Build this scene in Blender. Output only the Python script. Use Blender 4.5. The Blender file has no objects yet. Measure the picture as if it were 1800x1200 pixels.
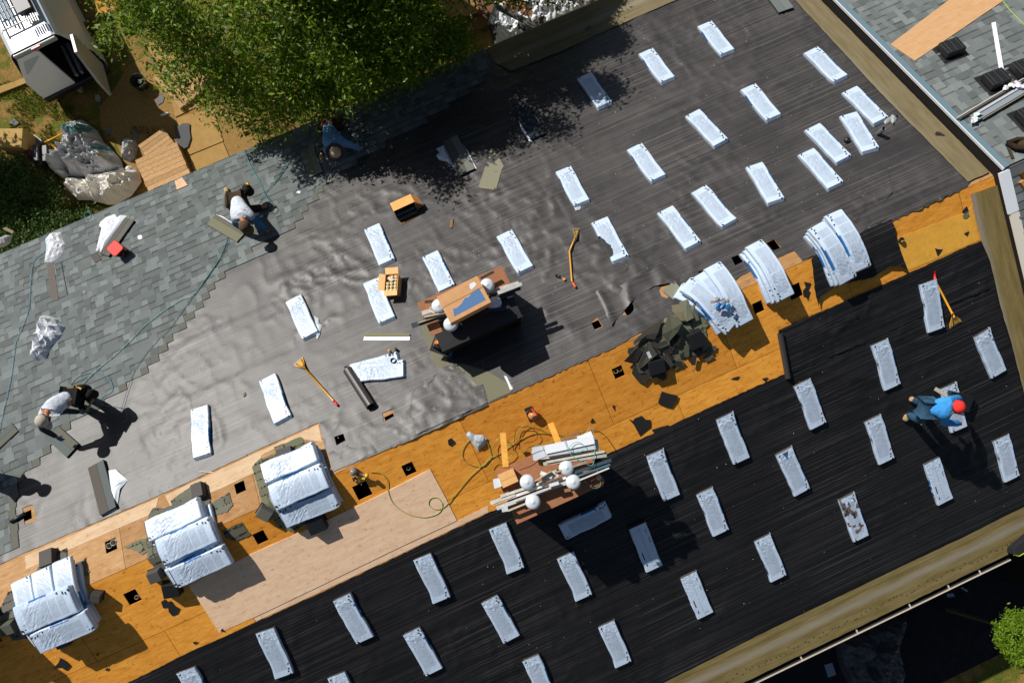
import bpy, bmesh, math, random
import numpy as np
from mathutils import Vector, Matrix, geometry

# ------------------------------------------------------------------ camera, sky, sun, exposure
C = bpy.context.scene.collection
R3 = np.array([[0.911314469, 0.408345606, -0.0525338505],
               [-0.411710861, 0.903763935, -0.117068001],
               [-0.000326004461, 0.12831452, 0.991733471]])
CAM = np.array([0.0, -0.684191961, 12.7853101]); F = 1301.71898
TH = 0.363037431; TT = math.tan(TH); CO = math.cos(TH); SI = math.sin(TH)
cam = bpy.data.cameras.new('camera'); co = bpy.data.objects.new('camera', cam); C.objects.link(co)
M4 = Matrix([list(R3[i]) + [CAM[i]] for i in range(3)] + [[0, 0, 0, 1]])
co.matrix_world = M4; cam.sensor_width = 36; cam.lens = F * 36 / 1800; cam.clip_end = 500
bpy.context.scene.camera = co
AZ, EL = math.radians(117), math.radians(41)
SUN = np.array([math.cos(AZ) * math.cos(EL), math.sin(AZ) * math.cos(EL), math.sin(EL)])
W = bpy.data.worlds.new('World'); bpy.context.scene.world = W; W.use_nodes = True
nt = W.node_tree; sky = nt.nodes.new('ShaderNodeTexSky'); sky.sky_type = 'NISHITA'; sky.sun_disc = False
sky.sun_elevation = EL; sky.sun_rotation = math.radians(90) - AZ
bg = nt.nodes['Background']; bg.inputs[1].default_value = 0.05
nt.links.new(sky.outputs[0], bg.inputs[0])
sl = bpy.data.lights.new('sun', 'SUN'); sl.energy = 5.0; sl.angle = math.radians(0.5); sl.color = (1, 0.965, 0.91)
so = bpy.data.objects.new('sun', sl); C.objects.link(so)
so.rotation_euler = Vector(SUN).to_track_quat('Z', 'Y').to_euler()
vs = bpy.context.scene.view_settings; vs.view_transform = 'Standard'; vs.look = 'None'; vs.gamma = 1; vs.exposure = 0.04
GZ = -6.3
random.seed(4); RNG = np.random.RandomState(7)

# ------------------------------------------------------------------ points: photo pixel -> place on a surface
def ray(px, py): return R3 @ np.array([(px - 900) / F, -(py - 600) / F, -1.0])
def atz(px, py, z=GZ):
    d = ray(px, py); return CAM + (z - CAM[2]) / d[2] * d
def proj(X):
    v = R3.T @ (np.array(X) - CAM); return 900 + F * v[0] / -v[2], 600 - F * v[1] / -v[2]
def H(px, py, h=0.0, side=None):      # point h metres (vertically) above the roof
    d = ray(px, py); out = None
    for s in (1, -1):
        k = -(CAM[2] + TT * s * CAM[1] - h) / (d[2] + TT * s * d[1]); X = CAM + k * d
        if side == s: return X
        if X[1] * s >= 0: out = X
    return out if out is not None else CAM - CAM[2] / d[2] * d
def XW(p, h=0, side=None):
    q = H(p[0], p[1], h, side); return (q[0], q[1])
def surf(x, w, h=0.0, r=0.0):        # roof surface point; h along the normal
    s = 1 if w >= 0 else -1
    if r > 0:
        q = math.sqrt(w * w + r * r); z = -TT * (q - r * 0.55); g = TT * w / q
        n = math.sqrt(1 + g * g); return (x, w + h * g / n, z + h / n)
    return (x, w + s * h * SI, -TT * abs(w) + h * CO)
def vn(w): return Vector((0, (1 if w >= 0 else -1) * SI, CO))

# ------------------------------------------------------------------ numpy value noise
def vnoise(x, y, seed=0):
    x = np.asarray(x, float); y = np.asarray(y, float)
    xi = np.floor(x).astype(np.int64); yi = np.floor(y).astype(np.int64); fx = x - xi; fy = y - yi
    fx = fx * fx * (3 - 2 * fx); fy = fy * fy * (3 - 2 * fy)
    def h(a, b):
        n = (a * 374761393 + b * 668265263 + seed * 974711) & 0x7fffffff
        n = ((n ^ (n >> 13)) * 1274126177) & 0x7fffffff
        return ((n ^ (n >> 16)) & 0xffff) / 65535.0
    a = h(xi, yi); b = h(xi + 1, yi); c_ = h(xi, yi + 1); d = h(xi + 1, yi + 1)
    return (a * (1 - fx) + b * fx) * (1 - fy) + (c_ * (1 - fx) + d * fx) * fy
def fbm(x, y, seed=0, o=4):
    v = 0; a = .5; t = 0
    for i in range(o):
        v = v + a * vnoise(np.asarray(x) * 2 ** i, np.asarray(y) * 2 ** i, seed + i * 17); t += a; a *= .5
    return v / t
def inpoly(px, py, poly):
    px = np.asarray(px); py = np.asarray(py); ins = np.zeros(px.shape, bool); n = len(poly); j = n - 1
    for i in range(n):
        xi, yi = poly[i]; xj, yj = poly[j]
        if yi != yj:
            ins ^= ((yi > py) != (yj > py)) & (px < (xj - xi) * (py - yi) / (yj - yi) + xi)
        j = i
    return ins
def edgedist(px, py, poly):
    d = np.full(np.shape(px), 1e9); n = len(poly)
    for i in range(n):
        ax, ay = poly[i]; bx, by = poly[(i + 1) % n]; vx, vy = bx - ax, by - ay; L = vx * vx + vy * vy + 1e-12
        t = np.clip(((px - ax) * vx + (py - ay) * vy) / L, 0, 1)
        d = np.minimum(d, np.hypot(px - ax - t * vx, py - ay - t * vy))
    return d

# ------------------------------------------------------------------ materials
def c(r, g, b):
    f = lambda v: ((v / 255 + .055) / 1.055) ** 2.4 if v > 10 else v / 255 / 12.92
    return (f(r), f(g), f(b))
def node(nt, t, **k):
    n = nt.nodes.new(t)
    for a, b in k.items(): setattr(n, a, b)
    return n
def mk(name, col, rough=.8, var=None, bump=None, attr=False, metal=0, spec=.5, coat=0, uv=False, two=False, trans=0):
    m = bpy.data.materials.new(name); m.use_nodes = True; nt = m.node_tree; L = nt.links
    b = nt.nodes['Principled BSDF']; b.inputs['Base Color'].default_value = (*col, 1)
    b.inputs['Roughness'].default_value = rough; b.inputs['Metallic'].default_value = metal
    b.inputs['Specular IOR Level'].default_value = spec; b.inputs['Coat Weight'].default_value = coat
    tc = node(nt, 'ShaderNodeTexCoord'); vec = tc.outputs['UV' if uv else 'Object']; src = None
    if attr:
        a = node(nt, 'ShaderNodeAttribute', attribute_name='Col'); src = a.outputs['Color']; L.new(src, b.inputs['Base Color'])
    if var:
        sc, amt = var; n = node(nt, 'ShaderNodeTexNoise'); n.inputs['Scale'].default_value = sc; n.inputs['Detail'].default_value = 6
        n.inputs['Roughness'].default_value = .65; L.new(vec, n.inputs['Vector'])
        mr = node(nt, 'ShaderNodeMapRange'); mr.inputs[1].default_value = .3; mr.inputs[2].default_value = .7
        mr.inputs[3].default_value = 1 - amt; mr.inputs[4].default_value = 1 + amt; L.new(n.outputs['Fac'], mr.inputs[0])
        mx = node(nt, 'ShaderNodeVectorMath', operation='SCALE')
        if src: L.new(src, mx.inputs[0])
        else: mx.inputs[0].default_value = col
        L.new(mr.outputs[0], mx.inputs['Scale']); L.new(mx.outputs[0], b.inputs['Base Color'])
    if bump:
        sc, st = bump[:2]; n = node(nt, 'ShaderNodeTexNoise'); n.inputs['Scale'].default_value = sc; n.inputs['Detail'].default_value = 4
        L.new(vec, n.inputs['Vector']); bp = node(nt, 'ShaderNodeBump'); bp.inputs['Strength'].default_value = st
        bp.inputs['Distance'].default_value = bump[2] if len(bump) > 2 else .01
        L.new(n.outputs['Fac'], bp.inputs['Height']); L.new(bp.outputs[0], b.inputs['Normal'])
    if trans:
        b.inputs['Subsurface Weight'].default_value = 0
        tr = node(nt, 'ShaderNodeBsdfTranslucent'); ms = node(nt, 'ShaderNodeMixShader'); ms.inputs[0].default_value = trans
        if src: L.new(src, tr.inputs[0])
        else: tr.inputs[0].default_value = (*col, 1)
        out = nt.nodes['Material Output']; L.new(b.outputs[0], ms.inputs[1]); L.new(tr.outputs[0], ms.inputs[2]); L.new(ms.outputs[0], out.inputs[0])
    return m
def ramp(nt, pts):
    r = node(nt, 'ShaderNodeValToRGB'); e = r.color_ramp.elements
    while len(e) < len(pts): e.new(.5)
    for i, (p, v) in enumerate(pts): e[i].position = p; e[i].color = (*v, 1) if len(v) == 3 else v
    return r
def mapn(nt, vec, sc, loc=(0, 0, 0)):
    m = node(nt, 'ShaderNodeMapping'); m.inputs['Scale'].default_value = sc; m.inputs['Location'].default_value = loc
    nt.links.new(vec, m.inputs['Vector']); return m.outputs[0]
def noise_n(nt, vec, sc, det=4, rough=.5):
    n = node(nt, 'ShaderNodeTexNoise'); n.inputs['Scale'].default_value = sc; n.inputs['Detail'].default_value = det
    n.inputs['Roughness'].default_value = rough; nt.links.new(vec, n.inputs['Vector']); return n.outputs['Fac']
def mixc(nt, fac, a, b, mode='MIX'):
    m = node(nt, 'ShaderNodeMix', data_type='RGBA', blend_type=mode); L = nt.links
    for v, i in ((fac, 0), (a, 6), (b, 7)):
        if isinstance(v, (int, float)): m.inputs[i].default_value = v
        elif isinstance(v, tuple): m.inputs[i].default_value = (*v, 1)
        else: L.new(v, m.inputs[i])
    return m.outputs[2]
def felt(name, base, line, thr, rough, spec, dust, dustamt, ks=1.0):
    # woven roofing underlayment: fine pale filaments run along the roll, scuffed dusty patches
    m = mk(name, base, rough, spec=spec, uv=True); nt = m.node_tree; L = nt.links; b = nt.nodes['Principled BSDF']
    uv = node(nt, 'ShaderNodeTexCoord').outputs['UV']
    n1 = noise_n(nt, mapn(nt, uv, (.20, 30, 1)), 1, 1, .5); r1 = ramp(nt, [(thr, (0, 0, 0)), (thr + .10, (1, 1, 1))]); L.new(n1, r1.inputs[0])
    n2 = noise_n(nt, mapn(nt, uv, (.30, 110, 1), (3, 7, 0)), 1, 0, .5); r2 = ramp(nt, [(.62, (0, 0, 0)), (.68, (1, 1, 1))]); L.new(n2, r2.inputs[0])
    n3 = noise_n(nt, mapn(nt, uv, (.5, .8, 1)), 1.6, 6, .65); r3 = ramp(nt, [(.42, (0, 0, 0)), (.72, (1, 1, 1))]); L.new(n3, r3.inputs[0])
    wv = node(nt, 'ShaderNodeTexWave', wave_type='BANDS', bands_direction='Y', wave_profile='SAW'); wv.inputs['Scale'].default_value = 7.0; wv.inputs['Distortion'].default_value = .25; wv.inputs['Detail'].default_value = 1; L.new(uv, wv.inputs['Vector'])
    rw = ramp(nt, [(.0, (0, 0, 0)), (.82, (0, 0, 0)), (.93, (1, 1, 1))]); L.new(wv.outputs['Fac'], rw.inputs[0]); nb = noise_n(nt, mapn(nt, uv, (.9, 3, 1), (2, 5, 0)), 1.3, 4, .7); rb = ramp(nt, [(.42, (0, 0, 0)), (.62, (1, 1, 1))]); L.new(nb, rb.inputs[0])
    n4 = noise_n(nt, mapn(nt, uv, (1.0, 50, 1), (5, 1, 0)), 1, 1, .5); r4 = ramp(nt, [(.35, (.90, .90, .90)), (.65, (1.1, 1.1, 1.1))]); L.new(n4, r4.inputs[0])
    mult = node(nt, 'ShaderNodeMath', operation='MULTIPLY'); L.new(r3.outputs[0], mult.inputs[0]); mult.inputs[1].default_value = dustamt
    a = mixc(nt, mult.outputs[0], base, dust); a = mixc(nt, 1.0, a, r4.outputs[0], 'MULTIPLY')
    f = node(nt, 'ShaderNodeMath', operation='MULTIPLY'); L.new(r1.outputs[0], f.inputs[0]); f.inputs[1].default_value = .07 * ks
    g = node(nt, 'ShaderNodeMath', operation='MULTIPLY'); L.new(r2.outputs[0], g.inputs[0]); g.inputs[1].default_value = .42 * (.5 + .5 * ks)
    h0 = node(nt, 'ShaderNodeMath', operation='MAXIMUM'); L.new(f.outputs[0], h0.inputs[0]); L.new(g.outputs[0], h0.inputs[1])
    wm = node(nt, 'ShaderNodeMath', operation='MULTIPLY'); L.new(rw.outputs[0], wm.inputs[0]); L.new(rb.outputs[0], wm.inputs[1]); w2 = node(nt, 'ShaderNodeMath', operation='MULTIPLY'); L.new(wm.outputs[0], w2.inputs[0]); w2.inputs[1].default_value = .15 * ks
    h = node(nt, 'ShaderNodeMath', operation='MAXIMUM'); L.new(h0.outputs[0], h.inputs[0]); L.new(w2.outputs[0], h.inputs[1])
    L.new(mixc(nt, h.outputs[0], a, line), b.inputs['Base Color'])
    bp = node(nt, 'ShaderNodeBump'); bp.inputs['Strength'].default_value = .25; bp.inputs['Distance'].default_value = .004
    L.new(noise_n(nt, mapn(nt, uv, (3, 9, 1)), 3, 4, .6), bp.inputs['Height']); L.new(bp.outputs[0], b.inputs['Normal'])
    return m
def plywood(name, A, B, B2, knots, dark=.25, brick=True):
    m = mk(name, A, .75, spec=.25, uv=True); nt = m.node_tree; L = nt.links; b = nt.nodes['Principled BSDF']
    uv = node(nt, 'ShaderNodeTexCoord').outputs['UV']
    g = noise_n(nt, mapn(nt, uv, (1.5, 6, 1)), 1.8, 8, .75); r = ramp(nt, [(.3, A), (.55, B), (.75, B2)]); L.new(g, r.inputs[0]); col = r.outputs[0]
    k = noise_n(nt, mapn(nt, uv, (1.7, 2.6, 1), (9, 2, 0)), 5.5, 4, .6); rk = ramp(nt, [(.58, (1, 1, 1)), (.72, knots)]); L.new(k, rk.inputs[0])
    col = mixc(nt, 1.0, col, rk.outputs[0], 'MULTIPLY')
    f = noise_n(nt, mapn(nt, uv, (5, 60, 1)), 1, 4, .6); rf = ramp(nt, [(.3, (1 - dark,) * 3), (.6, (1, 1, 1))]); L.new(f, rf.inputs[0])
    col = mixc(nt, 1.0, col, rf.outputs[0], 'MULTIPLY')
    if brick:
        bt = node(nt, 'ShaderNodeTexBrick'); bt.inputs['Scale'].default_value = 1; bt.inputs['Brick Width'].default_value = 2.44
        bt.inputs['Row Height'].default_value = 1.22; bt.inputs['Mortar Size'].default_value = .004; bt.inputs['Mortar Smooth'].default_value = 0
        bt.inputs['Color1'].default_value = (.84, .80, .74, 1); bt.inputs['Color2'].default_value = (1.08, 1.1, 1.12, 1); bt.inputs['Mortar'].default_value = (.22, .12, .05, 1)
        L.new(mapn(nt, uv, (1, 1, 1), (.7, 0, 0)), bt.inputs['Vector']); col = mixc(nt, 1.0, col, bt.outputs[0], 'MULTIPLY')
    L.new(col, b.inputs['Base Color'])
    bp = node(nt, 'ShaderNodeBump'); bp.inputs['Strength'].default_value = .35; bp.inputs['Distance'].default_value = .004
    L.new(g, bp.inputs['Height']); L.new(bp.outputs[0], b.inputs['Normal'])
    return m
def membrane(name, A, B, pale):
    m = mk(name, A, .7, spec=.3, uv=True); nt = m.node_tree; L = nt.links; b = nt.nodes['Principled BSDF']
    uv = node(nt, 'ShaderNodeTexCoord').outputs['UV']          # U along the strip, V across (0..1)
    g = noise_n(nt, mapn(nt, uv, (1.2, 9, 1)), 1.2, 6, .65); r = ramp(nt, [(.35, A), (.65, B)]); L.new(g, r.inputs[0])
    s = node(nt, 'ShaderNodeSeparateXYZ'); L.new(uv, s.inputs[0])
    w = node(nt, 'ShaderNodeMath', operation='ADD'); L.new(s.outputs[1], w.inputs[0])
    q = noise_n(nt, mapn(nt, uv, (.5, 0, 1)), 1, 2); qs = node(nt, 'ShaderNodeMath', operation='MULTIPLY'); L.new(q, qs.inputs[0]); qs.inputs[1].default_value = .12; L.new(qs.outputs[0], w.inputs[1])
    rr = ramp(nt, [(.42, (0, 0, 0)), (.52, (.55, .55, .55)), (.58, (.42, .42, .42)), (.66, (0, 0, 0))]); L.new(w.outputs[0], rr.inputs[0])
    col = mixc(nt, rr.outputs[0], r.outputs[0], pale)
    r5 = ramp(nt, [(.70, (1, 1, 1)), (.715, (.6, .58, .55)), (.73, (1, 1, 1))]); L.new(w.outputs[0], r5.inputs[0])
    L.new(mixc(nt, 1.0, col, r5.outputs[0], 'MULTIPLY'), b.inputs['Base Color'])
    bp = node(nt, 'ShaderNodeBump'); bp.inputs['Strength'].default_value = .3; bp.inputs['Distance'].default_value = .01
    L.new(g, bp.inputs['Height']); L.new(bp.outputs[0], b.inputs['Normal'])
    return m
MT = {}
MT['felt_up'] = felt('felt_up', (.029, .0262, .0255), (.21, .19, .175), .64, .47, .47, (.066, .061, .058), .8)
MT['felt_dn'] = felt('felt_dn', (.0085, .0083, .009), (.15, .145, .14), .66, .55, .22, (.015, .0147, .016), .8, .3)
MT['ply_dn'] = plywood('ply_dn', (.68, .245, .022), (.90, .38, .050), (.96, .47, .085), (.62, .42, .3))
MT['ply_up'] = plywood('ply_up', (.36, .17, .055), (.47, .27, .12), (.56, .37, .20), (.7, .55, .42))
MT['ply_new'] = plywood('ply_new', (.80, .50, .30), (.92, .64, .42), (.96, .72, .50), (.8, .6, .42), .12, False)
MT['ply_side'] = plywood('ply_side', (.50, .28, .13), (.56, .33, .16), (.60, .36, .18), (.9, .8, .7), .12, False)
MT['memb'] = membrane('memb', (.135, .105, .050), (.19, .155, .085), (.25, .23, .18))
MT['memb_dn'] = membrane('memb_dn', (.17, .125, .040), (.27, .205, .085), (.36, .33, .28))
MT['col'] = mk('painted', (1, 1, 1), .75, attr=True, var=(18, .12), spec=.3)
MT['shing'] = mk('shingle_granules', (1, 1, 1), .9, attr=True, var=(260, .28), bump=(300, .5, .002), spec=.2)
MT['wrap'] = mk('plastic_wrapper', (1, 1, 1), .38, attr=True, spec=.4, bump=(14, .25, .006))
MT['gloss'] = mk('glossy', (1, 1, 1), .3, attr=True, spec=.5)
MT['metal'] = mk('white_metal', (.62, .66, .70), .4, spec=.5, metal=.0, var=(6, .08))
MT['cloth'] = mk('cloth', (1, 1, 1), .9, attr=True, var=(30, .15), bump=(35, .5, .01), spec=.15)
MT['skin'] = mk('skin', c(176, 120, 88), .6)
MT['card'] = mk('cardboard', (1, 1, 1), .8, attr=True, var=(9, .1), spec=.2)
MT['leaf'] = mk('leaf', (1, 1, 1), .5, attr=True, spec=.35, trans=.42)
MT['bark'] = mk('bark', (.10, .07, .045), .9, var=(12, .4), bump=(20, .8, .03))
MT['black'] = mk('black_plastic', (.012, .012, .013), .45, spec=.5, var=(10, .2))
MT['dark'] = mk('dark_interior', (.03, .025, .02), .9)
MT['wood'] = mk('wood', (1, 1, 1), .75, attr=True, var=(14, .2), spec=.2)
MT['tarp'] = mk('tarp', (1, 1, 1), .42, attr=True, spec=.5, bump=(9, .5, .02))
MT['concrete'] = mk('concrete', c(165, 130, 72), .9, var=(5, .12), bump=(60, .3, .004))

# ------------------------------------------------------------------ mesh builder
class MB:
    def __init__(s): s.v = []; s.f = []; s.c = []; s.mi = []; s.uv = None
    def face(s, idx, col=(.5, .5, .5), mi=0): s.f.append(tuple(idx)); s.c.append(col); s.mi.append(mi)
    def poly(s, pts, col=(.5, .5, .5), mi=0):
        n = len(s.v); s.v += [tuple(p) for p in pts]; s.face(range(n, n + len(pts)), col, mi)
    def box(s, ctr, size, col=(.5, .5, .5), M=None, mi=0, top=None, taper=1.0):
        x, y, z = [q / 2 for q in size]; n = len(s.v); pts = []
        for k in (-1, 1):
            t = taper if k == 1 else 1
            for a, b in ((-1, -1), (1, -1), (1, 1), (-1, 1)): pts.append(Vector((a * x * t, b * y * t, k * z)))
        if M is not None: pts = [M @ p for p in pts]
        cc = Vector(ctr); s.v += [tuple(p + cc) for p in pts]
        for q in ((0, 3, 2, 1), (4, 5, 6, 7), (0, 1, 5, 4), (1, 2, 6, 5), (2, 3, 7, 6), (3, 0, 4, 7)):
            s.face([n + i for i in q], top if (top and q[0] == 4) else col, mi)
    def prism(s, poly, z0, z1, col=(.5, .5, .5), side=None, f=None, mi=0):
        n = len(s.v); k = len(poly); f = f or (lambda x, y, z: (x, y, z))
        s.v += [f(x, y, z0) for x, y in poly] + [f(x, y, z1) for x, y in poly]
        s.face(range(n + k, n + 2 * k), col, mi); s.face(list(range(n, n + k))[::-1], side or col, mi)
        for i in range(k): j = (i + 1) % k; s.face((n + i, n + j, n + k + j, n + k + i), side or col, mi)
    def tube(s, pts, r, col=(.5, .5, .5), n=8, cap=True, mi=0):
        P = [Vector(p) for p in pts]; rr = r if hasattr(r, '__len__') else [r] * len(P); base = len(s.v)
        up = Vector((0, 0, 1))
        for i, p in enumerate(P):
            d = (P[min(i + 1, len(P) - 1)] - P[max(i - 1, 0)])
            d = d.normalized() if d.length > 1e-9 else Vector((1, 0, 0))
            a = d.cross(up)
            if a.length < 1e-3: a = d.cross(Vector((1, 0, 0)))
            a.normalize(); b = a.cross(d)
            for k in range(n):
                t = 2 * math.pi * k / n; s.v.append(tuple(p + rr[i] * (math.cos(t) * a + math.sin(t) * b)))
        for i in range(len(P) - 1):
            for k in range(n):
                a0 = base + i * n + k; b0 = base + i * n + (k + 1) % n; s.face((a0, b0, b0 + n, a0 + n), col, mi)
        if cap:
            s.face([base + k for k in range(n)], col, mi); s.face([base + (len(P) - 1) * n + k for k in range(n)][::-1], col, mi)
    def lathe(s, prof, col=(.5, .5, .5), n=20, ctr=(0, 0, 0), M=None, mi=0):
        base = len(s.v); cc = Vector(ctr)
        for r, z in prof:
            for k in range(n):
                t = 2 * math.pi * k / n; p = Vector((r * math.cos(t), r * math.sin(t), z))
                s.v.append(tuple((M @ p if M is not None else p) + cc))
        for i in range(len(prof) - 1):
            for k in range(n):
                a0 = base + i * n + k; b0 = base + i * n + (k + 1) % n
                s.face((a0, b0, b0 + n, a0 + n), col[i] if isinstance(col, list) else col, mi)
    def build(s, name, mats, parent=None, smooth=False, bevel=0):
        me = bpy.data.meshes.new(name); me.from_pydata(s.v, [], s.f)
        if not isinstance(mats, (list, tuple)): mats = [mats]
        for m in mats: me.materials.append(m)
        ca = me.color_attributes.new('Col', 'FLOAT_COLOR', 'CORNER')
        cnt = np.array([len(f) for f in s.f]); arr = np.ones((cnt.sum(), 4), np.float32)
        arr[:, :3] = np.repeat(np.array(s.c, np.float32).reshape(-1, 3), cnt, axis=0); ca.data.foreach_set('color', arr.ravel())
        if len(mats) > 1: me.polygons.foreach_set('material_index', s.mi)
        if smooth: me.polygons.foreach_set('use_smooth', [True] * len(s.f))
        if s.uv is not None:
            ul = me.uv_layers.new(name='UVMap'); li = np.zeros(len(me.loops), np.int32); me.loops.foreach_get('vertex_index', li)
            ul.data.foreach_set('uv', np.array(s.uv, np.float32)[li].ravel())
        me.update(); o = bpy.data.objects.new(name, me); C.objects.link(o)
        if parent: o.parent = parent
        if bevel:
            bv = o.modifiers.new('bevel', 'BEVEL'); bv.width = bevel; bv.segments = 2; bv.limit_method = 'ANGLE'
        return o
def tag(o, label=None, cat=None, group=None, kind=None):
    for k, v in (('label', label), ('category', cat), ('group', group), ('kind', kind)):
        if v: o[k] = v
    return o
def empty(name, M, label, cat, group=None):
    o = bpy.data.objects.new(name, None); C.objects.link(o); o.empty_display_size = .1
    o.matrix_world = M; return tag(o, label, cat, group)
def frame(p, xdir, w):                # roof frame: origin p, z = roof normal, x = xdir projected
    z = vn(w); x = Vector(xdir); x = (x - z * x.dot(z)).normalized(); y = z.cross(x); p = Vector(p)
    return Matrix(((x.x, y.x, z.x, p.x), (x.y, y.y, z.y, p.y), (x.z, y.z, z.z, p.z), (0, 0, 0, 1)))
def frame2(A, B, h=0.0, side=None):   # from two photo pixels, at height h above the roof; origin dropped to the roof
    a, b = Vector(H(*A, h, side)), Vector(H(*B, h, side)); m = (a + b) / 2; M = frame(m, b - a, m.y)
    M.translation = m - Vector((0, 0, h)) * CO * CO * 0 - vn(m.y) * (h * CO); return M, (b - a).length
def gframe(p, ang=0): return Matrix.Translation(Vector(p)) @ Matrix.Rotation(ang, 4, 'Z')
def gframe2(A, B, z=GZ, h=0):
    a, b = Vector(atz(*A, z + h)), Vector(atz(*B, z + h)); m = (a + b) / 2; d = b - a
    M = gframe((m.x, m.y, z), math.atan2(d.y, d.x)); return M, d.length

# ------------------------------------------------------------------ sheets lying on a surface, with real holes
def cdt_sheet(poly, holes, res, rag=0, seed=0):
    P = []
    for i in range(len(poly)):
        a = np.array(poly[i]); b = np.array(poly[(i + 1) % len(poly)]); n = max(1, int(np.linalg.norm(b - a) / res))
        for k in range(n):
            q = a + (b - a) * k / n
            if rag and k: q = q + (RNG.rand(2) - .5) * rag
            P.append(tuple(q))
    rings = [P]
    for hh in holes:
        Q = []
        for i in range(len(hh)):
            a = np.array(hh[i]); b = np.array(hh[(i + 1) % len(hh)]); n = max(1, int(np.linalg.norm(b - a) / max(res, .08)))
            for k in range(n): Q.append(tuple(a + (b - a) * k / n))
        rings.append(Q)
    verts = []; faces = []; edges = []
    for r in rings:
        n = len(verts); verts += r; faces.append(list(range(n, n + len(r))))
    A = np.array(poly); x0, y0 = A.min(0); x1, y1 = A.max(0)
    gx, gy = np.meshgrid(np.arange(x0 + res / 2, x1, res), np.arange(y0 + res / 2, y1, res)); gx = gx.ravel(); gy = gy.ravel()
    gx = gx + (RNG.rand(len(gx)) - .5) * res * .35; gy = gy + (RNG.rand(len(gy)) - .5) * res * .35
    ok = inpoly(gx, gy, P) & (edgedist(gx, gy, P) > res * .45)
    for r in rings[1:]: ok &= ~inpoly(gx, gy, r) & (edgedist(gx, gy, r) > res * .4)
    verts += list(zip(gx[ok], gy[ok]))
    v, e, f, *_ = geometry.delaunay_2d_cdt([Vector(q) for q in verts], [], faces, 1, 1e-5)
    V = np.array([(q.x, q.y) for q in v]); Fc = [tuple(q) for q in f]
    cen = np.array([V[list(q)].mean(0) for q in Fc]); keep = np.ones(len(Fc), bool)
    for r in rings[1:]: keep &= ~inpoly(cen[:, 0], cen[:, 1], r)
    return V, [q for q, k in zip(Fc, keep) if k], rings[1:]
def roof_sheet(name, poly, mat, h=.004, res=.06, holes=(), disp=None, parent=None, rag=0, r=0.0, rim=0, smooth=True, uvf=None, px=True, coln=None, side=None):
    if px: poly = [XW(q, 0, side) for q in poly]
    V, Fc, rg = cdt_sheet(poly, holes, res, rag); mb = MB()
    d = disp(V[:, 0], V[:, 1]) if disp else np.zeros(len(V))
    mb.v = [surf(x, w, h + dd, r) for (x, w), dd in zip(V, d)]
    mb.uv = V if uvf is None else np.array([uvf(x, w) for x, w in V])
    for i, q in enumerate(Fc):
        a, b, e = [Vector(mb.v[k]) for k in q[:3]]
        if (b - a).cross(e - a).z < 0: q = q[::-1]
        mb.face(q, coln if coln else (.5, .5, .5))
    if rim:
        uv = list(mb.uv)
        for r_ in rg:
            n = len(mb.v); k = len(r_); mb.v += [surf(x, w, h, r) for x, w in r_] + [surf(x, w, h - rim, r) for x, w in r_]; uv += list(r_) * 2
            for i in range(k): j = (i + 1) % k; mb.face((n + i, n + j, n + k + j, n + k + i))
        mb.uv = np.array(uv)
    return mb.build(name, mat, parent, smooth)

# ================================================================== THE ROOF
XL, XR, YU, YD = -13.5, 9.78, 7.40, -6.95
house = empty('house', Matrix.Translation((0, 0, 0)), 'long low building whose gable roof is stripped to plywood and half covered in underlayment', 'building')
def sq(px, py, s=.2, s2=None, rot=0.0):     # square cut-out aligned with the ridge
    x, w = XW((px, py)); s2 = s2 or s; cr, sr = math.cos(rot), math.sin(rot)
    return [(x + a * s / 2 * cr - b * s2 / 2 * sr, w + a * s / 2 * sr + b * s2 / 2 * cr) for a, b in ((-1, -1), (1, -1), (1, 1), (-1, 1))]
holes_all = [sq(597, 772, .2), sq(685, 735, .17, .12), sq(422, 856, .18), sq(458, 944, .2), sq(195, 958, .2), sq(233, 1049, .22), sq(48, 906, .16),
             sq(719, 824, .2), sq(637, 862, .26), sq(1087, 654, .19), sq(1295, 457, .2), sq(1358, 432, .2), sq(1333, 540, .19), sq(1107, 544, .2, .2),
             sq(1048, 571, .16, .14), sq(1398, 512, .24), sq(1238, 474, .24, .17)]
up_cuts = [[XW(q) for q in P] for P in (
    [(588, 768), (604, 762), (608, 774), (592, 783)], [(672, 726), (690, 719), (694, 731), (675, 742)],
    [(1285, 453), (1299, 448), (1306, 460), (1292, 467)], [(1345, 426), (1360, 420), (1373, 436), (1359, 441)],
    [(1090, 540), (1093, 531), (1105, 529), (1114, 536), (1114, 546), (1106, 554), (1096, 555), (1092, 549)],
    [(1039, 567), (1049, 557), (1060, 574), (1046, 581)], [(1158, 510), (1163, 503), (1177, 499), (1186, 512), (1172, 525), (1162, 521)],
    [(1227, 478), (1246, 473), (1250, 480), (1232, 489)], [(40, 893), (58, 886), (66, 914), (44, 922)])]
def deck(name, w0, w1, mat):
    poly = [(XL, w0), (XR, w0), (XR, w1), (XL, w1)]; s = 1 if w1 > 0 else -1
    hs = [h_ for h_ in holes_all if h_[0][1] * s > 0]
    roof_sheet(name, poly, mat, 0, 1.2, hs, parent=house, rim=.02, px=False, smooth=False)
deck('roof_deck', 0, YU, MT['ply_up']); deck('roof_deck', YD, 0, MT['ply_dn'])
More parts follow.
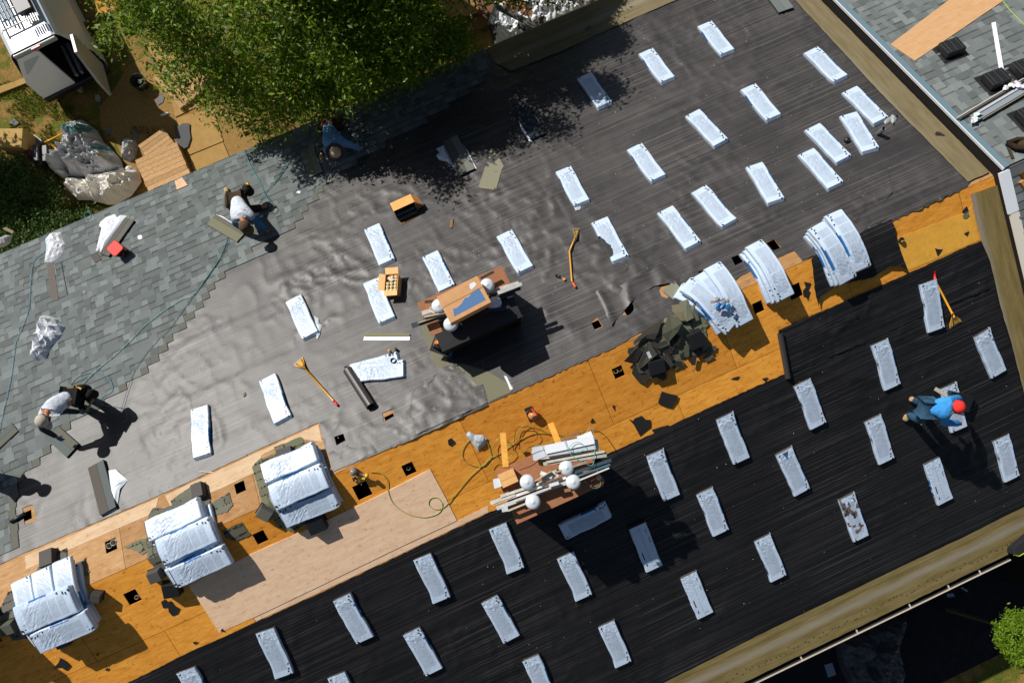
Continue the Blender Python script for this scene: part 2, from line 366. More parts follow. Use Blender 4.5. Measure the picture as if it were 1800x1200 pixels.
# walls, attic floor, soffit
mb = MB()
zu, zd = -TT * YU - .02, TT * YD - .02
for y in (YU - .45, YD + .45): mb.box(((XL + XR) / 2, y, (GZ + zd) / 2), (XR - XL, .2, zd - GZ), (.32, .29, .25))
mb.box((XL + .1, 0, (GZ + zd) / 2), (.2, YU - YD - 1.1, zd - GZ), (.32, .29, .25))
mb.build('wall', MT['col'], house)
mb = MB(); mb.box(((XL + XR) / 2, .2, zd - .12), (XR - XL, 12.6, .12), (.05, .04, .03)); mb.build('attic_floor', MT['dark'], house)
for x in (XL - .02, XR):                      # gable boards that close the attic
    mb = MB(); mb.poly([(x, YU, zd - .18), (x, YU, zu + .02), (x, 0, -.01), (x, YD, zd + .02), (x, YD, zd - .18)], (.25, .22, .18)); mb.build('gable', MT['col'], house)
# fascia and metal edges
mb = MB(); mb.box(((XL + XR) / 2, YU + .02, zu - .08), (XR - XL, .035, .18), (.42, .32, .22)); mb.build('fascia', MT['wood'], house)
mb = MB(); mb.box(((XL + XR) / 2, YU - .004, zu + .026), (XR - XL, .02, .02), (.50, .40, .30)); mb.build('drip_edge', MT['gloss'], house)
# lower gutter: open trough, dark inside, cream outer lip, white inner drip edge in lengths
xg0, xg1 = XL, H(1772, 975)[0]
mb = MB(); yg = YD - .02
prof = [(0, .02), (0, -.09), (-.07, -.09), (-.085, .015), (-.105, .015), (-.09, -.105), (.01, -.105)]
n0 = len(mb.v)
for x in (xg0, xg1): mb.v += [(x, yg + a, zd + b) for a, b in prof]
k = len(prof)
cg = [(.02, .02, .02), (.02, .02, .02), (.03, .03, .03), (.55, .48, .36), (.5, .42, .3), (.3, .25, .2)]
for i in range(k - 1): mb.face((n0 + i, n0 + i + 1, n0 + k + i + 1, n0 + k + i), cg[i])
mb.box(((xg0 + xg1) / 2, yg - .098, zd + .018), (xg1 - xg0, .026, .012), (.50, .43, .33))
mb.build('gutter', MT['col'], house)
mb = MB()
for a, b in (((1352, 1168), (1447, 1122)), ((1465, 1112), (1556, 1067)), ((1582, 1057), (1628, 1035)), ((1635, 1031), (1684, 1008)), ((1690, 1005), (1740, 981))):
    xa, xb = H(*a)[0], H(*b)[0]; mb.box(((xa + xb) / 2, YD + .01, TT * YD + .012), (xb - xa, .022, .012), (.72, .74, .76))
mb.build('drip_edge', MT['gloss'], house)
for p_ in ((1404, 1145), (1502, 1098), (1595, 1053), (1663, 1019), (1718, 993)):
    x = H(*p_)[0]; mb = MB(); mb.box((x, yg - .045, zd + .012), (.03, .10, .012), (.45, .40, .32)); mb.build('gutter_strap', MT['col'], house)

# ---- upper underlayment (grey in the low sun), lapped and wrinkled
def wrinkle(amp=1.0, seed=3):
    def f(x, w):
        wx = x + .5 * fbm(x * .9, w * .9, seed + 5); ww = w + .5 * fbm(x * .9 + 9, w * .9 + 4, seed + 6)
        n = fbm(wx * 1.15, ww * 1.5, seed, 3) - .5; rid = np.clip(1 - np.abs(n) * 13, 0, 1) ** 1.6
        n2 = vnoise(wx * 3.2, ww * 1.3, seed + 9) - .5; rid2 = np.clip(1 - np.abs(n2) * 5.5, 0, 1) ** 1.5
        n3 = vnoise(wx * 7 + ww * 2, ww * 2.6, seed + 13) - .5; rid3 = np.clip(1 - np.abs(n3) * 4.5, 0, 1) ** 2 * np.clip((fbm(x * .7, w * .8, seed + 61, 3) - .42) * 5, 0, 1)
        mask = np.clip((fbm(x * .42, w * .55, seed + 31, 3) - .40) * 4.5, 0, 1)
        lap = ((np.abs(w) - .35) / 1.07) % 1.0
        return amp * np.clip(.8 + (x + 4) * .06, .6, 1) * (.013 * rid3 + .016 * rid * (.25 + mask) + .012 * rid2 * mask + .004 * fbm(x * 4, w * 4, seed + 2)) + .005 * lap
    return f
U0 = [(-330, 1140), (0, 992), (40, 973), (211, 900), (330, 848), (450, 792), (561, 742), (566, 760), (572, 790), (577, 795), (586, 827), (640, 805), (719, 772), (790, 740), (858, 709),
      (900, 694), (1000, 649), (1090, 608), (1120, 588), (1200, 560), (1253, 552), (1300, 486), (1370, 452), (1395, 441), (1410, 459), (1442, 446), (1500, 424), (1562, 396), (1574, 391), (1640, 361), (1700, 331),
      (1706, 321), (1668, 285), (1634, 250), (1591, 206), (1536, 149), (1500, 110), (1458, 63), (1417, 20), (1400, 0), (1375, -45)]
polyU = [XW(q) for q in U0]; polyU = [(x, max(min(w, 7.36), .0)) for x, w in polyU]
polyU += [(polyU[-1][0], 7.36), (-13.4, 7.36), (-13.4, polyU[0][1])]
roof_sheet('underlayment', polyU, MT['felt_up'], .005, .055, up_cuts, wrinkle(1.0), house, rag=.01, px=False)
# a second length lapped over near the stacks, with curled corner
P2 = [(1046, 514), (1090, 503), (1142, 478), (1170, 457), (1182, 457), (1195, 470), (1213, 505), (1205, 515), (1190, 500), (1150, 504), (1120, 522), (1085, 560), (1075, 575)]
roof_sheet('underlayment_patch', [XW(q) for q in P2], MT['felt_up'], .012, .05, [u for u in up_cuts[6:7]], lambda x, w: .05 * np.clip(1 - np.abs(fbm(x * 2.2, w * .8, 5, 2) - .5) * 9, 0, 1) ** 1.3, house, rag=.01, px=False)
P3 = [(562, 742), (600, 722), (640, 708), (700, 690), (760, 663), (800, 640), (830, 655), (855, 700), (858, 712), (790, 742), (719, 774), (640, 807), (586, 829), (576, 792)]
roof_sheet('underlayment_patch', P3, MT['felt_up'], .010, .05, up_cuts[0:2], wrinkle(1.2, 17), house, rag=.012)
P4 = [(728, 660), (781, 645), (800, 640), (840, 680), (848, 677), (857, 708), (815, 728), (760, 752), (733, 764), (724, 730)]
roof_sheet('underlayment_patch', P4, MT['felt_up'], .017, .05, [], wrinkle(.9, 23), house, rag=.012)
P5 = [(1480, 330), (1530, 300), (1560, 300), (1568, 340), (1548, 362), (1558, 386), (1520, 404), (1500, 390), (1478, 370)]
roof_sheet('underlayment_patch', P5, MT['felt_up'], .016, .05, [], wrinkle(3.0, 41), house, rag=.02)
# old grey-green roofing left below the first flue box
def old_roof(name, poly, col=(.16, .155, .10), h=.016): return roof_sheet(name, poly, MT['shing'], h, .10, [], lambda x, w: .006 * fbm(x * 3, w * 3, 8), house, rag=.02, coln=col)
old_roof('old_roofing', [(733, 560), (758, 560), (790, 640), (815, 640), (850, 650), (905, 680), (898, 690), (860, 706), (858, 700), (850, 676), (812, 690), (806, 660), (793, 644), (768, 650)])
# ---- black underlayment on the far slope
L0 = [(150, 1232), (222, 1200), (330, 1146), (450, 1092), (560, 1042), (700, 976), (857, 901), (960, 852), (1050, 805), (1150, 760), (1250, 714), (1350, 669), (1384, 655), (1375, 615), (1366, 583), (1430, 554),
      (1500, 522), (1610, 475), (1700, 432), (1724, 425), (1738, 432), (1748, 470), (1760, 520), (1792, 640), (1860, 900), (1900, 1000)]
polyL = [XW(q) for q in L0]; polyL = [(min(x, 9.7), max(w, -6.9)) for x, w in polyL] + [(-13.4, -6.9), (-13.4, polyL[0][1])]
roof_sheet('underlayment', polyL, MT['felt_dn'], .006, .055, [], wrinkle(1.1, 55), house, rag=.012, px=False)
roof_sheet('underlayment_patch', [(1368, 579), (1430, 552), (1540, 505), (1610, 473), (1724, 423), (1740, 433), (1755, 500), (1640, 545), (1520, 600), (1390, 655), (1386, 640)], MT['felt_dn'], .014, .05, [], wrinkle(1.6, 66), house, rag=.012)
# black square draped over the ridge under the right-hand stack
P6 = [(1426, 455), (1440, 447), (1500, 419), (1520, 405), (1567, 386), (1576, 430), (1593, 474), (1580, 467), (1562, 468), (1530, 488), (1470, 500), (1440, 520), (1437, 540), (1430, 510)]
roof_sheet('draped_underlayment', [XW(q, .02) for q in P6], MT['felt_dn'], .03, .05, [], wrinkle(1.4, 77), house, rag=.015, r=.12, px=False)
# ---- tan membrane strips
def strip(name, poly, mat, uvf, h=.034, amp=.006): return roof_sheet(name, poly, mat, h, .12, [], lambda x, w: amp * fbm(x * 1.5, w * 1.5, 3), house, rag=.012, uvf=uvf, px=False)
XE = H(1745, 300)[0]; XE = 9.74
def cl(P, s): return [(min(max(x, -13.4), XE), (min(w, 7.38) if s > 0 else max(w, -6.93))) for x, w in P]
a = [XW(q) for q in ((1395, 0), (1412, 20), (1452, 62), (1495, 109), (1530, 148), (1585, 205), (1627, 247), (1665, 286), (1700, 322), (1746, 301))]
strip('edge_membrane', cl(a, 1) + [(XE, .12), (XE, 7.38), (a[0][0] - .05, 7.38)], MT['memb'], lambda x, w: (w, (XE - x) / 1.1))
a = [XW(q) for q in ((1703, 342), (1711, 380), (1722, 423), (1738, 460), (1750, 512), (1762, 560), (1775, 600), (1800, 700), (1830, 830), (1845, 880))]
strip('edge_membrane', [XW((1770, 322)), XW((1748, 326))] + cl(a, -1) + [(a[-1][0], -6.93), (XE, -6.93)], MT['memb_dn'], lambda x, w: (w, (XE - x) / 1.0), .036)
a = [XW(q) for q in ((1100, 1226), (1160, 1200), (1350, 1105), (1440, 1062), (1600, 985), (1700, 938), (1775, 900), (1830, 873))]
strip('edge_membrane', [(-2, -6.0)] + cl(a, -1) + [(XE, -6.93), (-2, -6.93)], MT['memb_dn'], lambda x, w: (x, (w + 6.93) / 1.0), .034)
a = [XW(q) for q in ((870, 112), (900, 127), (980, 95), (1075, 52), (1160, 15), (1220, -10), (1330, -60))]
strip('edge_membrane', [(a[0][0], 7.38)] + cl(a, 1) + [(a[-1][0] + 1.5, 6.4), (a[-1][0] + 1.5, 7.38)], MT['memb'], lambda x, w: (x, (7.38 - w) / 1.0), .032)
# nail marks dotted along the lower strip
mb = MB()
for i in range(70):
    x = 1.9 + i * .1 + random.uniform(-.04, .04); w = YD + .24 + random.uniform(-.05, .05)
    mb.prism([(x + .02 * math.cos(t) * random.uniform(.5, 1.2), w + .012 * math.sin(t)) for t in np.linspace(0, 5.2, 6)], .042, .044, (.10, .07, .03), f=lambda x, y, z: surf(x, y, z))
tag(mb.build('membrane_marks', MT['col'], house), kind='stuff')
# pale repair sheets of plywood
def plysheet(poly, mat, h, name='plywood_patch'):
    P = [XW(q) for q in poly]; mb = MB(); mb.uv = None
    n = len(P); mb.prism(P, 0, h, (.6, .4, .2), f=lambda x, y, z: surf(x, y, z)); mb.uv = np.array([(x, y) for x, y in P] * 2); return mb.build(name, mat, house)
plysheet([(331, 1027), (452, 968), (556, 922), (650, 878), (756, 824), (780, 868), (803, 914), (700, 962), (560, 1030), (470, 1073), (386, 1111), (360, 1070)], MT['ply_new'], .012)
plysheet([(445, 1084), (520, 1048), (640, 992), (806, 914), (857, 889), (859, 899), (700, 975), (560, 1041), (450, 1091)], MT['ply_new'], .004)
plysheet([(388, 1112), (445, 1084), (449, 1092), (392, 1119)], MT['ply_dn'], .008)
MT['ply_pale'] = plywood('ply_pale', (.50, .32, .17), (.60, .43, .27), (.66, .50, .34), (.8, .6, .42), .12, False)
plysheet([(44, 977), (211, 903), (279, 874), (272, 899), (262, 905), (180, 940), (100, 975), (46, 1001)], MT['ply_pale'], .004)
plysheet([(290, 870), (450, 796), (560, 746), (566, 776), (520, 770), (460, 800), (448, 830), (380, 862), (300, 890)], MT['ply_pale'], .004)
plysheet([(1565, 423), (1700, 372), (1708, 362), (1720, 418), (1722, 422), (1600, 474), (1592, 470)], mk('ply_yellow', (.80, .40, .045), .75, var=(9, .12)), .004)

# ------------------------------------------------------------------ laid shingles
def shingles(name, w0, w1, xr, parent, hz=0, tone=1.0, seed=1, xs=1, clipend=True):
    rs = random.Random(seed); mb = MB(); e = .143; s = 1 if w0 > 0 else -1; n = int(abs(w0 - w1) / e)
    base = (.136 * tone, .153 * tone, .149 * tone)
    def put(x0, x1, wb, wt, hb, ht, col):      # wedge: butt at wb (thick), head at wt
        P = [surf(x0, wb, hz + hb), surf(x1, wb, hz + hb), surf(x1, wt, hz + ht), surf(x0, wt, hz + ht)]
        Q = [surf(x0, wb, hz), surf(x1, wb, hz)]
        k = len(mb.v); mb.v += P + Q
        f = [(k, k + 1, k + 2, k + 3), (k + 4, k + 5, k + 1, k), (k + 1, k + 5, k + 2), (k, k + 3, k + 4)]
        for q in f: mb.face(q if s < 0 else q[::-1], col)
    for i in range(n):
        wb = w0 - s * i * e; wt = wb - s * e * 1.02
        for x0, x1 in xr(wb - s * e / 2):
            x = x0
            while x < x1:
                L = rs.uniform(.08, .21); xe = min(x + L, x1); v = rs.choice((.76, .86, .94, 1.0, 1.1, 1.3)) * rs.uniform(.93, 1.07)
                g = rs.uniform(-.008, .012); col = tuple(max(0, q * v + g * k) for q, k in zip(base, (.5, .4, .4)))
                tooth = rs.random() < .5
                if tooth: put(x, xe, wb, wt, .013, .004, col)
                else:
                    put(x, xe, wb, wt, .006, .003, col)
                    dk = tuple(q * .55 for q in col); wm = wb - s * e * .12
                    put(x + .004, xe - .004, wm + s * .028, wm, .0078, .0074, dk)
                x = xe
            if clipend and x1 < 8:              # exposed nailing strip of the course above at the stepped end
                put(x1 - .001, x1 + .13 + rs.random() * .04, wb - s * .002, wt, .006, .003, tuple(q * t for q, t in zip((.12, .12, .10), (1, 1, 1))))
    return mb.build(name, MT['shing'], parent)
stair = [(30, 852), (30, 880), (46, 836), (64, 816), (84, 792), (116, 755), (132, 737), (179, 704), (236, 680), (255, 660), (269, 640), (282, 624), (299, 604), (310, 587), (327, 571), (340, 552), (354, 536),
         (367, 517), (380, 500), (396, 481), (405, 460), (490, 430), (510, 405), (524, 387), (537, 372), (550, 356), (561, 342), (574, 325), (605, 302), (652, 268), (735, 222), (790, 186), (840, 150), (868, 118)]
SX = sorted([(XW(q)[1], XW(q)[0]) for q in stair]); sw = [a for a, b in SX]; sx = [b for a, b in SX]
def xr_main(w):
    xe = float(np.interp(w, sw, sx)); rs = random.Random(int(w * 1000)); return [(-13.2, xe - .13 + rs.uniform(-.05, .05))] if w > min(sw) - .3 else [(-13.2, sx[0] - .15)]
shingles('shingle_field', YU + .01, 1.05, xr_main, house, hz=.022, seed=5)
# metal-dark strip and vertical nick in the field near the bag
mb = MB(); P = [XW(q) for q in ((84, 467), (96, 463), (105, 528), (93, 532))]; mb.prism(P, .03, .036, (.11, .09, .08), f=lambda x, y, z: surf(x, y, z))
P = [XW(q) for q in ((109, 462), (110, 462), (121, 520), (120, 521))]; mb.prism(P, .03, .037, (.02, .02, .02), f=lambda x, y, z: surf(x, y, z)); mb.build('roof_flashing', MT['col'], house)

# ------------------------------------------------------------------ neighbouring roof (a step higher)
NB = empty('neighbouring_house', Matrix.Translation((0, 0, 0)), 'neighbouring house at the right with finished grey shingle roof, one step above the stripped roof', 'building')
HN = .30                                      # its roof surface stands this much higher
XN = H(1764, 297, HN)[0]
def surfN(x, w, h=0): x_, y_, z_ = surf(x, w, h); return (x_, y_, z_ + HN)
mb = MB(); XN2 = 19
for w0, w1 in ((0, 9.0), (-9.0, 0)):
    mb.poly([surfN(XN, w0, -.01), surfN(XN2, w0, -.01), surfN(XN2, w1, -.01), surfN(XN, w1, -.01)], (.1, .1, .1))
mb.poly([(XN, 9, GZ), (XN, -9, GZ), surfN(XN, -9, -.02), surfN(XN, 0, -.02), surfN(XN, 9, -.02)], (.012, .011, .011))  # step wall near black: the shaded gap under the trim put into its colour
mb.build('wall', MT['col'], NB)
for s in (1, -1):
    o = shingles('shingle_field', s * 8.9, 0, lambda w: [(XN + .06 + .02 * math.sin(w * 40), 17.5)], NB, seed=8 + s, hz=.02, tone=1.05); o.location.z = HN
mb = MB()                                     # rake trim: blue-grey metal band, white fascia edge
for w0, w1, cc in ((0.02, 8.9, (.13, .20, .235)),):
    mb.prism([(XN - .0, w0), (XN + .10, w0), (XN + .10, w1), (XN, w1)], .0, .034, cc, f=lambda x, y, z: surfN(x, y, z))
mb.build('rake_flashing', MT['gloss'], NB)
mb = MB()
mb.prism([(XN - .025, .01), (XN - .002, .01), (XN - .002, 8.9), (XN - .025, 8.9)], -.02, .03, (.60, .63, .66), f=lambda x, y, z: surfN(x, y, z))
mb.build('rake_trim', MT['gloss'], NB)
mb = MB()
wj = XW((1783, 372), .3)[1]
mb.prism([(XN - .12, -.02), (XN + .07, -.02), (XN + .07, wj), (XN - .12, wj)], -.02, .035, (.80, .84, .88), f=lambda x, y, z: surfN(x, y, z))
mb.build('rake_trim', MT['gloss'], NB)
mb = MB(); mb.prism([(XN - .10, wj - .006), (XN + .07, wj - .006), (XN + .07, -8.9), (XN - .10, -8.9)], -.02, .03, (.80, .74, .62), f=lambda x, y, z: surfN(x, y, z)); mb.build('rake_trim', MT['gloss'], NB)
def HNf(px, py, h=0): return H(px, py, HN / 1.0 + h)
def nframe(A, B, h=.02):
    a, b = Vector(HNf(*A, h)), Vector(HNf(*B, h)); m = (a + b) / 2; return frame(m, b - a, m.y), (b - a).length
# box vents on it
def roof_vent(A, B, depth, label):
    M, L = nframe(A, B, .02); r = empty('roof_vent', M, label, 'vent', 'black box vents on the neighbouring roof')
    m = MB(); L *= .85; m.box((0, 0, .006), (L * 1.3, L * 1.25, .012), (.02, .02, .02)); m.build('flange', MT['black'], r)
    m = MB(); m.box((0, 0, .10), (L, L * .86, .12), (.02, .02, .022), taper=.94)
    for q in (-.3, 0, .3): m.box((q * L, 0, .166), (.012, L * .80, .012), (.06, .06, .06))
    m.build('hood', MT['black'], r, bevel=.008); return r
roof_vent((1650, 98), (1689, 84), .3, 'black box vent just below the leaning end of the bare plywood sheet')
roof_vent((1727, 153), (1768, 138), .3, 'black box vent touched by the lower end of the white trim strip')
roof_vent((1777, 133), (1818, 118), .3, 'black box vent cut by the right edge of the photo, upper one of two there')
roof_vent((1786, 217), (1828, 201), .3, 'black box vent cut by the right edge of the photo, below the tied trim bundle')
# plywood sheet
Pn = [XW(q, HN + .02) for q in ((1566, 79), (1655, -8), (1702, -42), (1760, 3), (1700, 48), (1609, 107))]
def nthing(name, P, z0, z1, col, mat, label, cat, uv=False):
    m = MB(); cx, cw = np.mean(P, 0); o0 = Vector(surfN(cx, cw, z0)); m.prism(P, z0, z1, col, f=lambda x, y, z: tuple(Vector(surfN(x, y, z)) - o0))
    if uv: m.uv = np.array(list(P) * 2)
    o = m.build(name, mat); o.location = o0; return tag(o, label, cat)
nthing('plywood_sheet', [XW(q, HN + .04) for q in ((1566, 79), (1690, -15), (1765, 2), (1609, 108))], .024, .040, (.7, .4, .2), MT['ply_side'], 'clean tan plywood sheet lying on the neighbouring grey roof', 'plywood', True)
nthing('trim_strip', [XW(q, HN + .04) for q in ((1744, 41), (1751, 39), (1770, 148), (1762, 150))], .024, .034, (.8, .82, .85), MT['gloss'], 'long white trim strip lying on the grey shingles next to the plywood sheet', 'trim')
# bundle of long metal trims tied with white plastic
M, L = nframe((1705, 214), (1850, 128), .05)
tb = empty('trim_bundle', M, 'bundle of long grey metal trims tied with torn white plastic on the neighbouring roof', 'trim bundle')
m = MB(); m.box((.0, 0, .03), (L * .95, .16, .05), (.24, .27, .30)); m.box((.1, .05, .065), (L * .9, .045, .02), (.45, .46, .48)); m.build('flat_trim', MT['gloss'], tb)
for yy, cc, dx in ((.14, (.10, .085, .07), -.2), (.18, (.45, .42, .38), -.22), (.10, (.03, .03, .03), .02), (-.1, (.20, .17, .11), .1)):
    m = MB(); m.box((dx, yy, .03), (L * .92, .022, .03), cc); m.build('trim_rail', MT['gloss'], tb)
def rag_mesh(pts, R, col, seed, n=9):
    m = MB(); rs = random.Random(seed)
    for p in pts:
        k = len(m.v); q = []
        for a in range(n):
            t = 2 * math.pi * a / n; rr = R * rs.uniform(.35, 1.1); q.append((p[0] + rr * math.cos(t), p[1] + rr * math.sin(t) * .8, p[2] + rs.uniform(.0, R * .6)))
        m.v += q + [(p[0], p[1], p[2] + R * .5)]
        for a in range(n): m.face((k + a, k + (a + 1) % n, k + n), tuple(v * rs.uniform(.75, 1.1) for v in col))
    return m
rag_mesh([(.02, .2, .05), (.10, .14, .08), (.19, .08, .08), (.24, 0, .07), (.30, -.08, .05), (.22, .13, .07)], .085, (.75, .78, .82), 3).build('plastic_tie', MT['wrap'], tb)
rag_mesh([(-L / 2 + .08, -.01, .05), (-L / 2 + .16, .0, .06), (-L / 2 + .02, -.04, .04)], .10, (.75, .78, .82), 5).build('plastic_tie', MT['wrap'], tb)
# tool harness at the right edge
M, L = nframe((1775, 262), (1812, 258), .02)
hb = empty('tool_belt', M, 'dark leather tool belt with hanging strap lying on the neighbouring roof', 'tool belt')
m = MB(); m.tube([(-.2, .1, .05), (-.05, .13, .08), (.1, .11, .08), (.3, .13, .06)], .045, (.035, .022, .014)); m.tube([(-.2, .1, .04), (-.12, -.04, .08), (.05, -.1, .08), (.3, -.09, .05)], .05, (.03, .02, .012)); m.build('belt', MT['cloth'], hb, True)
m = MB(); m.lathe([(0, .14), (.07, .13), (.10, .07), (.11, 0)], (.05, .035, .02), 12, (.03, .0, .0)); m.build('pouch', MT['cloth'], hb, True)
m = MB(); m.box((-.2, -.1, .02), (.05, .26, .02), (.05, .04, .03)); m.build('strap', MT['cloth'], hb)
m = MB(); m.lathe([(0, .03), (.022, .02), (.022, 0)], (.8, .7, .6), 10, (.04, .01, .13)); m.build('buckle', MT['gloss'], hb)
nthing('wood_block', [XW(q, HN) for q in ((1787, 321), (1800, 312), (1812, 322), (1797, 334))], .02, .09, (.50, .26, .08), MT['wood'], 'small light wooden block below the tool belt on the neighbouring roof', 'wood block')
nthing('wood_block', [XW(q, HN) for q in ((1788, 306), (1802, 296), (1806, 304), (1794, 316))], .02, .07, (.10, .055, .02), MT['wood'], 'small dark brown wooden wedge just above the light block on the neighbouring roof', 'wood block')

# ------------------------------------------------------------------ shingle bundles
BL, BWd, BT = 1.0, .335, .085
def bundle_tex(u, v, var, top):
    rs = random.Random(var * 7 + 1); flip = var % 2; uu = 1 - u if flip else u
    col = np.array([.53, .635, .77]) * (1 + .05 * (vnoise(u * 9, v * 4, var) - .5) * 2)
    if not top:
        side_blue = (v > .5) == (var % 3 != 0) and .18 + .1 * (var % 4) < u < .55 + .1 * (var % 4)
        return (.02, .13, .36) if side_blue and vnoise(u * 14, 0, var) > .25 else tuple(col * .95)
    kind = 'seam' if var in (6,) else 'print'
    if kind == 'seam':
        if abs(v - .5) < .02: col = col * .82
        for (a, b, q) in ((.12, .2, .82), (.3, .42, .84), (.55, .72, .2), (.8, .86, .2)):
            if a < uu < b and abs(v - q) < .022: return (.03, .04, .06)
        if abs(uu - .9) < .006 and .55 < v < .8: return (.04, .05, .07)
        return tuple(col)
    if .13 < uu < .84 and .12 < v < .80:
        cell = ((uu - .13) * 5 / .71) % 1
        if cell > .05:
            col = col * .80
            if .12 < cell < .92 and int(v * 60) % 2 == 0 and vnoise(uu * 60, int(v * 30) * 3.1, var) > .45: col = col * .82
    if var == 10 and fbm(u * 7, v * 3, 91, 3) > .60 and u < .9: return (.16, .12, .10) if vnoise(u * 30, v * 9, 5) > .4 else (.03, .03, .035)
    if var == 11 and .03 < u < .20 and abs(v - .5) < (.20 - u) * 1.1: return (.10, .09, .06) if u < .10 - abs(v - .5) * .3 else (.02, .12, .33)
    if v > .93 and var % 3 != 0 and .22 + .08 * (var % 4) < u < .52 + .08 * (var % 4): return (.03, .15, .38)
    for (a, q) in ((.045, .86), (.10, .80), (.145, .84), (.24, .90), (.945, .14)):
        if abs(uu - a - .0) < .017 and abs(v - q - (uu - a) * 1.2) < .045: return (.025, .03, .045)
    if .87 < uu < .91 and .13 < v < .24 and (uu - .87) * 3 > (v - .13): return (.05, .06, .08)
    if .865 < uu < .905 and .30 < v < .37: return (.32, .42, .48)
    return tuple(col)
def bundle_arrays(var, openend=True, nu=84, seedo=0):
    """local: u along x (-.5..+.5), y across, z up from 0; x=-.5 is the end that may be open"""
    ring = []                                   # (y, z, vtop or None)
    nt_ = 30; hw = BWd / 2; T = BT
    for i in range(nt_ + 1): v = i / nt_; ring.append(((v - .5) * 2, 1.0, v, True))
    for z in (.72, .35, .0): ring.append((1.0, z, 1.0, False))
    for v in (.7, .3): ring.append(((v - .5) * 2, 0.0, v, False))
    for z in (.0, .35, .72): ring.append((-1.0, z, 0.0, False))
    N = len(ring); V = []; Fc = []; Cc = []
    rs = np.random.RandomState(var * 13 + 5); a1, a2 = rs.uniform(-.010, .010, 2); ph = rs.uniform(0, 6)
    for i in range(nu + 1):
        u = i / nu; x = (u - .5) * BL
        pinch = max(0, (u - .965) / .035); lip = max(0, 1 - u / .03)
        th = T * (1 - .72 * pinch) * (1 + .02 * math.sin(u * 9 + ph)); wd = hw * (1 + .012 * math.sin(u * 17 + ph) - .03 * pinch + (.03 * lip if openend else -.03 * lip))
        if not openend: th *= (1 - .6 * lip)
        off = a1 * math.sin(math.pi * u * 1.0) + a2 * math.sin(2 * math.pi * u)
        for (ry, rz, v, top) in ring:
            round_ = 1 - max(0, abs(ry) - .91) / .09
            z = rz * th
            if top: z -= (1 - round_) ** 2 * .014
            y = ry * wd + off + (0.014 * (float(vnoise(u * 7, 3.3, var)) - .5) * (1 if ry < -.8 else .2))
            if top:
                n1 = float(vnoise(u * 5, v * 2, var + 3)); wr = (1 - 4 * abs(float(fbm(u * 9 + v * 3, v * 7 - u * 16, var + 9, 2)) - .5))
                amp = .0062 * max(0, 1 - abs(u - (.12 if openend else .3)) / .34) + .0012
                z += .9 * amp * wr + .004 * (n1 - .5)
            if var == 9 and ry < -.05 and .34 < u < .86: y = max(y, -hw * (.95 - .55 * (1 - abs(u - .66) / .3) - .25 * float(vnoise(u * 22, 0, 3))) if u > .36 else y)
            V.append((x, y, z))
    V = np.array(V)
    for i in range(nu):
        for k in range(N):
            k2 = (k + 1) % N; Fc.append((i * N + k, i * N + k2, (i + 1) * N + k2, (i + 1) * N + k))
            top = k < nt_; v = (ring[k][2] + ring[k2][2]) / 2 if top else ring[k][2]
            Cc.append(bundle_tex((i + .5) / nu, v, var, top))
    Fc.append(tuple(nu * N + k for k in range(N))); Cc.append((.5, .56, .62))
    if not openend: Fc.append(tuple(range(N))[::-1]); Cc.append((.45, .5, .56))
    return V, Fc, Cc
def core_arrays(openend=True):
    m = MB(); x0 = -.5 + (.012 if openend else .04)
    for k in range(9):
        z0 = .006 + k * .0082; cc = random.choice([(.09, .09, .08), (.06, .06, .055), (.13, .12, .10), (.045, .045, .045)])
        m.box(((x0 + .46) / 2 + random.uniform(-.004, .004), random.uniform(-.003, .003), z0 + .0038), (.46 - x0, BWd - .03, .0076), cc)
    return m
PROTO = {}
def bundle(A, B, var, label, group, hb=None):
    """A: uphill/near end mid-point, B: other end (photo px, on the visible top face)"""
    M, L = frame2(A, B, BT / CO if hb is None else hb); sc = L / BL
    sc = min(max(sc, .93), 1.06)
    if var not in PROTO:
        r = empty('shingle_bundle', M, label, 'shingle bundle', group); V, Fc, Cc = bundle_arrays(var, OPENV[var])
        m = MB(); m.v = [tuple(v) for v in V]; m.f = Fc; m.c = Cc; m.mi = [0] * len(Fc); w = m.build('wrapper', MT['wrap'], r)
        s_ = core_arrays(OPENV[var]).build('shingles', MT['shing'], r); PROTO[var] = r
    else:
        p = PROTO[var]; r = p.copy(); C.objects.link(r)
        for ch in p.children: q = ch.copy(); C.objects.link(q); q.parent = r
        tag(r, label, 'shingle bundle', group)
    r.matrix_world = M @ Matrix.Diagonal((sc, 1, 1, 1)); return r
OPENV = {10: True, 11: True, 0: False, 1: False, 2: False, 3: True, 4: True, 5: True, 6: True, 7: False, 8: True, 9: False}
GU, GL = 'wrapped shingle bundles set out on the grey slope', 'wrapped shingle bundles set out on the black slope'
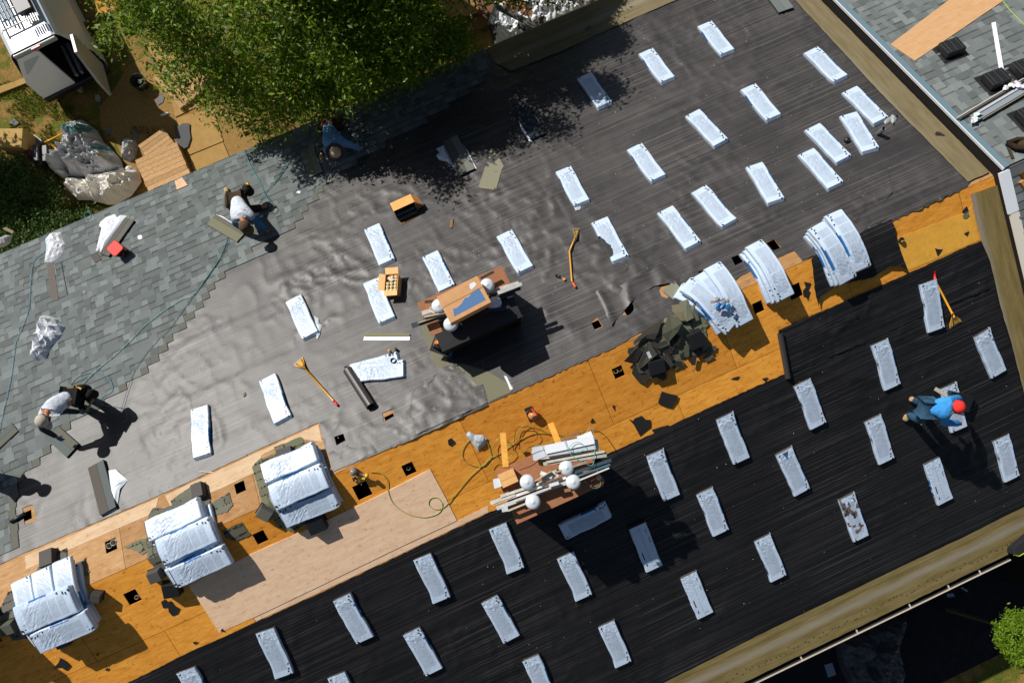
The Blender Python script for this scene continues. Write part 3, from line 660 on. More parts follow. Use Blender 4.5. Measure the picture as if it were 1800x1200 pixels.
UB = [((1237.5, 40), (1280.5, 92.5), 0, 'white shingle bundle highest on the grey slope, nearest the top edge of the photo'),
 ((1134, 88), (1175.5, 141), 0, 'white shingle bundle between the half shaded bundle and the one nearest the top edge'),
 ((1026, 130.5), (1064, 185.5), 1, 'white shingle bundle with its upper half in leaf shade'),
 ((1216, 196), (1269, 252), 1, 'white bundle down the middle of the grey slope, right of the half shaded one'),
 ((1114, 255.5), (1159, 314), 0, 'white bundle halfway between the half shaded one and the torn one'),
 ((1314, 150.5), (1362, 207), 0, 'white bundle left of and below the one nearest the top of the rake membrane'),
 ((1325, 287), (1365.5, 354.5), 1, 'white shingle bundle just left of the crowded group by the vent pipe'),
 ((1424, 86), (1480, 139), 2, 'white shingle bundle nearest the brown rake membrane at the top'),
 ((1492.5, 155), (1550.5, 213), 1, 'white shingle bundle whose lower end touches a black coil beside the rake membrane'),
 ((1490.5, 198), (1532, 265), 1, 'white shingle bundle just left of the standing vent pipe'),
 ((1427, 220.5), (1485.5, 281), 1, 'white bundle with a small black boot at its right side, by the pipe'),
 ((1416, 264), (1471, 327), 1, 'white shingle bundle lowest in the crowded group, with a bluish mark at its left edge'),
 ((989, 295), (1024, 357.5), 0, 'white shingle bundle with a small curled scrap of plastic at its lower corner'),
 ((1053, 384), (1092.5, 456), 9, 'white shingle bundle with a ragged torn left edge'),
 ((1168, 365.5), (1220, 432.5), 1, 'white shingle bundle right of the torn one'),
 ((1227, 330), (1284, 393), 2, 'white shingle bundle above and right of the torn one and its neighbour'),
 ((885, 407.5), (925, 475), 0, 'white shingle bundle directly above the flue box heaped with boards'),
 ((652.5, 395.5), (680.5, 462.5), 1, 'white shingle bundle below the tipped cardboard box'),
 ((755, 444), (786, 508), 1, 'white shingle bundle with its lower end under the brown board of the flue box'),
 ((651, 490.5), (681, 564), 0, 'white shingle bundle with the open carton of nail coils beside it'),
 ((514, 522), (546, 590.5), 0, 'white shingle bundle with a twist of clear plastic at its lower right side'),
 ((468, 660.5), (497.5, 739), 7, 'white shingle bundle left of the fallen shovel with the red grip'),
 ((349, 713), (355, 803), 7, 'white shingle bundle lying straight up and down near the beige capped worker')]
for a, b, v, l in UB: bundle(a, b, v, l, GU)
LB = [((465.5, 1108), (500.5, 1190.5), 3, 'wrapped bundle low on the black slope, left of the one at bottom centre left'),
 ((600.5, 1049), (643, 1127.5), 4, 'wrapped bundle below the left end of the pale new plywood on the black slope'),
 ((742, 978), (777.5, 1057.5), 3, 'wrapped bundle below the middle of the pale new plywood, with a blue right edge'),
 ((723, 1109), (765, 1183), 8, 'wrapped bundle near the bottom edge below the middle plywood bundle'),
 ((591, 1186), (628, 1268), 3, 'wrapped bundle whose top only shows at the bottom edge, left of centre'),
 ((326, 1177.5), (366, 1258), 5, 'wrapped bundle at the bottom left corner of the black underlayment, cut by the photo'),
 ((875, 924), (907.5, 1005.5), 3, 'wrapped bundle just left of the brown board and the shadow of the four globes'),
 ((860.5, 1052.5), (901, 1125.5), 8, 'wrapped bundle below the one left of the four globes shadow'),
 ((933, 1156), (965, 1235), 5, 'wrapped bundle cut off by the bottom edge, right of centre'),
 ((994, 975.5), (1027.5, 1053), 3, 'wrapped bundle whose upper corner is in the flue box shadow'),
 ((1066, 1096), (1097, 1170), 3, 'wrapped bundle nearest the bottom edge under the flue shadow'),
 ((1120.5, 924), (1152, 1002), 6, 'wrapped bundle more than half in the deep flue box shadow'),
 ((989, 937), (1071, 895), 7, 'wrapped bundle lying crosswise wholly in the flue box shadow'),
 ((1210.5, 1010), (1242, 1084), 6, 'wrapped bundle with a centre seam, lowest before the brown eave membrane'),
 ((1152, 795), (1182.5, 877.5), 4, 'wrapped bundle first to the right of the four globes'),
 ((1275, 730.5), (1305.5, 812.5), 4, 'wrapped bundle near the plywood edge, second to the right of the four globes'),
 ((1239, 863), (1269, 939), 5, 'wrapped bundle below and between the first two right of the globes'),
 ((1411, 672), (1440.5, 751), 5, 'wrapped bundle just below the black roll at the plywood edge'),
 ((1379, 792), (1412, 867.5), 11, 'wrapped bundle with a blue triangular tear at its upper end'),
 ((1547.5, 601), (1571, 683), 5, 'wrapped bundle below the scraper shovel that leans on another bundle'),
 ((1535.5, 735), (1560.5, 813), 5, 'wrapped bundle left of the boots of the worker in blue'),
 ((1639, 810), (1664, 884), 6, 'wrapped bundle with a seam, beside the long shadow of the worker in blue'),
 ((1761, 769), (1781, 844), 5, 'wrapped bundle nearest the right edge, right of the shadow of the worker in blue'),
 ((1728, 584), (1758, 660), 4, 'wrapped bundle nearest the steep brown membrane at the right'),
 ((1489, 872), (1515.5, 949), 10, 'wrapped bundle with torn scraps of paper on its cover'),
 ((1341, 944.5), (1370, 1019), 3, 'wrapped bundle between the seam bundle and the one with torn scraps'),
 ((1632.5, 495), (1648, 582.5), 5, 'wrapped bundle with the yellow scraper shovel laid against it'),
 ((1669, 677.5), (1688, 757), 8, 'wrapped bundle under the worker in blue and the black vent')]
for a, b, v, l in LB: bundle(a, b, v, l, GL)
# torn paper on one
# ---- bundles draped over the ridge
def draped(xc, wc, ang, h0, var, label, group, sc=1.0, scw=1.0):
    V, Fc, Cc = bundle_arrays(var, OPENV[var], 64); ca, sa = math.cos(ang), math.sin(ang)
    o0 = Vector(surf(xc, wc, h0, .22)); m = MB(); L = []
    def f(x, y, z):
        X = xc + (x * ca * sc - y * sa * scw); Wd = wc + (x * sa * sc + y * ca * scw)
        return tuple(Vector(surf(X, Wd, h0 + z, .22)) - o0)
    r = empty('shingle_bundle', Matrix.Translation(o0), label, 'shingle bundle', group)
    m.v = [f(*v) for v in V]; m.f = Fc; m.c = Cc; m.mi = [0] * len(Fc); m.build('wrapper', MT['wrap'], r)
    k = MB(); q = core_arrays(OPENV[var]); # subdivide core slabs along length
    n = 16; x0, x1 = -.488, .46
    for j in range(5):
        z0 = .006 + j * .015; cc = random.choice([(.09, .09, .08), (.06, .06, .055), (.13, .12, .10)]); b = len(k.v); hw = BWd / 2 - .015
        for i in range(n + 1):
            x = x0 + (x1 - x0) * i / n; k.v += [f(x, -hw, z0), f(x, hw, z0), f(x, hw, z0 + .014), f(x, -hw, z0 + .014)]
        for i in range(n):
            a = b + i * 4
            for t in range(4): k.face((a + t, a + (t + 1) % 4, a + 4 + (t + 1) % 4, a + 4 + t), cc)
        k.face((b, b + 3, b + 2, b + 1), cc); a = b + n * 4; k.face((a, a + 1, a + 2, a + 3), cc)
    k.build('shingles', MT['shing'], r); return r
def stack_criss(cx, name, px, seed, tops, rot=0.0):
    rs = random.Random(seed); x, w = XW(px, .2); G = 'bundles stacked across the ridge at the ' + name
    # first course across the ridge
    for i, d in enumerate((-.345, 0, .345)):
        draped(x + d + rs.uniform(-.01, .01), w + rs.uniform(-.03, .03), math.pi / 2 + rs.uniform(-.04, .04) + math.pi * 0, .0, rs.choice((0, 2, 7)), 'bottom course bundle of the %s, bent over the ridge, %s' % (name, ('left one', 'middle one', 'right one')[i]), G)
    for i, d in enumerate((-.345, 0, .345)):
        draped(x + rs.uniform(-.03, .03) - .02, w - d + rs.uniform(-.02, .02), rs.uniform(-.03, .05) + rot, .088, rs.choice((0, 1, 2)), 'second course bundle of the %s, along the ridge, %s' % (name, ('on the grey slope side', 'on the ridge line', 'on the far slope side')[i]), G)
    for i, (dx, dw, ang, h, v, lab) in enumerate(tops):
        draped(x + dx, w + dw, ang, h, v, lab, G)
PI = math.pi
stack_criss(0, 'leftmost ridge stack', (88, 1064), 1, [
    (-.36, .05, PI / 2 + .03, .176, 2, 'upper bundle bent over the ridge at the left side of the leftmost ridge stack'),
    (-.02, .06, PI / 2, .176, 0, 'upper bundle bent over the ridge in the middle of the leftmost ridge stack'),
    (.33, .07, PI / 2 - .04, .176, 0, 'upper bundle bent over the ridge at the right side of the leftmost ridge stack'),
    (-.03, -.02, -.03, .262, 1, 'topmost wide bundle along the ridge on the leftmost ridge stack'),
    (.05, -.38, .0, .262, 2, 'topmost bundle on the lower side of the leftmost ridge stack'),], .02)
stack_criss(0, 'second ridge stack', (325, 957), 2, [
    (-.05, .40, .02, .176, 7, 'bright top bundle on the sunny side of the second ridge stack'),
    (.05, .05, .0, .178, 1, 'top bundle along the middle of the second ridge stack, above the blue gap'),
    (.08, -.36, .0, .176, 1, 'top bundle on the far slope side of the second ridge stack, below the blue gap')], .03)
stack_criss(0, 'third ridge stack', (525, 856), 3, [
    (-.02, .38, .0, .176, 7, 'bright top bundle on the sunny side of the third ridge stack'),
    (.0, .0, -.01, .178, 1, 'top bundle along the middle of the third ridge stack, creased'),], .0)
x, w = XW((1265, 525), .1); G4 = 'bundles bent over the ridge beside the old shingle heap'
draped(x - .28, w + .02, PI / 2 + .55, .0, 2, 'lowest splayed bundle under the torn one beside the old shingle heap', G4)
draped(x - .20, w + .0, PI / 2 + .16, .08, 1, 'middle bundle showing beneath the torn one beside the old shingle heap', G4)
draped(x + .02, w + .03, PI / 2 + .12, .085, 0, 'smooth upper left bundle between the torn one and the long one', G4)
draped(x - .22, w - .03, PI / 2 + .42, .17, 2, 'torn bundle with blue print exposed, beside the old shingle heap', G4)
draped(x + .18, w + .0, PI / 2 + .03, .0, 0, 'bottom bundle under the long smooth one right of the torn one', G4)
draped(x + .19, w + .01, PI / 2 + .06, .172, 0, 'long smooth top bundle bent over the ridge, right of the torn one', G4, 1.05)
rr = empty('plastic_scrap', Matrix.Translation(Vector(H(1262, 530, .34))), 'crumpled silver and blue plastic scrap on the torn ridge bundle', 'plastic scrap')
rag_mesh([(-.08, .02, 0), (0, .03, .01), (.08, -.02, 0), (.14, -.06, 0)], .075, (.30, .27, .24), 12, 11).build('crumpled_film', MT['wrap'], rr)
rag_mesh([(-.03, -.06, 0), (.05, -.10, .0), (.10, -.15, 0)], .085, (.02, .16, .42), 13, 7).build('blue_print', MT['wrap'], rr)
x, w = XW((1352, 476), .1); G5 = 'bundles bent over the ridge between the torn pile and the right-hand pile'
draped(x - .09, w + .0, PI / 2 + .02, 0, 7, 'lowest of three bundles of the single narrow pile on the ridge', G5)
draped(x - .04, w - .01, PI / 2 + .03, .086, 0, 'middle of three bundles of the single narrow pile on the ridge', G5)
draped(x + .01, w + .0, PI / 2 + .05, .172, 0, 'topmost of three bundles of the single narrow pile on the ridge', G5)
x, w = XW((1478, 434), .1); G6 = 'bundles bent over the ridge on the black draped square'
for i in range(3): draped(x - .24 + .03 * i, w - .05 + .01 * i, PI / 2 + .05 + .02 * i, .005 + .086 * i, (2, 0, 1)[i], ('bottom', 'middle', 'top')[i] + ' bundle of the left half of the right-hand ridge pile', G6)
for i in range(3): draped(x + .14 + .015 * i, w + .05, PI / 2 - .02 + .01 * i, .005 + .086 * i, (2, 0, 1)[i], ('bottom', 'middle', 'top')[i] + ' bundle of the right half of the right-hand ridge pile', G6)

# ================================================================== FLUE BOXES WITH MATERIAL HEAPED ON THEM
def athz_(p, z): return Vector(atz(p[0], p[1], z))
def flue_box(name_label, corners, zt, caps, capz, wallc=(.10, .06, .035), seed=1, sheet=None, drop=0):
    P = [athz_(q, zt) for q in corners]; cx = sum(P, Vector()) / 4
    x0, x1 = min(p.x for p in P), max(p.x for p in P)
    ax = (P[1] - P[0]); ax.z = 0; L1 = ax.length; ax.normalize(); ay = Vector((-ax.y, ax.x, 0)); L2 = abs((P[3] - P[0]).dot(ay))
    zb = -TT * (abs(cx.y) + .5) ; M = Matrix(((ax.x, ay.x, 0, cx.x), (ax.y, ay.y, 0, cx.y), (0, 0, 1, zb), (0, 0, 0, 1)))
    r = empty('flue_box', M, name_label, 'chimney', 'roofed flue boxes used as work tables'); hh = zt - zb
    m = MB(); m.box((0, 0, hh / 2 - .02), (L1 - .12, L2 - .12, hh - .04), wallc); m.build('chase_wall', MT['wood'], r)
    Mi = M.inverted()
    if drop: m = MB(); m.box((0, 0, hh - .04 - drop / 2 + .03), (L1 - .1, L2 - .1, drop), (.008, .008, .009)); m.build('shade_cover', MT['black'], r)  # near-black cover: the shade under the heap put into its colour
    m = MB()
    if sheet: P4_ = [Mi @ athz_(q, zt) for q in sheet]; m.prism([(p.x, p.y) for p in P4_][::1], hh - .024, hh, (.33, .14, .065))
    else: m.box((0, 0, hh - .012), (L1, L2, .024), (.33, .14, .065))
    m.build('top_sheet', MT['col'], r)
    for q, zz in zip(caps, capz):
        p = Mi @ athz_(q, zz); h0 = p.z
        m = MB(); m.lathe([(.085, hh - .03 - h0), (.085, -.06)], (.10, .10, .10), 16); m.lathe([(.0, .0)], (.6, .6, .6)) if False else None
        g = m.build('flue_pipe', MT['metal'], r, True); g.location = (p.x, p.y, h0)
        m = MB(); prof = [(.118, -.075), (.124, -.045), (.118, -.012), (.098, .012), (.06, .028), (.022, .034), (.018, .038), (0, .039)]
        m.lathe(prof, (.62, .65, .69), 28); m.lathe([(.0, -.07), (.118, -.075)], (.1, .1, .1), 28); m.build('cap', MT['metal'], g, True)
    return r, M, hh
ZA = .42
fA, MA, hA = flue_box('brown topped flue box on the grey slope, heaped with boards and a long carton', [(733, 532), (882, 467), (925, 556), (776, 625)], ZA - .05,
                      [(856, 501), (869, 532), (771, 537), (792, 569)], [.62, .52, .60, .56], wallc=(.02, .014, .01), drop=.05,  # walls near black as well, painting in the shade around the heap
                      sheet=[(733, 532), (882, 467), (900, 505), (770, 562), (778, 583), (758, 590)])
fB, MBm, hB = flue_box('brown topped flue box at the ridge with four round white flue caps in the open', [(868, 829), (1020, 761), (1063, 850), (909, 921)], ZA,
                       [(927, 847), (996, 822), (1008, 847), (937, 882)], [.64, .66, .66, .65])
# unseen flue box, added past the left edge to throw its shadow in
fC, MCm, hC = flue_box('unseen flue box added beyond the left edge to shade the plywood corner', [(-215, 1120), (-63, 1052), (-20, 1141), (-174, 1212)], ZA,
                       [(-156, 1138), (-87, 1113), (-75, 1138), (-146, 1173)], [.64, .66, .66, .65])
def lay(name, label, cat, A, B, z, width, th, col, mat='wood', group=None, tilt=0, z2=None):
    a, b = athz_(A, z), athz_(B, z if z2 is None else z2); d = b - a; L = d.length; x = d.normalized(); y = Vector((0, 0, 1)).cross(x).normalized(); n = x.cross(y); m_ = (a + b) / 2
    M = Matrix(((x.x, y.x, n.x, m_.x), (x.y, y.y, n.y, m_.y), (x.z, y.z, n.z, m_.z), (0, 0, 0, 1)))
    m = MB(); m.box((0, 0, th / 2), (L, width, th), col); o = m.build(name, MT[mat]); o.matrix_world = M; return tag(o, label, cat, group)
# --- heap on box A
GA = 'boards heaped on the first flue box'
zt = ZA + .03
bA = [((742, 551), (912, 498), .07, .03, (.50, .47, .42), 'cream splintered board on the first flue box, longest one pointing right'),
      ((724, 573), (905, 512), .08, .03, (.05, .06, .07), 'blackish board on the first flue box reaching furthest left'),
      ((745, 562), (915, 507), .05, .05, (.04, .045, .05), 'dark board under the cream splintered one'),
      ((735, 568), (830, 535), .03, .05, (.34, .29, .22), 'weathered narrow board at the left of the long carton'),
      ((850, 548), (893, 541), .05, .04, (.03, .035, .045), 'short dark board below the blue shaded flue cap'),
      ((746, 558), (800, 546), .03, .06, (.42, .36, .28), 'short tan batten beside the lower left flue cap'),
      ((845, 490), (868, 478), .035, .05, (.05, .04, .035), 'short dark stick at the upper right of the carton'),
      ((747, 531), (775, 528), .04, .03, (.05, .045, .04), 'short dark offcut at the left edge of the first flue box'),
      ((875, 516), (917, 500), .06, .06, (.46, .46, .44), 'pale broken board end lying uppermost at the right of the first flue box')]
for i, (a, b, w_, t_, cc, l) in enumerate(bA): lay('board', l, 'board', a, b, zt + .012 * i, w_, t_, cc, 'wood', GA)
m = MB(); M, L = gframe2((752, 540), (765, 545), ZA); sc_ = [(0, 0, .05), (.07, .03, .06), (.05, -.04, .05)]
m = rag_mesh(sc_, .06, (.60, .56, .50), 31, 7); o = m.build('paper_scrap', MT['cloth']); o.matrix_world = M; tag(o, 'crumpled white paper left of the long carton', 'paper scrap')
# long carton: top corners
zc = 1.02; q = [athz_(p, zc) for p in ((768, 523), (839, 486), (861, 527), (793, 569))]
ax = (q[1] - q[0]); L1 = ax.length; ax.normalize(); ay = Vector((-ax.y, ax.x, 0)); L2 = (q[3] - q[0]).length; cm = sum(q, Vector()) / 4
Mc = Matrix(((ax.x, ay.x, 0, cm.x), (ax.y, ay.y, 0, cm.y), (0, 0, 1, zc - .30), (0, 0, 0, 1)))
r = empty('carton', Mc, 'long closed cardboard carton with a peeled blue patch on top of the first flue box', 'cardboard box')
m = MB(); cc = c(205, 155, 108); m.box((0, 0, .15), (L1, L2, .30), cc); m.build('carton_body', MT['card'], r)
m = MB(); pat = [(-.24, -.13), (-.20, -.02), (-.16, -.04), (-.06, -.02), (.02, .03), (.08, .02), (.16, .06), (.27, .07), (.28, -.13)]
sx_ = L1 / .66; m.prism([(x * sx_, (y - .02) * L2 / .42) for x, y in pat], .3005, .3015, (.10, .20, .38)); m.build('peeled_patch', MT['gloss'], r)
m = MB(); m.prism([(.19, .08), (.30, .12), (.28, .18), (.20, .18), (.17, .12)], .3005, .303, (.75, .76, .78)); m.build('torn_label', MT['gloss'], r)
m = MB(); m.box((0, .04, .3012), (L1 * .985, .012, .0014), (.30, .17, .08)); m.build('tape_seam', MT['gloss'], r)
# black box vent with orange packet
zv = .12
M, L = gframe2((757, 612), (797, 626), 0); M, L = gframe2((762, 606), (795, 622), 0)
a = athz_((777, 603), .1); r = empty('roof_vent', gframe((a.x, a.y, -.48), math.atan2(*(lambda d: (d.y, d.x))(athz_((797, 627), .1) - athz_((757, 613), .1)))), 'upturned black box vent leaning at the first flue box and holding an orange packet', 'vent')
m = MB(); m.box((0, 0, .30), (.40, .34, .03), (.02, .02, .022)); m.build('flange', MT['black'], r)
m = MB(); m.box((-.02, .02, .38), (.29, .25, .16), (.035, .035, .04), taper=.92); m.build('hood', MT['black'], r, bevel=.01)
m = MB(); m.box((.17, -.1, .322), (.05, .10, .012), (.10, .16, .24)); m.build('sticker', MT['gloss'], r)
rr = empty('snack_packet', gframe(athz_((772, 601), .02), .4), 'crumpled orange snack packet on the black vent', 'packet')
m = MB(); m.prism([(-.08, -.055), (-.02, -.065), (.07, -.06), (.08, .0), (.07, .06), (-.0, .055), (-.075, .06), (-.065, 0)], 0, .02, (.80, .22, .03), f=lambda x, y, z: (x, y, z + .012 * math.sin(x * 70) * (z > 0))); m.build('packet_body', MT['gloss'], rr)
m = MB(); m.prism([(-.03, -.03), (.02, -.03), (.03, .02), (-.02, .03)], .034, .037, (.75, .65, .6)); m.build('packet_print', MT['gloss'], rr)
lay('board', 'short orange plywood offcut catching sun in the shadow of the first flue box', 'board', (908, 559), (919, 555), -.28, .05, .02, (.75, .33, .08), 'wood')
lay('board', 'small tan wood block at the edge of the old grey roofing', 'board', (773, 643), (783, 638), -.75, .035, .02, (.75, .33, .10), 'wood')
lay('trim_strip', 'long dark strip lying in the shadow below the first flue box', 'trim', (806, 614), (827, 650), -.45, .035, .02, (.05, .06, .07), 'gloss')
# --- heap on box B
GB = 'boards heaped on the second flue box'
bB = [((866, 885), (995, 838), .05, .04, (.66, .66, .62), 'white board crossing the left cap on the second flue box'),
      ((873, 893), (1000, 846), .06, .03, (.50, .52, .50), 'grey white board below the white one crossing the left cap'),
      ((880, 872), (960, 845), .04, .05, (.62, .58, .50), 'cream lath above the left cap'),
      ((905, 880), (985, 850), .03, .06, (.55, .56, .54), 'narrow white lath between the two left caps'),
      ((862, 884), (905, 868), .06, .02, (.58, .52, .42), 'short cream board at the far left of the second flue box'),
      ((893, 897), (925, 884), .025, .05, (.55, .47, .36), 'thin stick beside the lower left cap'),
      ((882, 895), (893, 893), .08, .04, (.55, .56, .58), 'broken white block at the lower left edge of the second flue box'),
      ((1010, 838), (1072, 816), .03, .05, (.06, .14, .18), 'dark teal board at the right of the caps'),
      ((1005, 832), (1074, 808), .05, .03, (.04, .07, .09), 'blackish board right of the upper cap'),
      ((1014, 845), (1070, 822), .02, .07, (.62, .60, .54), 'thin pale lath furthest right on the second flue box'),
      ((955, 815), (1066, 800), .05, .03, (.40, .40, .36), 'long greyish lath just below the metal trims'),
      ((960, 812), (1062, 793), .035, .05, (.58, .52, .40), 'long cream lath touching the metal trims'),
      ((975, 830), (1030, 812), .03, .05, (.30, .27, .20), 'brownish lath touching the upper cap'),
      ((952, 842), (980, 831), .12, .02, (.56, .52, .44), 'pale wide offcut between the caps'),
      ((950, 830), (970, 838), .06, .05, (.68, .69, .70), 'white block between the left and upper caps'),
      ((965, 853), (982, 848), .05, .05, (.68, .68, .66), 'white block right of the one between the caps'),
      ((992, 862), (1003, 860), .05, .03, (.32, .15, .07), 'small brown offcut under the right cap'),
      ((940, 845), (968, 828), .012, .09, (.55, .40, .22), 'thin tan stick standing out between the caps')]
for i, (a, b, w_, t_, cc, l) in enumerate(bB): lay('board', l, 'board', a, b, ZA + .11 + .008 * i, w_, t_, cc, 'wood', GB)
GT = 'white metal trims on the second flue box'
for i, (a, b, w_, t_, cc, l, dz) in enumerate([((936, 797), (1052, 783), .22, .02, (.50, .52, .54), 'widest flat grey white metal trim under the others on the second flue box', 0),
    ((958, 790), (1043, 772), .14, .07, (.78, .80, .83), 'folded white metal trim uppermost on the second flue box', .05),
    ((962, 798), (1046, 785), .07, .06, (.52, .54, .57), 'grey side trim just below the folded white one', .03),
    ((1018, 778), (1043, 768), .22, .012, (.72, .74, .77), 'short white metal plate at the right of the trims', .025),
    ((937, 801), (957, 793), .17, .012, (.55, .58, .61), 'square grey metal plate at the left end of the trims', .02),
    ((1040, 800), (1066, 796), .05, .04, (.36, .36, .34), 'short grey trim end sticking out to the right', .03)]):
    o = lay('metal_trim', l, 'trim', a, b, ZA + .10 + dz, w_, t_, cc, 'gloss', GT)
a = athz_((890, 839), ZA + .2)
q = [athz_(p, ZA + .22) for p in ((876, 836), (903, 824), (910, 845), (883, 856))]; ax = (q[1] - q[0]); L1 = ax.length; ax.normalize(); cm = sum(q, Vector()) / 4
r = empty('carton', Matrix(((ax.x, -ax.y, 0, cm.x), (ax.y, ax.x, 0, cm.y), (0, 0, 1, ZA + .02), (0, 0, 0, 1))), 'small closed cardboard box at the left end of the second flue box', 'cardboard box')
m = MB(); m.box((0, 0, .10), (L1, .22, .20), c(222, 170, 108)); m.build('carton_body', MT['card'], r)
m = MB(); m.box((0, .0, .2), (L1 * .98, .01, .003), (.4, .25, .12)); m.build('tape_seam', MT['card'], r)
m = MB(); m.prism([(-L1 / 2 - .14, -.07), (-L1 / 2 - .01, -.08), (-L1 / 2 - .0, .06), (-L1 / 2 - .1, .08)], .08, .10, (.62, .68, .75)); m.build('paper_flap', MT['gloss'], r)
lay('board', 'brown sheet scrap lying under the upper end of the metal trims', 'board', (988, 776), (1020, 763), ZA + .03, .12, .01, (.27, .12, .06), 'wood')
lay('board', 'tan plywood wedge leaning on the ridge side of the second flue box', 'board', (884, 762), (889, 822), .05, .10, .03, (.60, .30, .06), 'wood', z2=ZA)
lay('board', 'orange plywood strip standing behind the circular saw', 'board', (968, 745), (990, 800), .03, .10, .03, (.70, .30, .05), 'wood', z2=ZA)
lay('board', 'orange plywood offcut leaning against the ridge side of the second flue box', 'board', (952, 812), (968, 840), .3, .14, .02, (.62, .28, .06), 'wood', z2=.43)
# cable drum and bits on the right corner
r = empty('cable_reel', gframe(athz_((1050, 845), ZA + .03), .3), 'brown reel with a cream spool at the right corner of the second flue box', 'cable reel')
m = MB(); m.lathe([(0, .05), (.10, .05), (.11, .03), (.11, 0)], (.28, .12, .06), 18); m.build('reel', MT['wood'], r, True)
m = MB(); m.lathe([(0, .09), (.04, .085), (.045, .05)], (.50, .44, .30), 14, (.05, .03, 0)); m.build('spool', MT['gloss'], r, True)
r = empty('paint_can', gframe(athz_((962, 886), .2), .3), 'dark blue bucket standing in the shadow between the lower caps', 'bucket')
m = MB(); m.lathe([(0, .10), (.075, .10), (.08, .12), (.08, 0)], (.03, .07, .12), 18); m.build('bucket_body', MT['gloss'], r, True)
m = MB(); m.lathe([(0, .02), (.018, .012), (.018, 0)], (.8, .45, .3), 10, (.04, .05, .12)); m.build('lid_knob', MT['gloss'], r, True)

# ================================================================== HOSES AND ROPES
def hose(name, label, cat, pts, r, col, h=.05, closed=False, absz=None, mat='gloss'):
    P = []
    for p in pts:
        if len(p) == 3 and absz is None: P.append(Vector(H(p[0], p[1], p[2])))
        elif len(p) == 3: P.append(athz_(p, p[2]))
        else: P.append(Vector(H(p[0], p[1], h)) if absz is None else athz_(p, absz))
    n = len(P); out = []
    for i in range(n if closed else n - 1):         # Catmull-Rom
        p0, p1, p2, p3 = [P[(i + k) % n] if closed else P[min(max(i + k, 0), n - 1)] for k in (-1, 0, 1, 2)]
        for k in range(6):
            t = k / 6; out.append(.5 * ((2 * p1) + (-p0 + p2) * t + (2 * p0 - 5 * p1 + 4 * p2 - p3) * t * t + (-p0 + 3 * p1 - 3 * p2 + p3) * t ** 3))
    out.append(P[0] if closed else P[-1]); o0 = out[0].copy(); m = MB(); m.tube([p - o0 for p in out], r * .78, col, 6)
    o = m.build(name, MT[mat], None, True); o.location = o0; return tag(o, label, cat)
TEAL, YG, BLK = (.03, .30, .30), (.30, .36, .06), (.015, .014, .014)
hose('air_hose', 'teal air hose running down the left edge of the shingle field', 'hose', [(86, 407), (80, 420), (79, 440), (62, 455), (56, 475), (53, 510), (50, 545), (38, 578), (27, 605), (20, 660), (4, 730), (-10, 800)], .008, (.05, .26, .34))
hose('safety_rope', 'thin black line beside the teal hose at the left edge', 'rope', [(79, 458), (60, 475), (55, 500)], .005, BLK)
hose('air_hose', 'teal hose from the kneeling white shirted worker down toward the beige capped one', 'hose', [(405, 392), (397, 425), (385, 455), (365, 485), (340, 518), (318, 527), (290, 545), (255, 572), (228, 600), (195, 630), (168, 652), (140, 680)], .008, TEAL)
hose('safety_rope', 'thin black line from the white shirted worker across the stepped shingles', 'rope', [(408, 400), (395, 440), (370, 480), (340, 520), (300, 575), (275, 600), (250, 630), (235, 655), (222, 690), (211, 728)], .006, BLK)
hose('air_hose', 'blue teal hose looped beside the beige capped worker', 'hose', [(129, 692), (125, 675), (140, 660), (165, 655), (188, 662), (197, 675), (195, 688), (180, 697), (176, 706), (185, 713), (200, 714), (215, 717), (224, 728), (222, 738), (213, 743)], .007, (.04, .22, .28))
hose('air_hose', 'teal hose from the eave to the black tool of the white shirted worker', 'hose', [(430, 262), (440, 290), (457, 320), (466, 342), (475, 358), (474, 368)], .008, TEAL)
hose('safety_rope', 'black line curling right of the white shirted worker', 'rope', [(524, 262), (505, 290), (485, 318), (468, 338), (455, 358), (443, 373)], .006, (.02, .10, .11))
hose('safety_rope', 'black slack line below the crossing of the two teal hoses', 'rope', [(466, 340), (478, 355), (488, 367), (486, 374), (480, 376)], .006, BLK)
hose('air_hose', 'light teal hose from the eave toward the shaded worker', 'hose', [(545, 230), (530, 256), (512, 280), (496, 305), (480, 325)], .007, TEAL)
hose('air_hose', 'small teal hose ring at the gutter near the white wrapped shingles', 'hose', [(150, 374), (156, 373), (160, 378), (157, 384), (151, 384), (148, 379)], .007, TEAL, .05, True)
hose('air_hose', 'dark hose from the left edge to the dark tool near the left edge', 'hose', [(0, 825), (8, 835), (14, 845), (12, 853)], .007, (.05, .12, .16))
hose('air_hose', 'yellow green air hose from the nail gun over the pale plywood to the heap', 'hose', [(650, 829), (668, 831), (680, 843), (682, 862), (692, 885), (715, 902), (745, 909), (770, 902), (778, 888), (770, 875), (757, 876), (754, 887), (766, 895), (782, 890), (800, 868), (825, 838), (845, 820), (862, 805), (880, 795), (905, 778), (935, 762), (965, 762), (985, 768), (1000, 800), (1012, 820)], .007, YG, .02)
hose('air_hose', 'yellow green hose loop left of the heap around the white crumpled sheet', 'hose', [(861, 792), (855, 775), (838, 768), (822, 775), (812, 792), (815, 808), (832, 818), (850, 818), (862, 803)], .007, YG, .02, True)
zz = .05
hose('air_hose', 'yellow green hose coil just left of the circular saw shadow', 'hose', [(895, 785), (890, 772), (878, 770), (868, 780), (868, 795), (878, 808), (892, 806), (902, 795), (897, 782), (905, 770), (915, 752), (928, 745), (945, 750), (958, 758), (975, 758), (990, 763)], .007, YG, .06)
hose('air_hose', 'small yellow green hose ring at the left end of the heap', 'hose', [(868, 810), (862, 815), (860, 822), (866, 828), (876, 825), (880, 816), (875, 810)], .006, YG, .06, True)
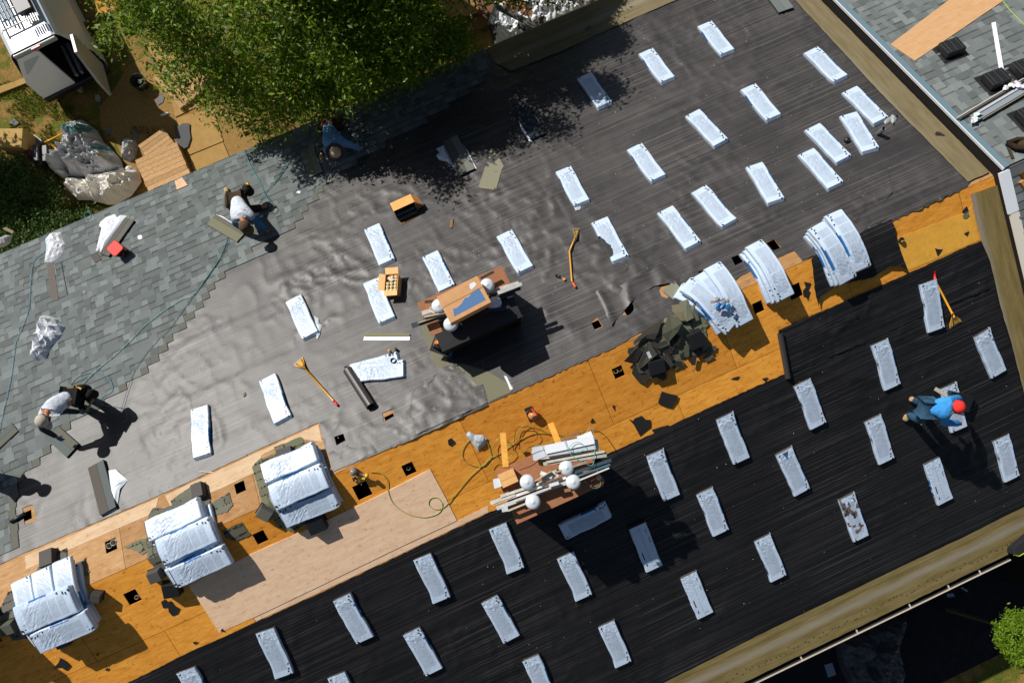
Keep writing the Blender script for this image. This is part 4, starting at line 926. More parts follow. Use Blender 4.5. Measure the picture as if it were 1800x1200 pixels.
hose('air_hose', 'black kinked hose between the saw and the metal trims', 'hose', [(905, 782), (905, 765), (910, 752), (922, 750), (935, 752), (945, 765), (938, 775), (925, 778), (915, 785), (908, 790)], .006, BLK, .06)
hose('air_hose', 'light teal hose loop lying on the folded white trim', 'hose', [(1003, 783), (1012, 777), (1022, 779), (1027, 786), (1020, 794), (1008, 795), (1002, 790)], .006, (.10, .40, .40), 0, True, ZA + .26)
hose('air_hose', 'teal hose trailing from the trims over the second flue box edge', 'hose', [(990, 768), (996, 785), (1005, 800), (1025, 812), (1043, 815), (1045, 770), (1040, 748)], .006, (.12, .36, .30), 0, False, ZA + .26)
hose('air_hose', 'yellow green hose strand rising over the metal trims', 'hose', [(1038, 750), (1030, 760), (1015, 766), (995, 770), (975, 775), (955, 780), (930, 788), (912, 800), (890, 808)], .006, YG, 0, False, ZA + .24)
hose('air_hose', 'teal loop hanging around the brown cable reel', 'hose', [(1022, 835), (1030, 848), (1045, 858), (1055, 853), (1054, 838), (1046, 834)], .005, (.10, .30, .26), 0, False, ZA + .10)
hose('safety_rope', 'black line from the second flue box over the plywood onto the black slope', 'rope', [(1022, 760), (1045, 756), (1062, 764), (1078, 785), (1090, 803), (1105, 822), (1125, 845)], .005, BLK, .02)
hose('chalk_line', 'bright lime cord crossing the top right corner over the neighbouring roof', 'cord', [tuple(HNf(*p, .03)) for p in ((1755, -8), (1775, 18), (1805, 48))], .006, (.35, .55, .04)) if False else None
m = MB(); P = [Vector(HNf(*p, .03)) for p in ((1752, -12), (1775, 18), (1810, 54))]; m.tube([p - P[0] for p in P], .007, (.36, .55, .04), 6); o = m.build('chalk_line', MT['gloss']); o.location = P[0]; tag(o, 'bright lime cord crossing the top right corner over the neighbouring roof', 'cord')

# ================================================================== SMALL THINGS ON THE ROOF
def flat(name, label, cat, poly, th, col, mat='col', group=None, h0=.02, curl=.0, side=None):
    P = [XW(q, h0, side) for q in poly]; cx, cw = np.mean(P, 0); o0 = Vector(surf(cx, cw, h0)); R_ = max(np.hypot(a - cx, b - cw) for a, b in P)
    m = MB()
    def f(x, y, z): return tuple(Vector(surf(x, y, h0 + z + curl * ((x - cx) / R_) ** 2 * .5 + curl * math.sin((x - cx) * 9 + (y - cw) * 6) * .15)) - o0)
    # fan from the centre so the piece can curl
    n = len(P); k = len(m.v); m.v += [f(x, y, th) for x, y in P] + [f(cx, cw, th)] + [f(x, y, 0) for x, y in P]
    for i in range(n): m.face((k + i, k + (i + 1) % n, k + n), col); j = (i + 1) % n; m.face((k + n + 1 + i, k + n + 1 + j, k + j, k + i), tuple(q * .7 for q in col))
    o = m.build(name, MT[mat]); o.location = o0; return tag(o, label, cat, group)
FELT = (.018, .016, .015)
GS = 'dark felt scraps on the plywood'
scr = [([(1105, 736), (1112, 741), (1115, 735), (1128, 730), (1135, 737), (1143, 737), (1144, 750), (1136, 757), (1125, 766), (1114, 746)], 'biggest ragged black felt scrap on the orange plywood'),
 ([(1145, 755), (1160, 750), (1175, 746), (1177, 750), (1165, 756), (1150, 761)], 'flat black scrap tucked at the edge of the black underlayment, right of the biggest scrap'),
 ([(1037, 742), (1041, 734), (1046, 741)], 'tiny triangular scrap above the second flue box'),
 ([(787, 773), (793, 769), (800, 777), (793, 784), (788, 781)], 'small scrap between the nail gun and the silver sheet'),
 ([(1690, 372), (1699, 362), (1702, 369), (1697, 376)], 'brown scrap touching the pale hexagonal one near the top corner of the ridge'),
 ([(1694, 410), (1703, 406), (1700, 415)], 'wedge shaped scrap right on the yellow plywood near the membrane'),
 ([(1643, 436), (1650, 438), (1656, 437), (1651, 447), (1648, 450)], 'scrap on the yellow plywood at the edge of the black underlayment'),
 ([(1425, 497), (1420, 510), (1424, 512), (1420, 528), (1417, 522), (1412, 520), (1411, 511), (1416, 505), (1413, 495)], 'ragged scrap left of the black draped square'),
 ([(1283, 1165 - 500), (1290, 663), (1300, 660), (1296, 667)], 'thin scrap by the edge below the heap'),
 ([(283, 1057), (290, 1052), (293, 1058), (300, 1055), (306, 1063), (315, 1068), (312, 1078), (303, 1082), (297, 1075), (295, 1066), (287, 1068)], 'ragged black scrap below the second ridge stack'),
 ([(95, 1172), (103, 1163), (106, 1155), (115, 1160), (124, 1169), (117, 1178), (108, 1172)], 'ragged scrap below the leftmost ridge stack'),
 ([(387, 1108), (391, 1103), (397, 1110)], 'small triangular scrap at the lower left corner of the new plywood'),
 ([(339, 1127), (347, 1126), (342, 1132)], 'small scrap by the black underlayment left of the new plywood corner'),
 ([(185, 1175), (190, 1172), (191, 1176), (187, 1178)], 'tiny scrap at the bottom of the orange plywood'),
 ([(168, 1150), (175, 1146), (172, 1151)], 'tiny curl right of the leftmost stack shadow'),
 ([(1339, 665), (1350, 662), (1345, 670)], 'tiny scrap at the black underlayment edge far right of the big scrap'),
 ([(1076, 712), (1080, 712), (1081, 722), (1077, 716)], 'tiny grey chip above the tiny triangle')]
for P, l in scr: flat('felt_scrap', l, 'scrap', P, .004, FELT, 'col', GS, .008, .012)
flat('felt_scrap', 'square of ribbed black shingle lying alone on the orange plywood', 'scrap', [(1156, 707), (1163, 687), (1175, 691), (1190, 694), (1188, 702), (1180, 716), (1168, 713)], .02, (.022, .020, .019), 'shing', GS, .01, .02)
flat('shingle_scrap', 'pale grey hexagonal shingle scrap near the ridge end', 'scrap', [(1692, 380), (1697, 371), (1702, 372), (1704, 379), (1699, 384), (1694, 384)], .004, (.16, .15, .10), 'shing', None, .008)
flat('felt_scrap', 'dark curled flap standing on the brown rake membrane', 'scrap', [(1644, 237), (1647, 233), (1653, 234), (1662, 240), (1655, 239), (1647, 239)], .006, (.03, .02, .015), 'col', None, .05, .03)
flat('shingle_sheet', 'pale olive shingle sheet lying face down near the shaded opened bundle', 'shingle sheet', [(841, 331), (863, 262), (868, 262), (886, 293), (882, 299), (872, 335)], .008, (.22, .21, .145), 'shing', None, .012, .015)
mbx = MB()
# dashes of sealant along it
P0, P1, P2_, P3_ = XW((842, 329)), XW((861, 268)), XW((873, 332)), XW((884, 297))
rdash = bpy.data.objects['shingle_sheet']
for (a, b) in ((P0, P1), (P2_, P3_)):
    for i in range(12):
        t = (i + .3) / 12; x = a[0] + (b[0] - a[0]) * t; y = a[1] + (b[1] - a[1]) * t; dx, dy = (b[0] - a[0]) / 30, (b[1] - a[1]) / 30
        mbx.poly([tuple(Vector(surf(x + u, y + v, .0245)) - rdash.location) for u, v in ((0, 0), (dx, dy), (dx + .008, dy), (.008, 0))], (.04, .03, .02))
mbx.build('sealant_dashes', MT['col'], rdash)
flat('underlayment_scrap', 'notched black square cut from the underlayment below the torn bundle', 'scrap', [(1077, 466), (1099, 460), (1104, 472), (1100, 477), (1090, 480), (1089, 472), (1091, 480), (1084, 482)], .008, (.05, .047, .045), 'col', None, .014, .01)
# opened bundles: stack of shingles on torn wrapper
def opened(A, B, label, torn=(), width=.33, th=.07, face=(.10, .095, .08), face2=(.16, .165, .14), split=.5, group=None, blue=False, h=None):
    M, L = frame2(A, B, (h if h is not None else th) / CO); r = empty('opened_bundle', M, label, 'shingle bundle', group); m = MB()
    for k in range(6): m.box((random.uniform(-.006, .006), random.uniform(-.006, .006), th * (k + .5) / 6), (L, width, th / 6 * .97), (.05, .05, .045))
    m.build('shingles', MT['shing'], r); m = MB()
    m.box((0, -width * (1 - split) / 2, th + .003), (L, width * split - .004, .006), face); m.box((0, width * split / 2, th + .003), (L, width * (1 - split) - .004, .006), face2)
    m.build('top_shingle', MT['shing'], r)
    for pts in torn:
        m = MB(); cx = np.mean([p[0] for p in pts]); cy = np.mean([p[1] for p in pts]); rs = random.Random(len(pts))
        PP = [(x, y, .01 + .05 * rs.random()) for x, y in pts]; k = len(PP); m.v = PP + [(cx, cy, .075)] + [((x + cx) / 2, (y + cy) / 2, .05 + .03 * rs.random()) for x, y in pts]
        for i in range(k):
            j = (i + 1) % k; cc = (.62, .66, .72); m.face((i, j, k + 1 + j, k + 1 + i), cc); m.face((k + 1 + i, k + 1 + j, k), cc)
        m.build('torn_wrapper', MT['wrap'], r)
    return r
opened((791, 243), (822, 302), 'opened bundle with white wrapper torn out on both sides at the shade edge', [[(-.5, .17), (-.42, .30), (-.36, .26), (-.30, .38), (-.2, .36), (-.12, .40), (0, .26), (.2, .22), (.5, .17)][::-1] if False else [(-.45, -.17), (-.40, -.36), (-.33, -.30), (-.25, -.42), (-.12, -.40), (0, -.28), (.2, -.22), (.5, -.17)], [(-.3, .17), (-.05, .22), (.05, .20), (.1, .24), (.3, .21), (.48, .20), (.5, .17)]], split=.5)
opened((914, 187), (945, 240), 'opened bundle lying wholly in the leaf shade with a strip of torn wrapper', [[(-.2, -.16), (0, -.2), (.2, -.21), (.49, -.2), (.52, -.15)], [(-.3, .16), (-.1, .19), (.1, .2), (.2, .16)]], face=(.03, .04, .05), face2=(.035, .045, .05))
opened((1352, -22), (1382, 18), 'opened grey bundle at the top edge left of the brown rake membrane', [], face=(.13, .15, .145), face2=(.15, .165, .16), width=.34)
opened((540, 264), (556, 307), 'olive opened bundle at the shingle edge beside the shaded worker', [], face=(.17, .17, .12), face2=(.20, .20, .145), width=.30, th=.06)
opened((371, 386), (424, 417), 'olive opened bundle in front of the kneeling white shirted worker', [[(-.5, .15), (-.3, .19), (0, .18), (.3, .17), (.3, .15)]], face=(.17, .17, .11), face2=(.13, .12, .085), width=.27, th=.06, split=.72)
opened((183, 448), (228, 385), 'brown opened bundle on torn white wrapper behind the red bucket', [[(-.5, .14), (-.3, .26), (-.1, .22), (0, .34), (.2, .30), (.35, .40), (.5, .30), (.55, .16)]], face=(.13, .12, .105), face2=(.11, .10, .09), width=.26)
opened((168, 815), (190, 898), 'opened bundle half pulled out of its white wrapper below the beige capped worker', [[(-.28, .15), (-.20, .30), (.06, .42), (.1, .44), (.2, .28), (.52, .12), (.5, -.16), (.2, -.02)][::-1]], face=(.10, .09, .075), face2=(.11, .125, .12), width=.30, split=.55)
opened((92, 760), (128, 792), 'grey opened bundle in the shadow of the beige capped worker', [], face=(.11, .125, .12), face2=(.12, .12, .10), width=.30, th=.05)
opened((-12, 785), (26, 750), 'grey opened bundle cut by the left edge of the photo', [], face=(.11, .115, .10), face2=(.10, .115, .11), width=.26, th=.05)
flat('shingle_scrap', 'short folded shingle offcut at the end of the brown opened bundle', 'scrap', [(161, 452), (172, 446), (180, 457), (169, 464)], .03, (.10, .09, .08), 'shing', None, .01)
# crumpled white bags and sheets
def crumple(name, label, cat, poly, ht, col, mat='wrap', plane='roof', z=GZ, res=.05, freq=4.0, seed=1, group=None, dark=None, edge=.18, rough=1.0, colfn=None, grow=0, thr=.5, mz=None):
    if plane == 'roof': P = [XW(q, .02) for q in poly]; S = lambda x, y, h: Vector(surf(x, y, h + .02))
    else:
        P = [tuple(atz(q[0], q[1], z)[:2]) for q in poly]; S = lambda x, y, h: Vector((x, y, z + h))
    V, Fc, _ = cdt_sheet(P, [], res, .0); x, y = V[:, 0], V[:, 1]; d = edgedist(x, y, P); dome = np.clip(d / edge, 0, 1) ** .6
    wx = x + .25 * fbm(x * freq * .4, y * freq * .4, seed + 4); wy = y + .25 * fbm(x * freq * .4 + 7, y * freq * .4, seed + 5)
    rid = 1 - sum(a_ * np.abs(vnoise(wx * freq * f_, wy * freq * f_, seed + k_) - .5) * 3.6 for k_, (f_, a_) in enumerate(((1.3, .5), (2.7, .32), (5.6, .2)))); hh = dome * ht * (.30 + .45 * rid * rough + .5 * fbm(x * freq * .4, y * freq * .4, seed + 8)) + .004
    cx, cy = np.mean(P, 0); o0 = S(cx, cy, 0); m = MB(); m.v = [tuple(S(a, b, h) - o0) for a, b, h in zip(x, y, hh)]
    for q in Fc:
        a, b, e = [Vector(m.v[k]) for k in q[:3]]
        if (b - a).cross(e - a).z < 0: q = q[::-1]
        cc = col
        if dark is not None:
            mx, my = x[q[0]], y[q[0]]; t = float(fbm(mx * 5, my * 5, seed + 20))
            if t > thr: cc = dark
        if colfn: cc = colfn(x[q[0]], y[q[0]], cc)
        m.face(q, cc)
    o = m.build(name, MT[mat], None, False); o.location = o0; return tag(o, label, cat, group)
WH = (.66, .68, .71)
crumple('plastic_bag', 'white plastic bag by the gutter near the left end of the eave', 'bag', [(78, 463), (82, 435), (80, 425), (88, 412), (107, 408), (113, 425), (116, 432), (110, 447), (103, 455), (92, 461)], .16, WH, seed=4, freq=7)
crumple('wrapper_bag', 'white bundle wrapper standing in a tent shape on the shingle field', 'wrapper', [(56, 636), (62, 605), (72, 575), (78, 558), (90, 556), (103, 562), (108, 572), (116, 575), (108, 592), (90, 612), (82, 632)], .30, WH, seed=6, freq=5, edge=.12)
crumple('plastic_sheet', 'torn white wrapper sheet above the brown opened bundle by the gutter', 'wrapper', [(168, 442), (175, 415), (178, 402), (172, 395), (185, 383), (202, 376), (210, 382), (198, 402), (185, 425), (170, 446)], .06, WH, seed=7, freq=7)
crumple('paper_scrap', 'small white scrap right of the red bucket', 'paper scrap', [(241, 413), (251, 412), (251, 424), (246, 423), (241, 420)], .02, WH, seed=8, res=.03)
crumple('paper_scrap', 'small white crumple on the shingles between the two teal hoses', 'paper scrap', [(518, 338), (525, 335), (531, 337), (528, 341), (520, 342)], .03, WH, seed=9, res=.03)
crumple('foil_sheet', 'crumpled silver sheet inside the left hose loop', 'sheet', [(817, 762), (825, 757), (834, 763), (848, 763), (856, 770), (854, 780), (845, 787), (839, 791), (828, 775)], .12, (.48, .52, .56), seed=10, freq=8, res=.035)
crumple('plastic_scrap', 'twist of clear plastic beside the bundle left of the cartons', 'plastic scrap', [(553, 556), (560, 560), (562, 570), (566, 572), (562, 590), (557, 597), (556, 580)], .07, (.50, .56, .60), seed=11, res=.03)
crumple('plastic_scrap', 'curled plastic scrap below the bundle with the loose corner', 'plastic scrap', [(1010, 366), (1014, 362), (1022, 364), (1020, 369), (1012, 371)], .05, (.4, .45, .5), seed=12, res=.02)
crumple('plastic_scrap', 'torn black and white coil at the lower end of the bundle by the rake membrane', 'plastic scrap', [(1552, 213), (1558, 206), (1565, 207), (1572, 197), (1570, 204), (1580, 203), (1576, 212), (1571, 222), (1566, 214), (1557, 220)], .09, (.34, .35, .34), seed=14, res=.02, dark=(.02, .02, .02))
crumple('plastic_scrap', 'strip of white film on the old grey roofing below the first flue box', 'plastic scrap', [(886, 661), (891, 662), (897, 675), (902, 684), (897, 686), (893, 675)], .02, WH, seed=15, res=.03)
# white bags pile near the second flue: two bundles lying crosswise by the black roll
M, L = frame2((624, 650), (707, 643), .08); 
bundle((629, 656), (706, 646), 7, 'white bundle lying crosswise next to the rolled felt, vent hood on its end', GU)
bundle((627, 652), (690, 634), 9, 'white bundle mostly covered by the crosswise one next to the rolled felt', GU, .07)
M, L = frame2((676, 640), (705, 622), .2); r = empty('vent_pipe', M, 'grey metal roof vent flashing with black pipe on the crosswise white bundle', 'vent')
m = MB(); m.box((0, 0, .0), (.30, .26, .006), (.28, .31, .32)); m.build('flange', MT['metal'], r)
m = MB(); m.lathe([(.10, 0), (.075, .05), (.06, .07)], (.33, .36, .36), 20, (-.01, .02, .003)); m.build('collar', MT['metal'], r, True)
m = MB(); m.lathe([(.05, .05), (.05, .12), (.042, .12), (.042, .03)], (.015, .015, .015), 18, (-.01, .02, .0)); m.build('pipe', MT['black'], r, True)
M, L = frame2((681, 622), (690, 613), .12); r = empty('caulk_gun', M, 'small tan and black fitting beside the vent flashing', 'fitting')
m = MB(); m.lathe([(0, 0), (.03, 0), (.03, .10), (0, .11)], (.55, .30, .10), 12, (0, 0, .06)); m.build('tip', MT['gloss'], r, True)
m = MB(); m.lathe([(.02, 0), (.035, .07), (0, .07)], (.02, .018, .016), 12, (.06, -.03, .04), Matrix.Rotation(1.2, 3, 'Y')); m.lathe([(0, 0), (.026, 0), (.026, .06), (0, .06)], (.02, .018, .016), 12, (-.05, -.03, .03)); m.build('barrel', MT['black'], r, True)
# vent pipe standing
P = Vector(H(1542, 236)); r = empty('vent_pipe', gframe(P), 'grey vent pipe standing upright through the underlayment by the crowded bundles', 'pipe')
m = MB(); m.lathe([(.045, -.05), (.045, .26), (.036, .26), (.036, .05)], (.10, .11, .115), 20); m.build('pipe', MT['gloss'], r, True)
r['label'] = 'grey vent pipe standing upright through the underlayment by the crowded bundles'
P = Vector(H(1488, 248)); r = empty('plumbing_boot', gframe(P), 'round black boot with torn collar between two bundles left of the vent pipe', 'pipe boot')
m = MB(); m.lathe([(.06, 0), (.065, .05), (.04, .075), (0, .08)], (.03, .02, .018), 16); m.build('cap', MT['black'], r, True)
rag_mesh([(.10, -.03, 0)], .075, (.3, .34, .36), 4, 9).build('collar', MT['gloss'], r)
# ducts and pipes inside the cut-outs
def duct(px, py, rad, label, col, h=.02, inner=(.01, .01, .01)):
    P = Vector(H(px, py)); r = empty('duct_pipe', gframe(P), label, 'pipe')
    m = MB(); m.lathe([(rad, -.4), (rad, h), (rad * .86, h), (rad * .86, -.3)], [col, col, col], 16); m.build('pipe', MT['gloss'], r, True)
    m = MB(); m.lathe([(0, 0), (rad * .9, 0)], inner, 16, (0, 0, -.3)); m.build('pipe_inside', MT['black'], r)
duct(191, 959, .05, 'left of two round ducts in the cut-out above the leftmost stack', (.35, .33, .22), -.01)
duct(200, 953, .052, 'right capped one of two round ducts in the cut-out above the leftmost stack', (.40, .38, .33), .02)
duct(238, 1050, .035, 'thin pipe at the right of the cut-out between the first two stacks', (.30, .26, .15), -.03)
duct(1083, 652, .04, 'left of two brass pipes in the cut-out near the old shingle heap', (.38, .30, .10), -.02)
duct(1090, 649, .035, 'right of two brass pipes in the cut-out near the old shingle heap', (.38, .30, .10), -.04)
duct(717, 823, .035, 'pipe in the square cut-out above the new plywood', (.30, .28, .2), -.05)
duct(1583, 423, .05, 'dark vent pipe at the ridge right of the draped black square', (.02, .02, .02), .05)
P = Vector(H(38, 910)); r = empty('pipe_offcut', frame(P, (1, .1, 0), P.y), 'black pipe offcut lying over the small cut-out at the left', 'pipe')
m = MB(); m.tube([(-.16, 0, .05), (.1, .02, .05)], .035, (.012, .011, .011), 12); m.build('pipe', MT['black'], r, True)
# roll of felt (grey) and black roll at the plywood edge
def roll(A, B, rad, label, col, mat='gloss', loose=True):
    M, L = frame2(A, B, rad); r = empty('felt_roll', M, label, 'roll'); m = MB(); n = 22
    prof = []; outer = [(rad * (1 + (.04 * math.sin(t * 2) if loose else 0)) * math.cos(t), rad + rad * math.sin(t)) for t in np.linspace(0, 2 * math.pi, n, endpoint=False)]
    for x in (-L / 2, L / 2):
        m.v += [(x, y, z) for y, z in outer]
    for i in range(n): j = (i + 1) % n; m.face((i, j, n + j, n + i), col)
    inn = [(y * .72, rad + (z - rad) * .72) for y, z in outer]; k = len(m.v)
    for x in (-L / 2, L / 2, L / 2 - .12, -L / 2 + .12): m.v += [(x, y, z) for y, z in inn]
    for i in range(n):
        j = (i + 1) % n; m.face((i, k + i, k + j, j), (.05, .045, .04)); m.face((n + i, n + j, k + n + j, k + n + i), (.05, .045, .04))
        m.face((k + n + i, k + n + j, k + 2 * n + j, k + 2 * n + i), (.006, .006, .006)); m.face((k + i, k + 3 * n + i, k + 3 * n + j, k + j), (.006, .006, .006))
    m.face([k + 2 * n + i for i in range(n)], (.004,) * 3); m.face([k + 3 * n + i for i in range(n)], (.004,) * 3)
    m.build('roll_body', MT[mat], r, False)
    m = MB(); m.tube([(-L / 2 - .07, 0, rad), (-L / 2 + .1, 0, rad)], rad * .35, (.06, .055, .05), 14); m.build('core_tube', MT['gloss'], r, True); return r
MT['rollm'] = mk('roll_skin', (.045, .040, .037), .38, spec=.6, bump=(6, .1, .01))
roll((611, 650), (652, 714), .085, 'dark grey felt roll lying beside the crosswise white bundle', (.05, .045, .04), 'rollm')
roll((1371, 586), (1385, 664), .05, 'slim black felt roll along the edge of the orange plywood', (.01, .01, .01), 'rollm')
# white corner trim with olive strip
M, L = frame2((640, 592), (721, 592), .02); r = empty('corner_trim', M, 'white angle trim with an olive back lying above the crosswise white bundle', 'trim')
m = MB(); m.box((0, -.035, .02), (L, .08, .008), (.82, .84, .88)); m.build('white_flange', MT['gloss'], r)
m = MB(); m.box((0, .035, .045), (L * .97, .05, .008), (.26, .25, .13), Matrix.Rotation(.5, 3, 'X')); m.build('olive_flange', MT['gloss'], r)

# shovels (shingle removers)
def shovel(blade, handle_end, label, grip=None, bend=0, hcol=(.75, .36, .03), hgt=.03, blade_col=(.62, .30, .02), wid=.21, mid=None, bl=.22):
    M, L = frame2(blade, handle_end, hgt); r = empty('roof_shovel', M, label, 'shovel', 'yellow shingle scraper shovels'); m = MB()
    x0 = -L / 2
    top = [(x0, -wid / 2), (x0 + bl * .35, -wid * .42), (x0 + bl, -.025), (x0 + bl, .025), (x0 + bl * .35, wid * .42), (x0, wid / 2)]
    m.prism(top, 0, .012, blade_col, f=lambda x, y, z: (x, y, z + .02 + .25 * max(0, x - x0 - .05)))
    n = 9
    for i in range(n): y = -wid / 2 + wid * (i + .5) / n; m.poly([(x0, y - .007, .03), (x0 - .02, y, .025), (x0, y + .007, .03)], (.35, .33, .3))
    m.box((x0 + .02, 0, .033), (.02, wid * .8, .006), (.06, .05, .04)); m.build('blade', MT['gloss'], r)
    m = MB()
    for s in (-1, 1): m.tube([(x0 + .03, s * wid * .3, .045), (x0 + bl + .05, s * .008, .085)], .010, (.20, .13, .04), 8)
    m.build('brace', MT['gloss'], r, True)
    m = MB(); h0 = .07; pts = [(x0 + bl - .04, 0, h0)] + ([(mid[0] * L, mid[1], .06)] if mid else []) + [(L / 2 - .14, bend, .05), (L / 2 - .07, bend * .6, .05)]; m.tube(pts, .017, hcol, 10); m.build('handle', MT['gloss'], r, True)
    m = MB(); m.tube([(L / 2 - .12, bend * .85, .05), (L / 2, 0, .05)], .021, grip or hcol, 10); m.build('grip', MT['gloss'], r, True)
    return r
shovel((524, 634), (594, 713), 'yellow shovel lying with blade up and red grip below, left of the felt roll', (.75, .02, .03), 0)
shovel((1013, 402), (1012, 506), 'rusty shovel standing blade up with orange grip below the lone torn bundle', (.75, .10, .03), -.07, (.66, .30, .03), wid=.13, blade_col=(.30, .19, .05), mid=(-.1, -.12))
shovel((1680, 571), (1642, 477), 'yellow scraper shovel with red grip resting against a bundle on the black slope', (.80, .02, .03), .06, (.72, .32, .02), wid=.26)
# red bucket
P = Vector(H(216, 443)); a = (Vector(H(211, 423, .30)) - P); r = empty('bucket', gframe(P + Vector((0, 0, .02))), 'square topped red lidded bucket standing on the shingles', 'bucket')
m = MB(); ang = math.radians(25)
def rsq(hw, z, rnd=.03): return [(Matrix.Rotation(ang, 3, 'Z') @ Vector((sx * hw + dx * rnd, sy * hw + dy * rnd, z))) for sx, sy, dx, dy in ((1, -1, 0, 1), (1, 1, 0, -1), (1, 1, -1, 0), (-1, 1, 1, 0), (-1, 1, 0, -1), (-1, -1, 0, 1), (-1, -1, 1, 0), (1, -1, -1, 0))]
def loft(m, rings, col, cap=True):
    k = len(m.v); n = len(rings[0])
    for q in rings: m.v += [tuple(p) for p in q]
    for i in range(len(rings) - 1):
        for j in range(n): m.face((k + i * n + j, k + i * n + (j + 1) % n, k + (i + 1) * n + (j + 1) % n, k + (i + 1) * n + j), col)
    if cap: m.face([k + (len(rings) - 1) * n + j for j in range(n)], col)
loft(m, [rsq(.11, 0), rsq(.118, .27)], (.16, .015, .012)); m.build('bucket_body', MT['gloss'], r)
m = MB(); loft(m, [rsq(.128, .27), rsq(.130, .285), rsq(.128, .30)], (.86, .05, .035)); m.build('lid', MT['gloss'], r)
m = MB(); loft(m, [rsq(.134, .262), rsq(.136, .284), rsq(.132, .297)], (.10, .06, .03), False); m.build('rim', MT['gloss'], r)
m = MB(); m.tube([(.09, -.11, .2), (.02, -.16, .12), (-.08, -.13, .2)], .006, (.4, .35, .3), 6); m.build('bail_handle', MT['gloss'], r, True)
# tipped carton with felt roll and flaps
M, L = frame2((692, 372), (740, 352), .0)
P = Vector(H(716, 376)); r = empty('carton', frame(P, Vector(H(740, 362)) - Vector(H(692, 384)), P.y), 'cardboard carton tipped on its side with torn flaps on the grey slope', 'cardboard box')
cc = c(222, 165, 100); m = MB(); m.box((0, .06, .30), (.44, .22, .01), cc); m.box((0, .17, .15), (.44, .01, .30), cc); m.box((0, .02, .005), (.44, .3, .01), cc); m.box((-.22, .06, .15), (.01, .22, .30), cc); m.box((.22, .06, .15), (.01, .22, .30), cc); m.build('carton_body', MT['card'], r)
m = MB(); m.poly([(.22, .16, .30), (.22, -.04, .30), (.36, -.05, .16), (.33, .12, .20)], c(190, 130, 70)); m.poly([(.22, -.04, .28), (.22, -.05, .05), (.38, -.08, .12)], c(170, 110, 60)); m.poly([(-.22, -.05, .0), (.22, -.05, .0), (.2, -.20, .02), (-.2, -.20, .02)], c(120, 85, 50)); m.build('flap', MT['card'], r)
m = MB(); m.tube([(-.2, -.02, .12), (.2, -.02, .12)], .045, (.04, .05, .055), 12); m.tube([(-.2, -.09, .06), (.2, -.09, .06)], .045, (.03, .035, .04), 12); m.build('ridge_vent_coil', MT['gloss'], r, True)
# open carton of nail coils
P = Vector(H(694, 507)); M = frame(P, Vector(H(706, 506)) - Vector(H(682, 508)), P.y); r = empty('carton', M, 'open cardboard carton full of cream nail coils beside a white bundle', 'cardboard box')
cc = c(230, 175, 110); m = MB(); w_, d_, h_ = .25, .36, .24
for s in (-1, 1): m.box((s * w_ / 2, 0, h_ / 2), (.008, d_, h_), cc); m.box((0, s * d_ / 2, h_ / 2), (w_ - .01, .008, h_), cc)
m.box((0, 0, .005), (w_, d_, .01), cc); m.build('carton_body', MT['card'], r)
for pts in ([(-w_ / 2, -d_ / 2, h_), (-w_ / 2, d_ / 2, h_), (-w_ / 2 - .11, d_ / 2, h_ + .04), (-w_ / 2 - .11, -d_ / 2, h_ + .04)], [(-w_ / 2, d_ / 2, h_), (w_ / 2, d_ / 2, h_), (w_ / 2, d_ / 2 + .11, h_ + .05), (-w_ / 2, d_ / 2 + .11, h_ + .05)], [(w_ / 2, -d_ / 2, h_), (-w_ / 2, -d_ / 2, h_), (-w_ / 2, -d_ / 2 - .10, h_ - .02), (w_ / 2, -d_ / 2 - .1, h_ - .02)]):
    m = MB(); m.poly(pts, c(238, 190, 128)); m.build('flap', MT['card'], r)
m = MB(); m.box((0, 0, .08), (w_ - .02, d_ - .02, .15), (.22, .14, .04)); m.build('carton_liner', MT['card'], r)
for i in range(3):
    for j in range(5):
        if i == 0 and j > 2: continue
        m = MB(); m.lathe([(.0, .055), (.012, .055), (.03, .05), (.034, .03), (.034, 0)], [(.25, .22, .05), (.70, .58, .36), (.55, .45, .2), (.4, .3, .1)], 12, (-.08 + i * .075, -.14 + j * .07, .155)); m.build('nail_coil', MT['gloss'], r, True)
rag_mesh([(-.04, .10, .20), (.0, .06, .2)], .06, (.75, .60, .42), 2, 8).build('packing_paper', MT['card'], r)
# nail gun, small tools
M, L = frame2((618, 830), (648, 836), .05); r = empty('nail_gun', M, 'yellow and grey pneumatic nail gun beside a square cut-out on the orange plywood', 'nail gun')
m = MB(); m.lathe([(0, .17), (.05, .165), (.06, .13), (.062, .06), (.05, .0)], (.20, .20, .20), 16, (-.12, .04, .0)); m.build('magazine_canister', MT['gloss'], r, True)
m = MB(); m.tube([(-.1, .02, .1), (.12, .03, .13)], .024, (.10, .09, .08), 10); m.tube([(-.09, -.07, .06), (.02, -.12, .05)], .022, (.05, .05, .05), 10); m.build('handle', MT['gloss'], r, True)
m = MB(); m.lathe([(0, .04), (.035, .03), (.038, -.03), (0, -.04)], (.75, .42, .03), 14, (.11, .03, .13)); m.tube([(-.02, -.06, .09), (.09, -.04, .08)], .03, (.62, .45, .04), 10); m.build('gun_body', MT['gloss'], r, True)
m = MB(); m.tube([(-.1, -.09, .06), (-.07, -.15, .03)], .018, (.08, .08, .09), 8); m.build('nose', MT['gloss'], r, True)
M, L = frame2((930, 712), (942, 742), .05); r = empty('circular_saw', M, 'orange circular saw standing on the plywood above the second flue box', 'saw')
m = MB(); m.lathe([(0, .09), (.07, .085), (.085, .06), (.085, .02), (.03, .0)], (.80, .25, .02), 22, (.02, 0, .02)); m.tube([(-.12, .02, .08), (-.06, .03, .12), (.02, .04, .11)], .022, (.75, .10, .02), 8); m.build('motor_housing', MT['gloss'], r, True)
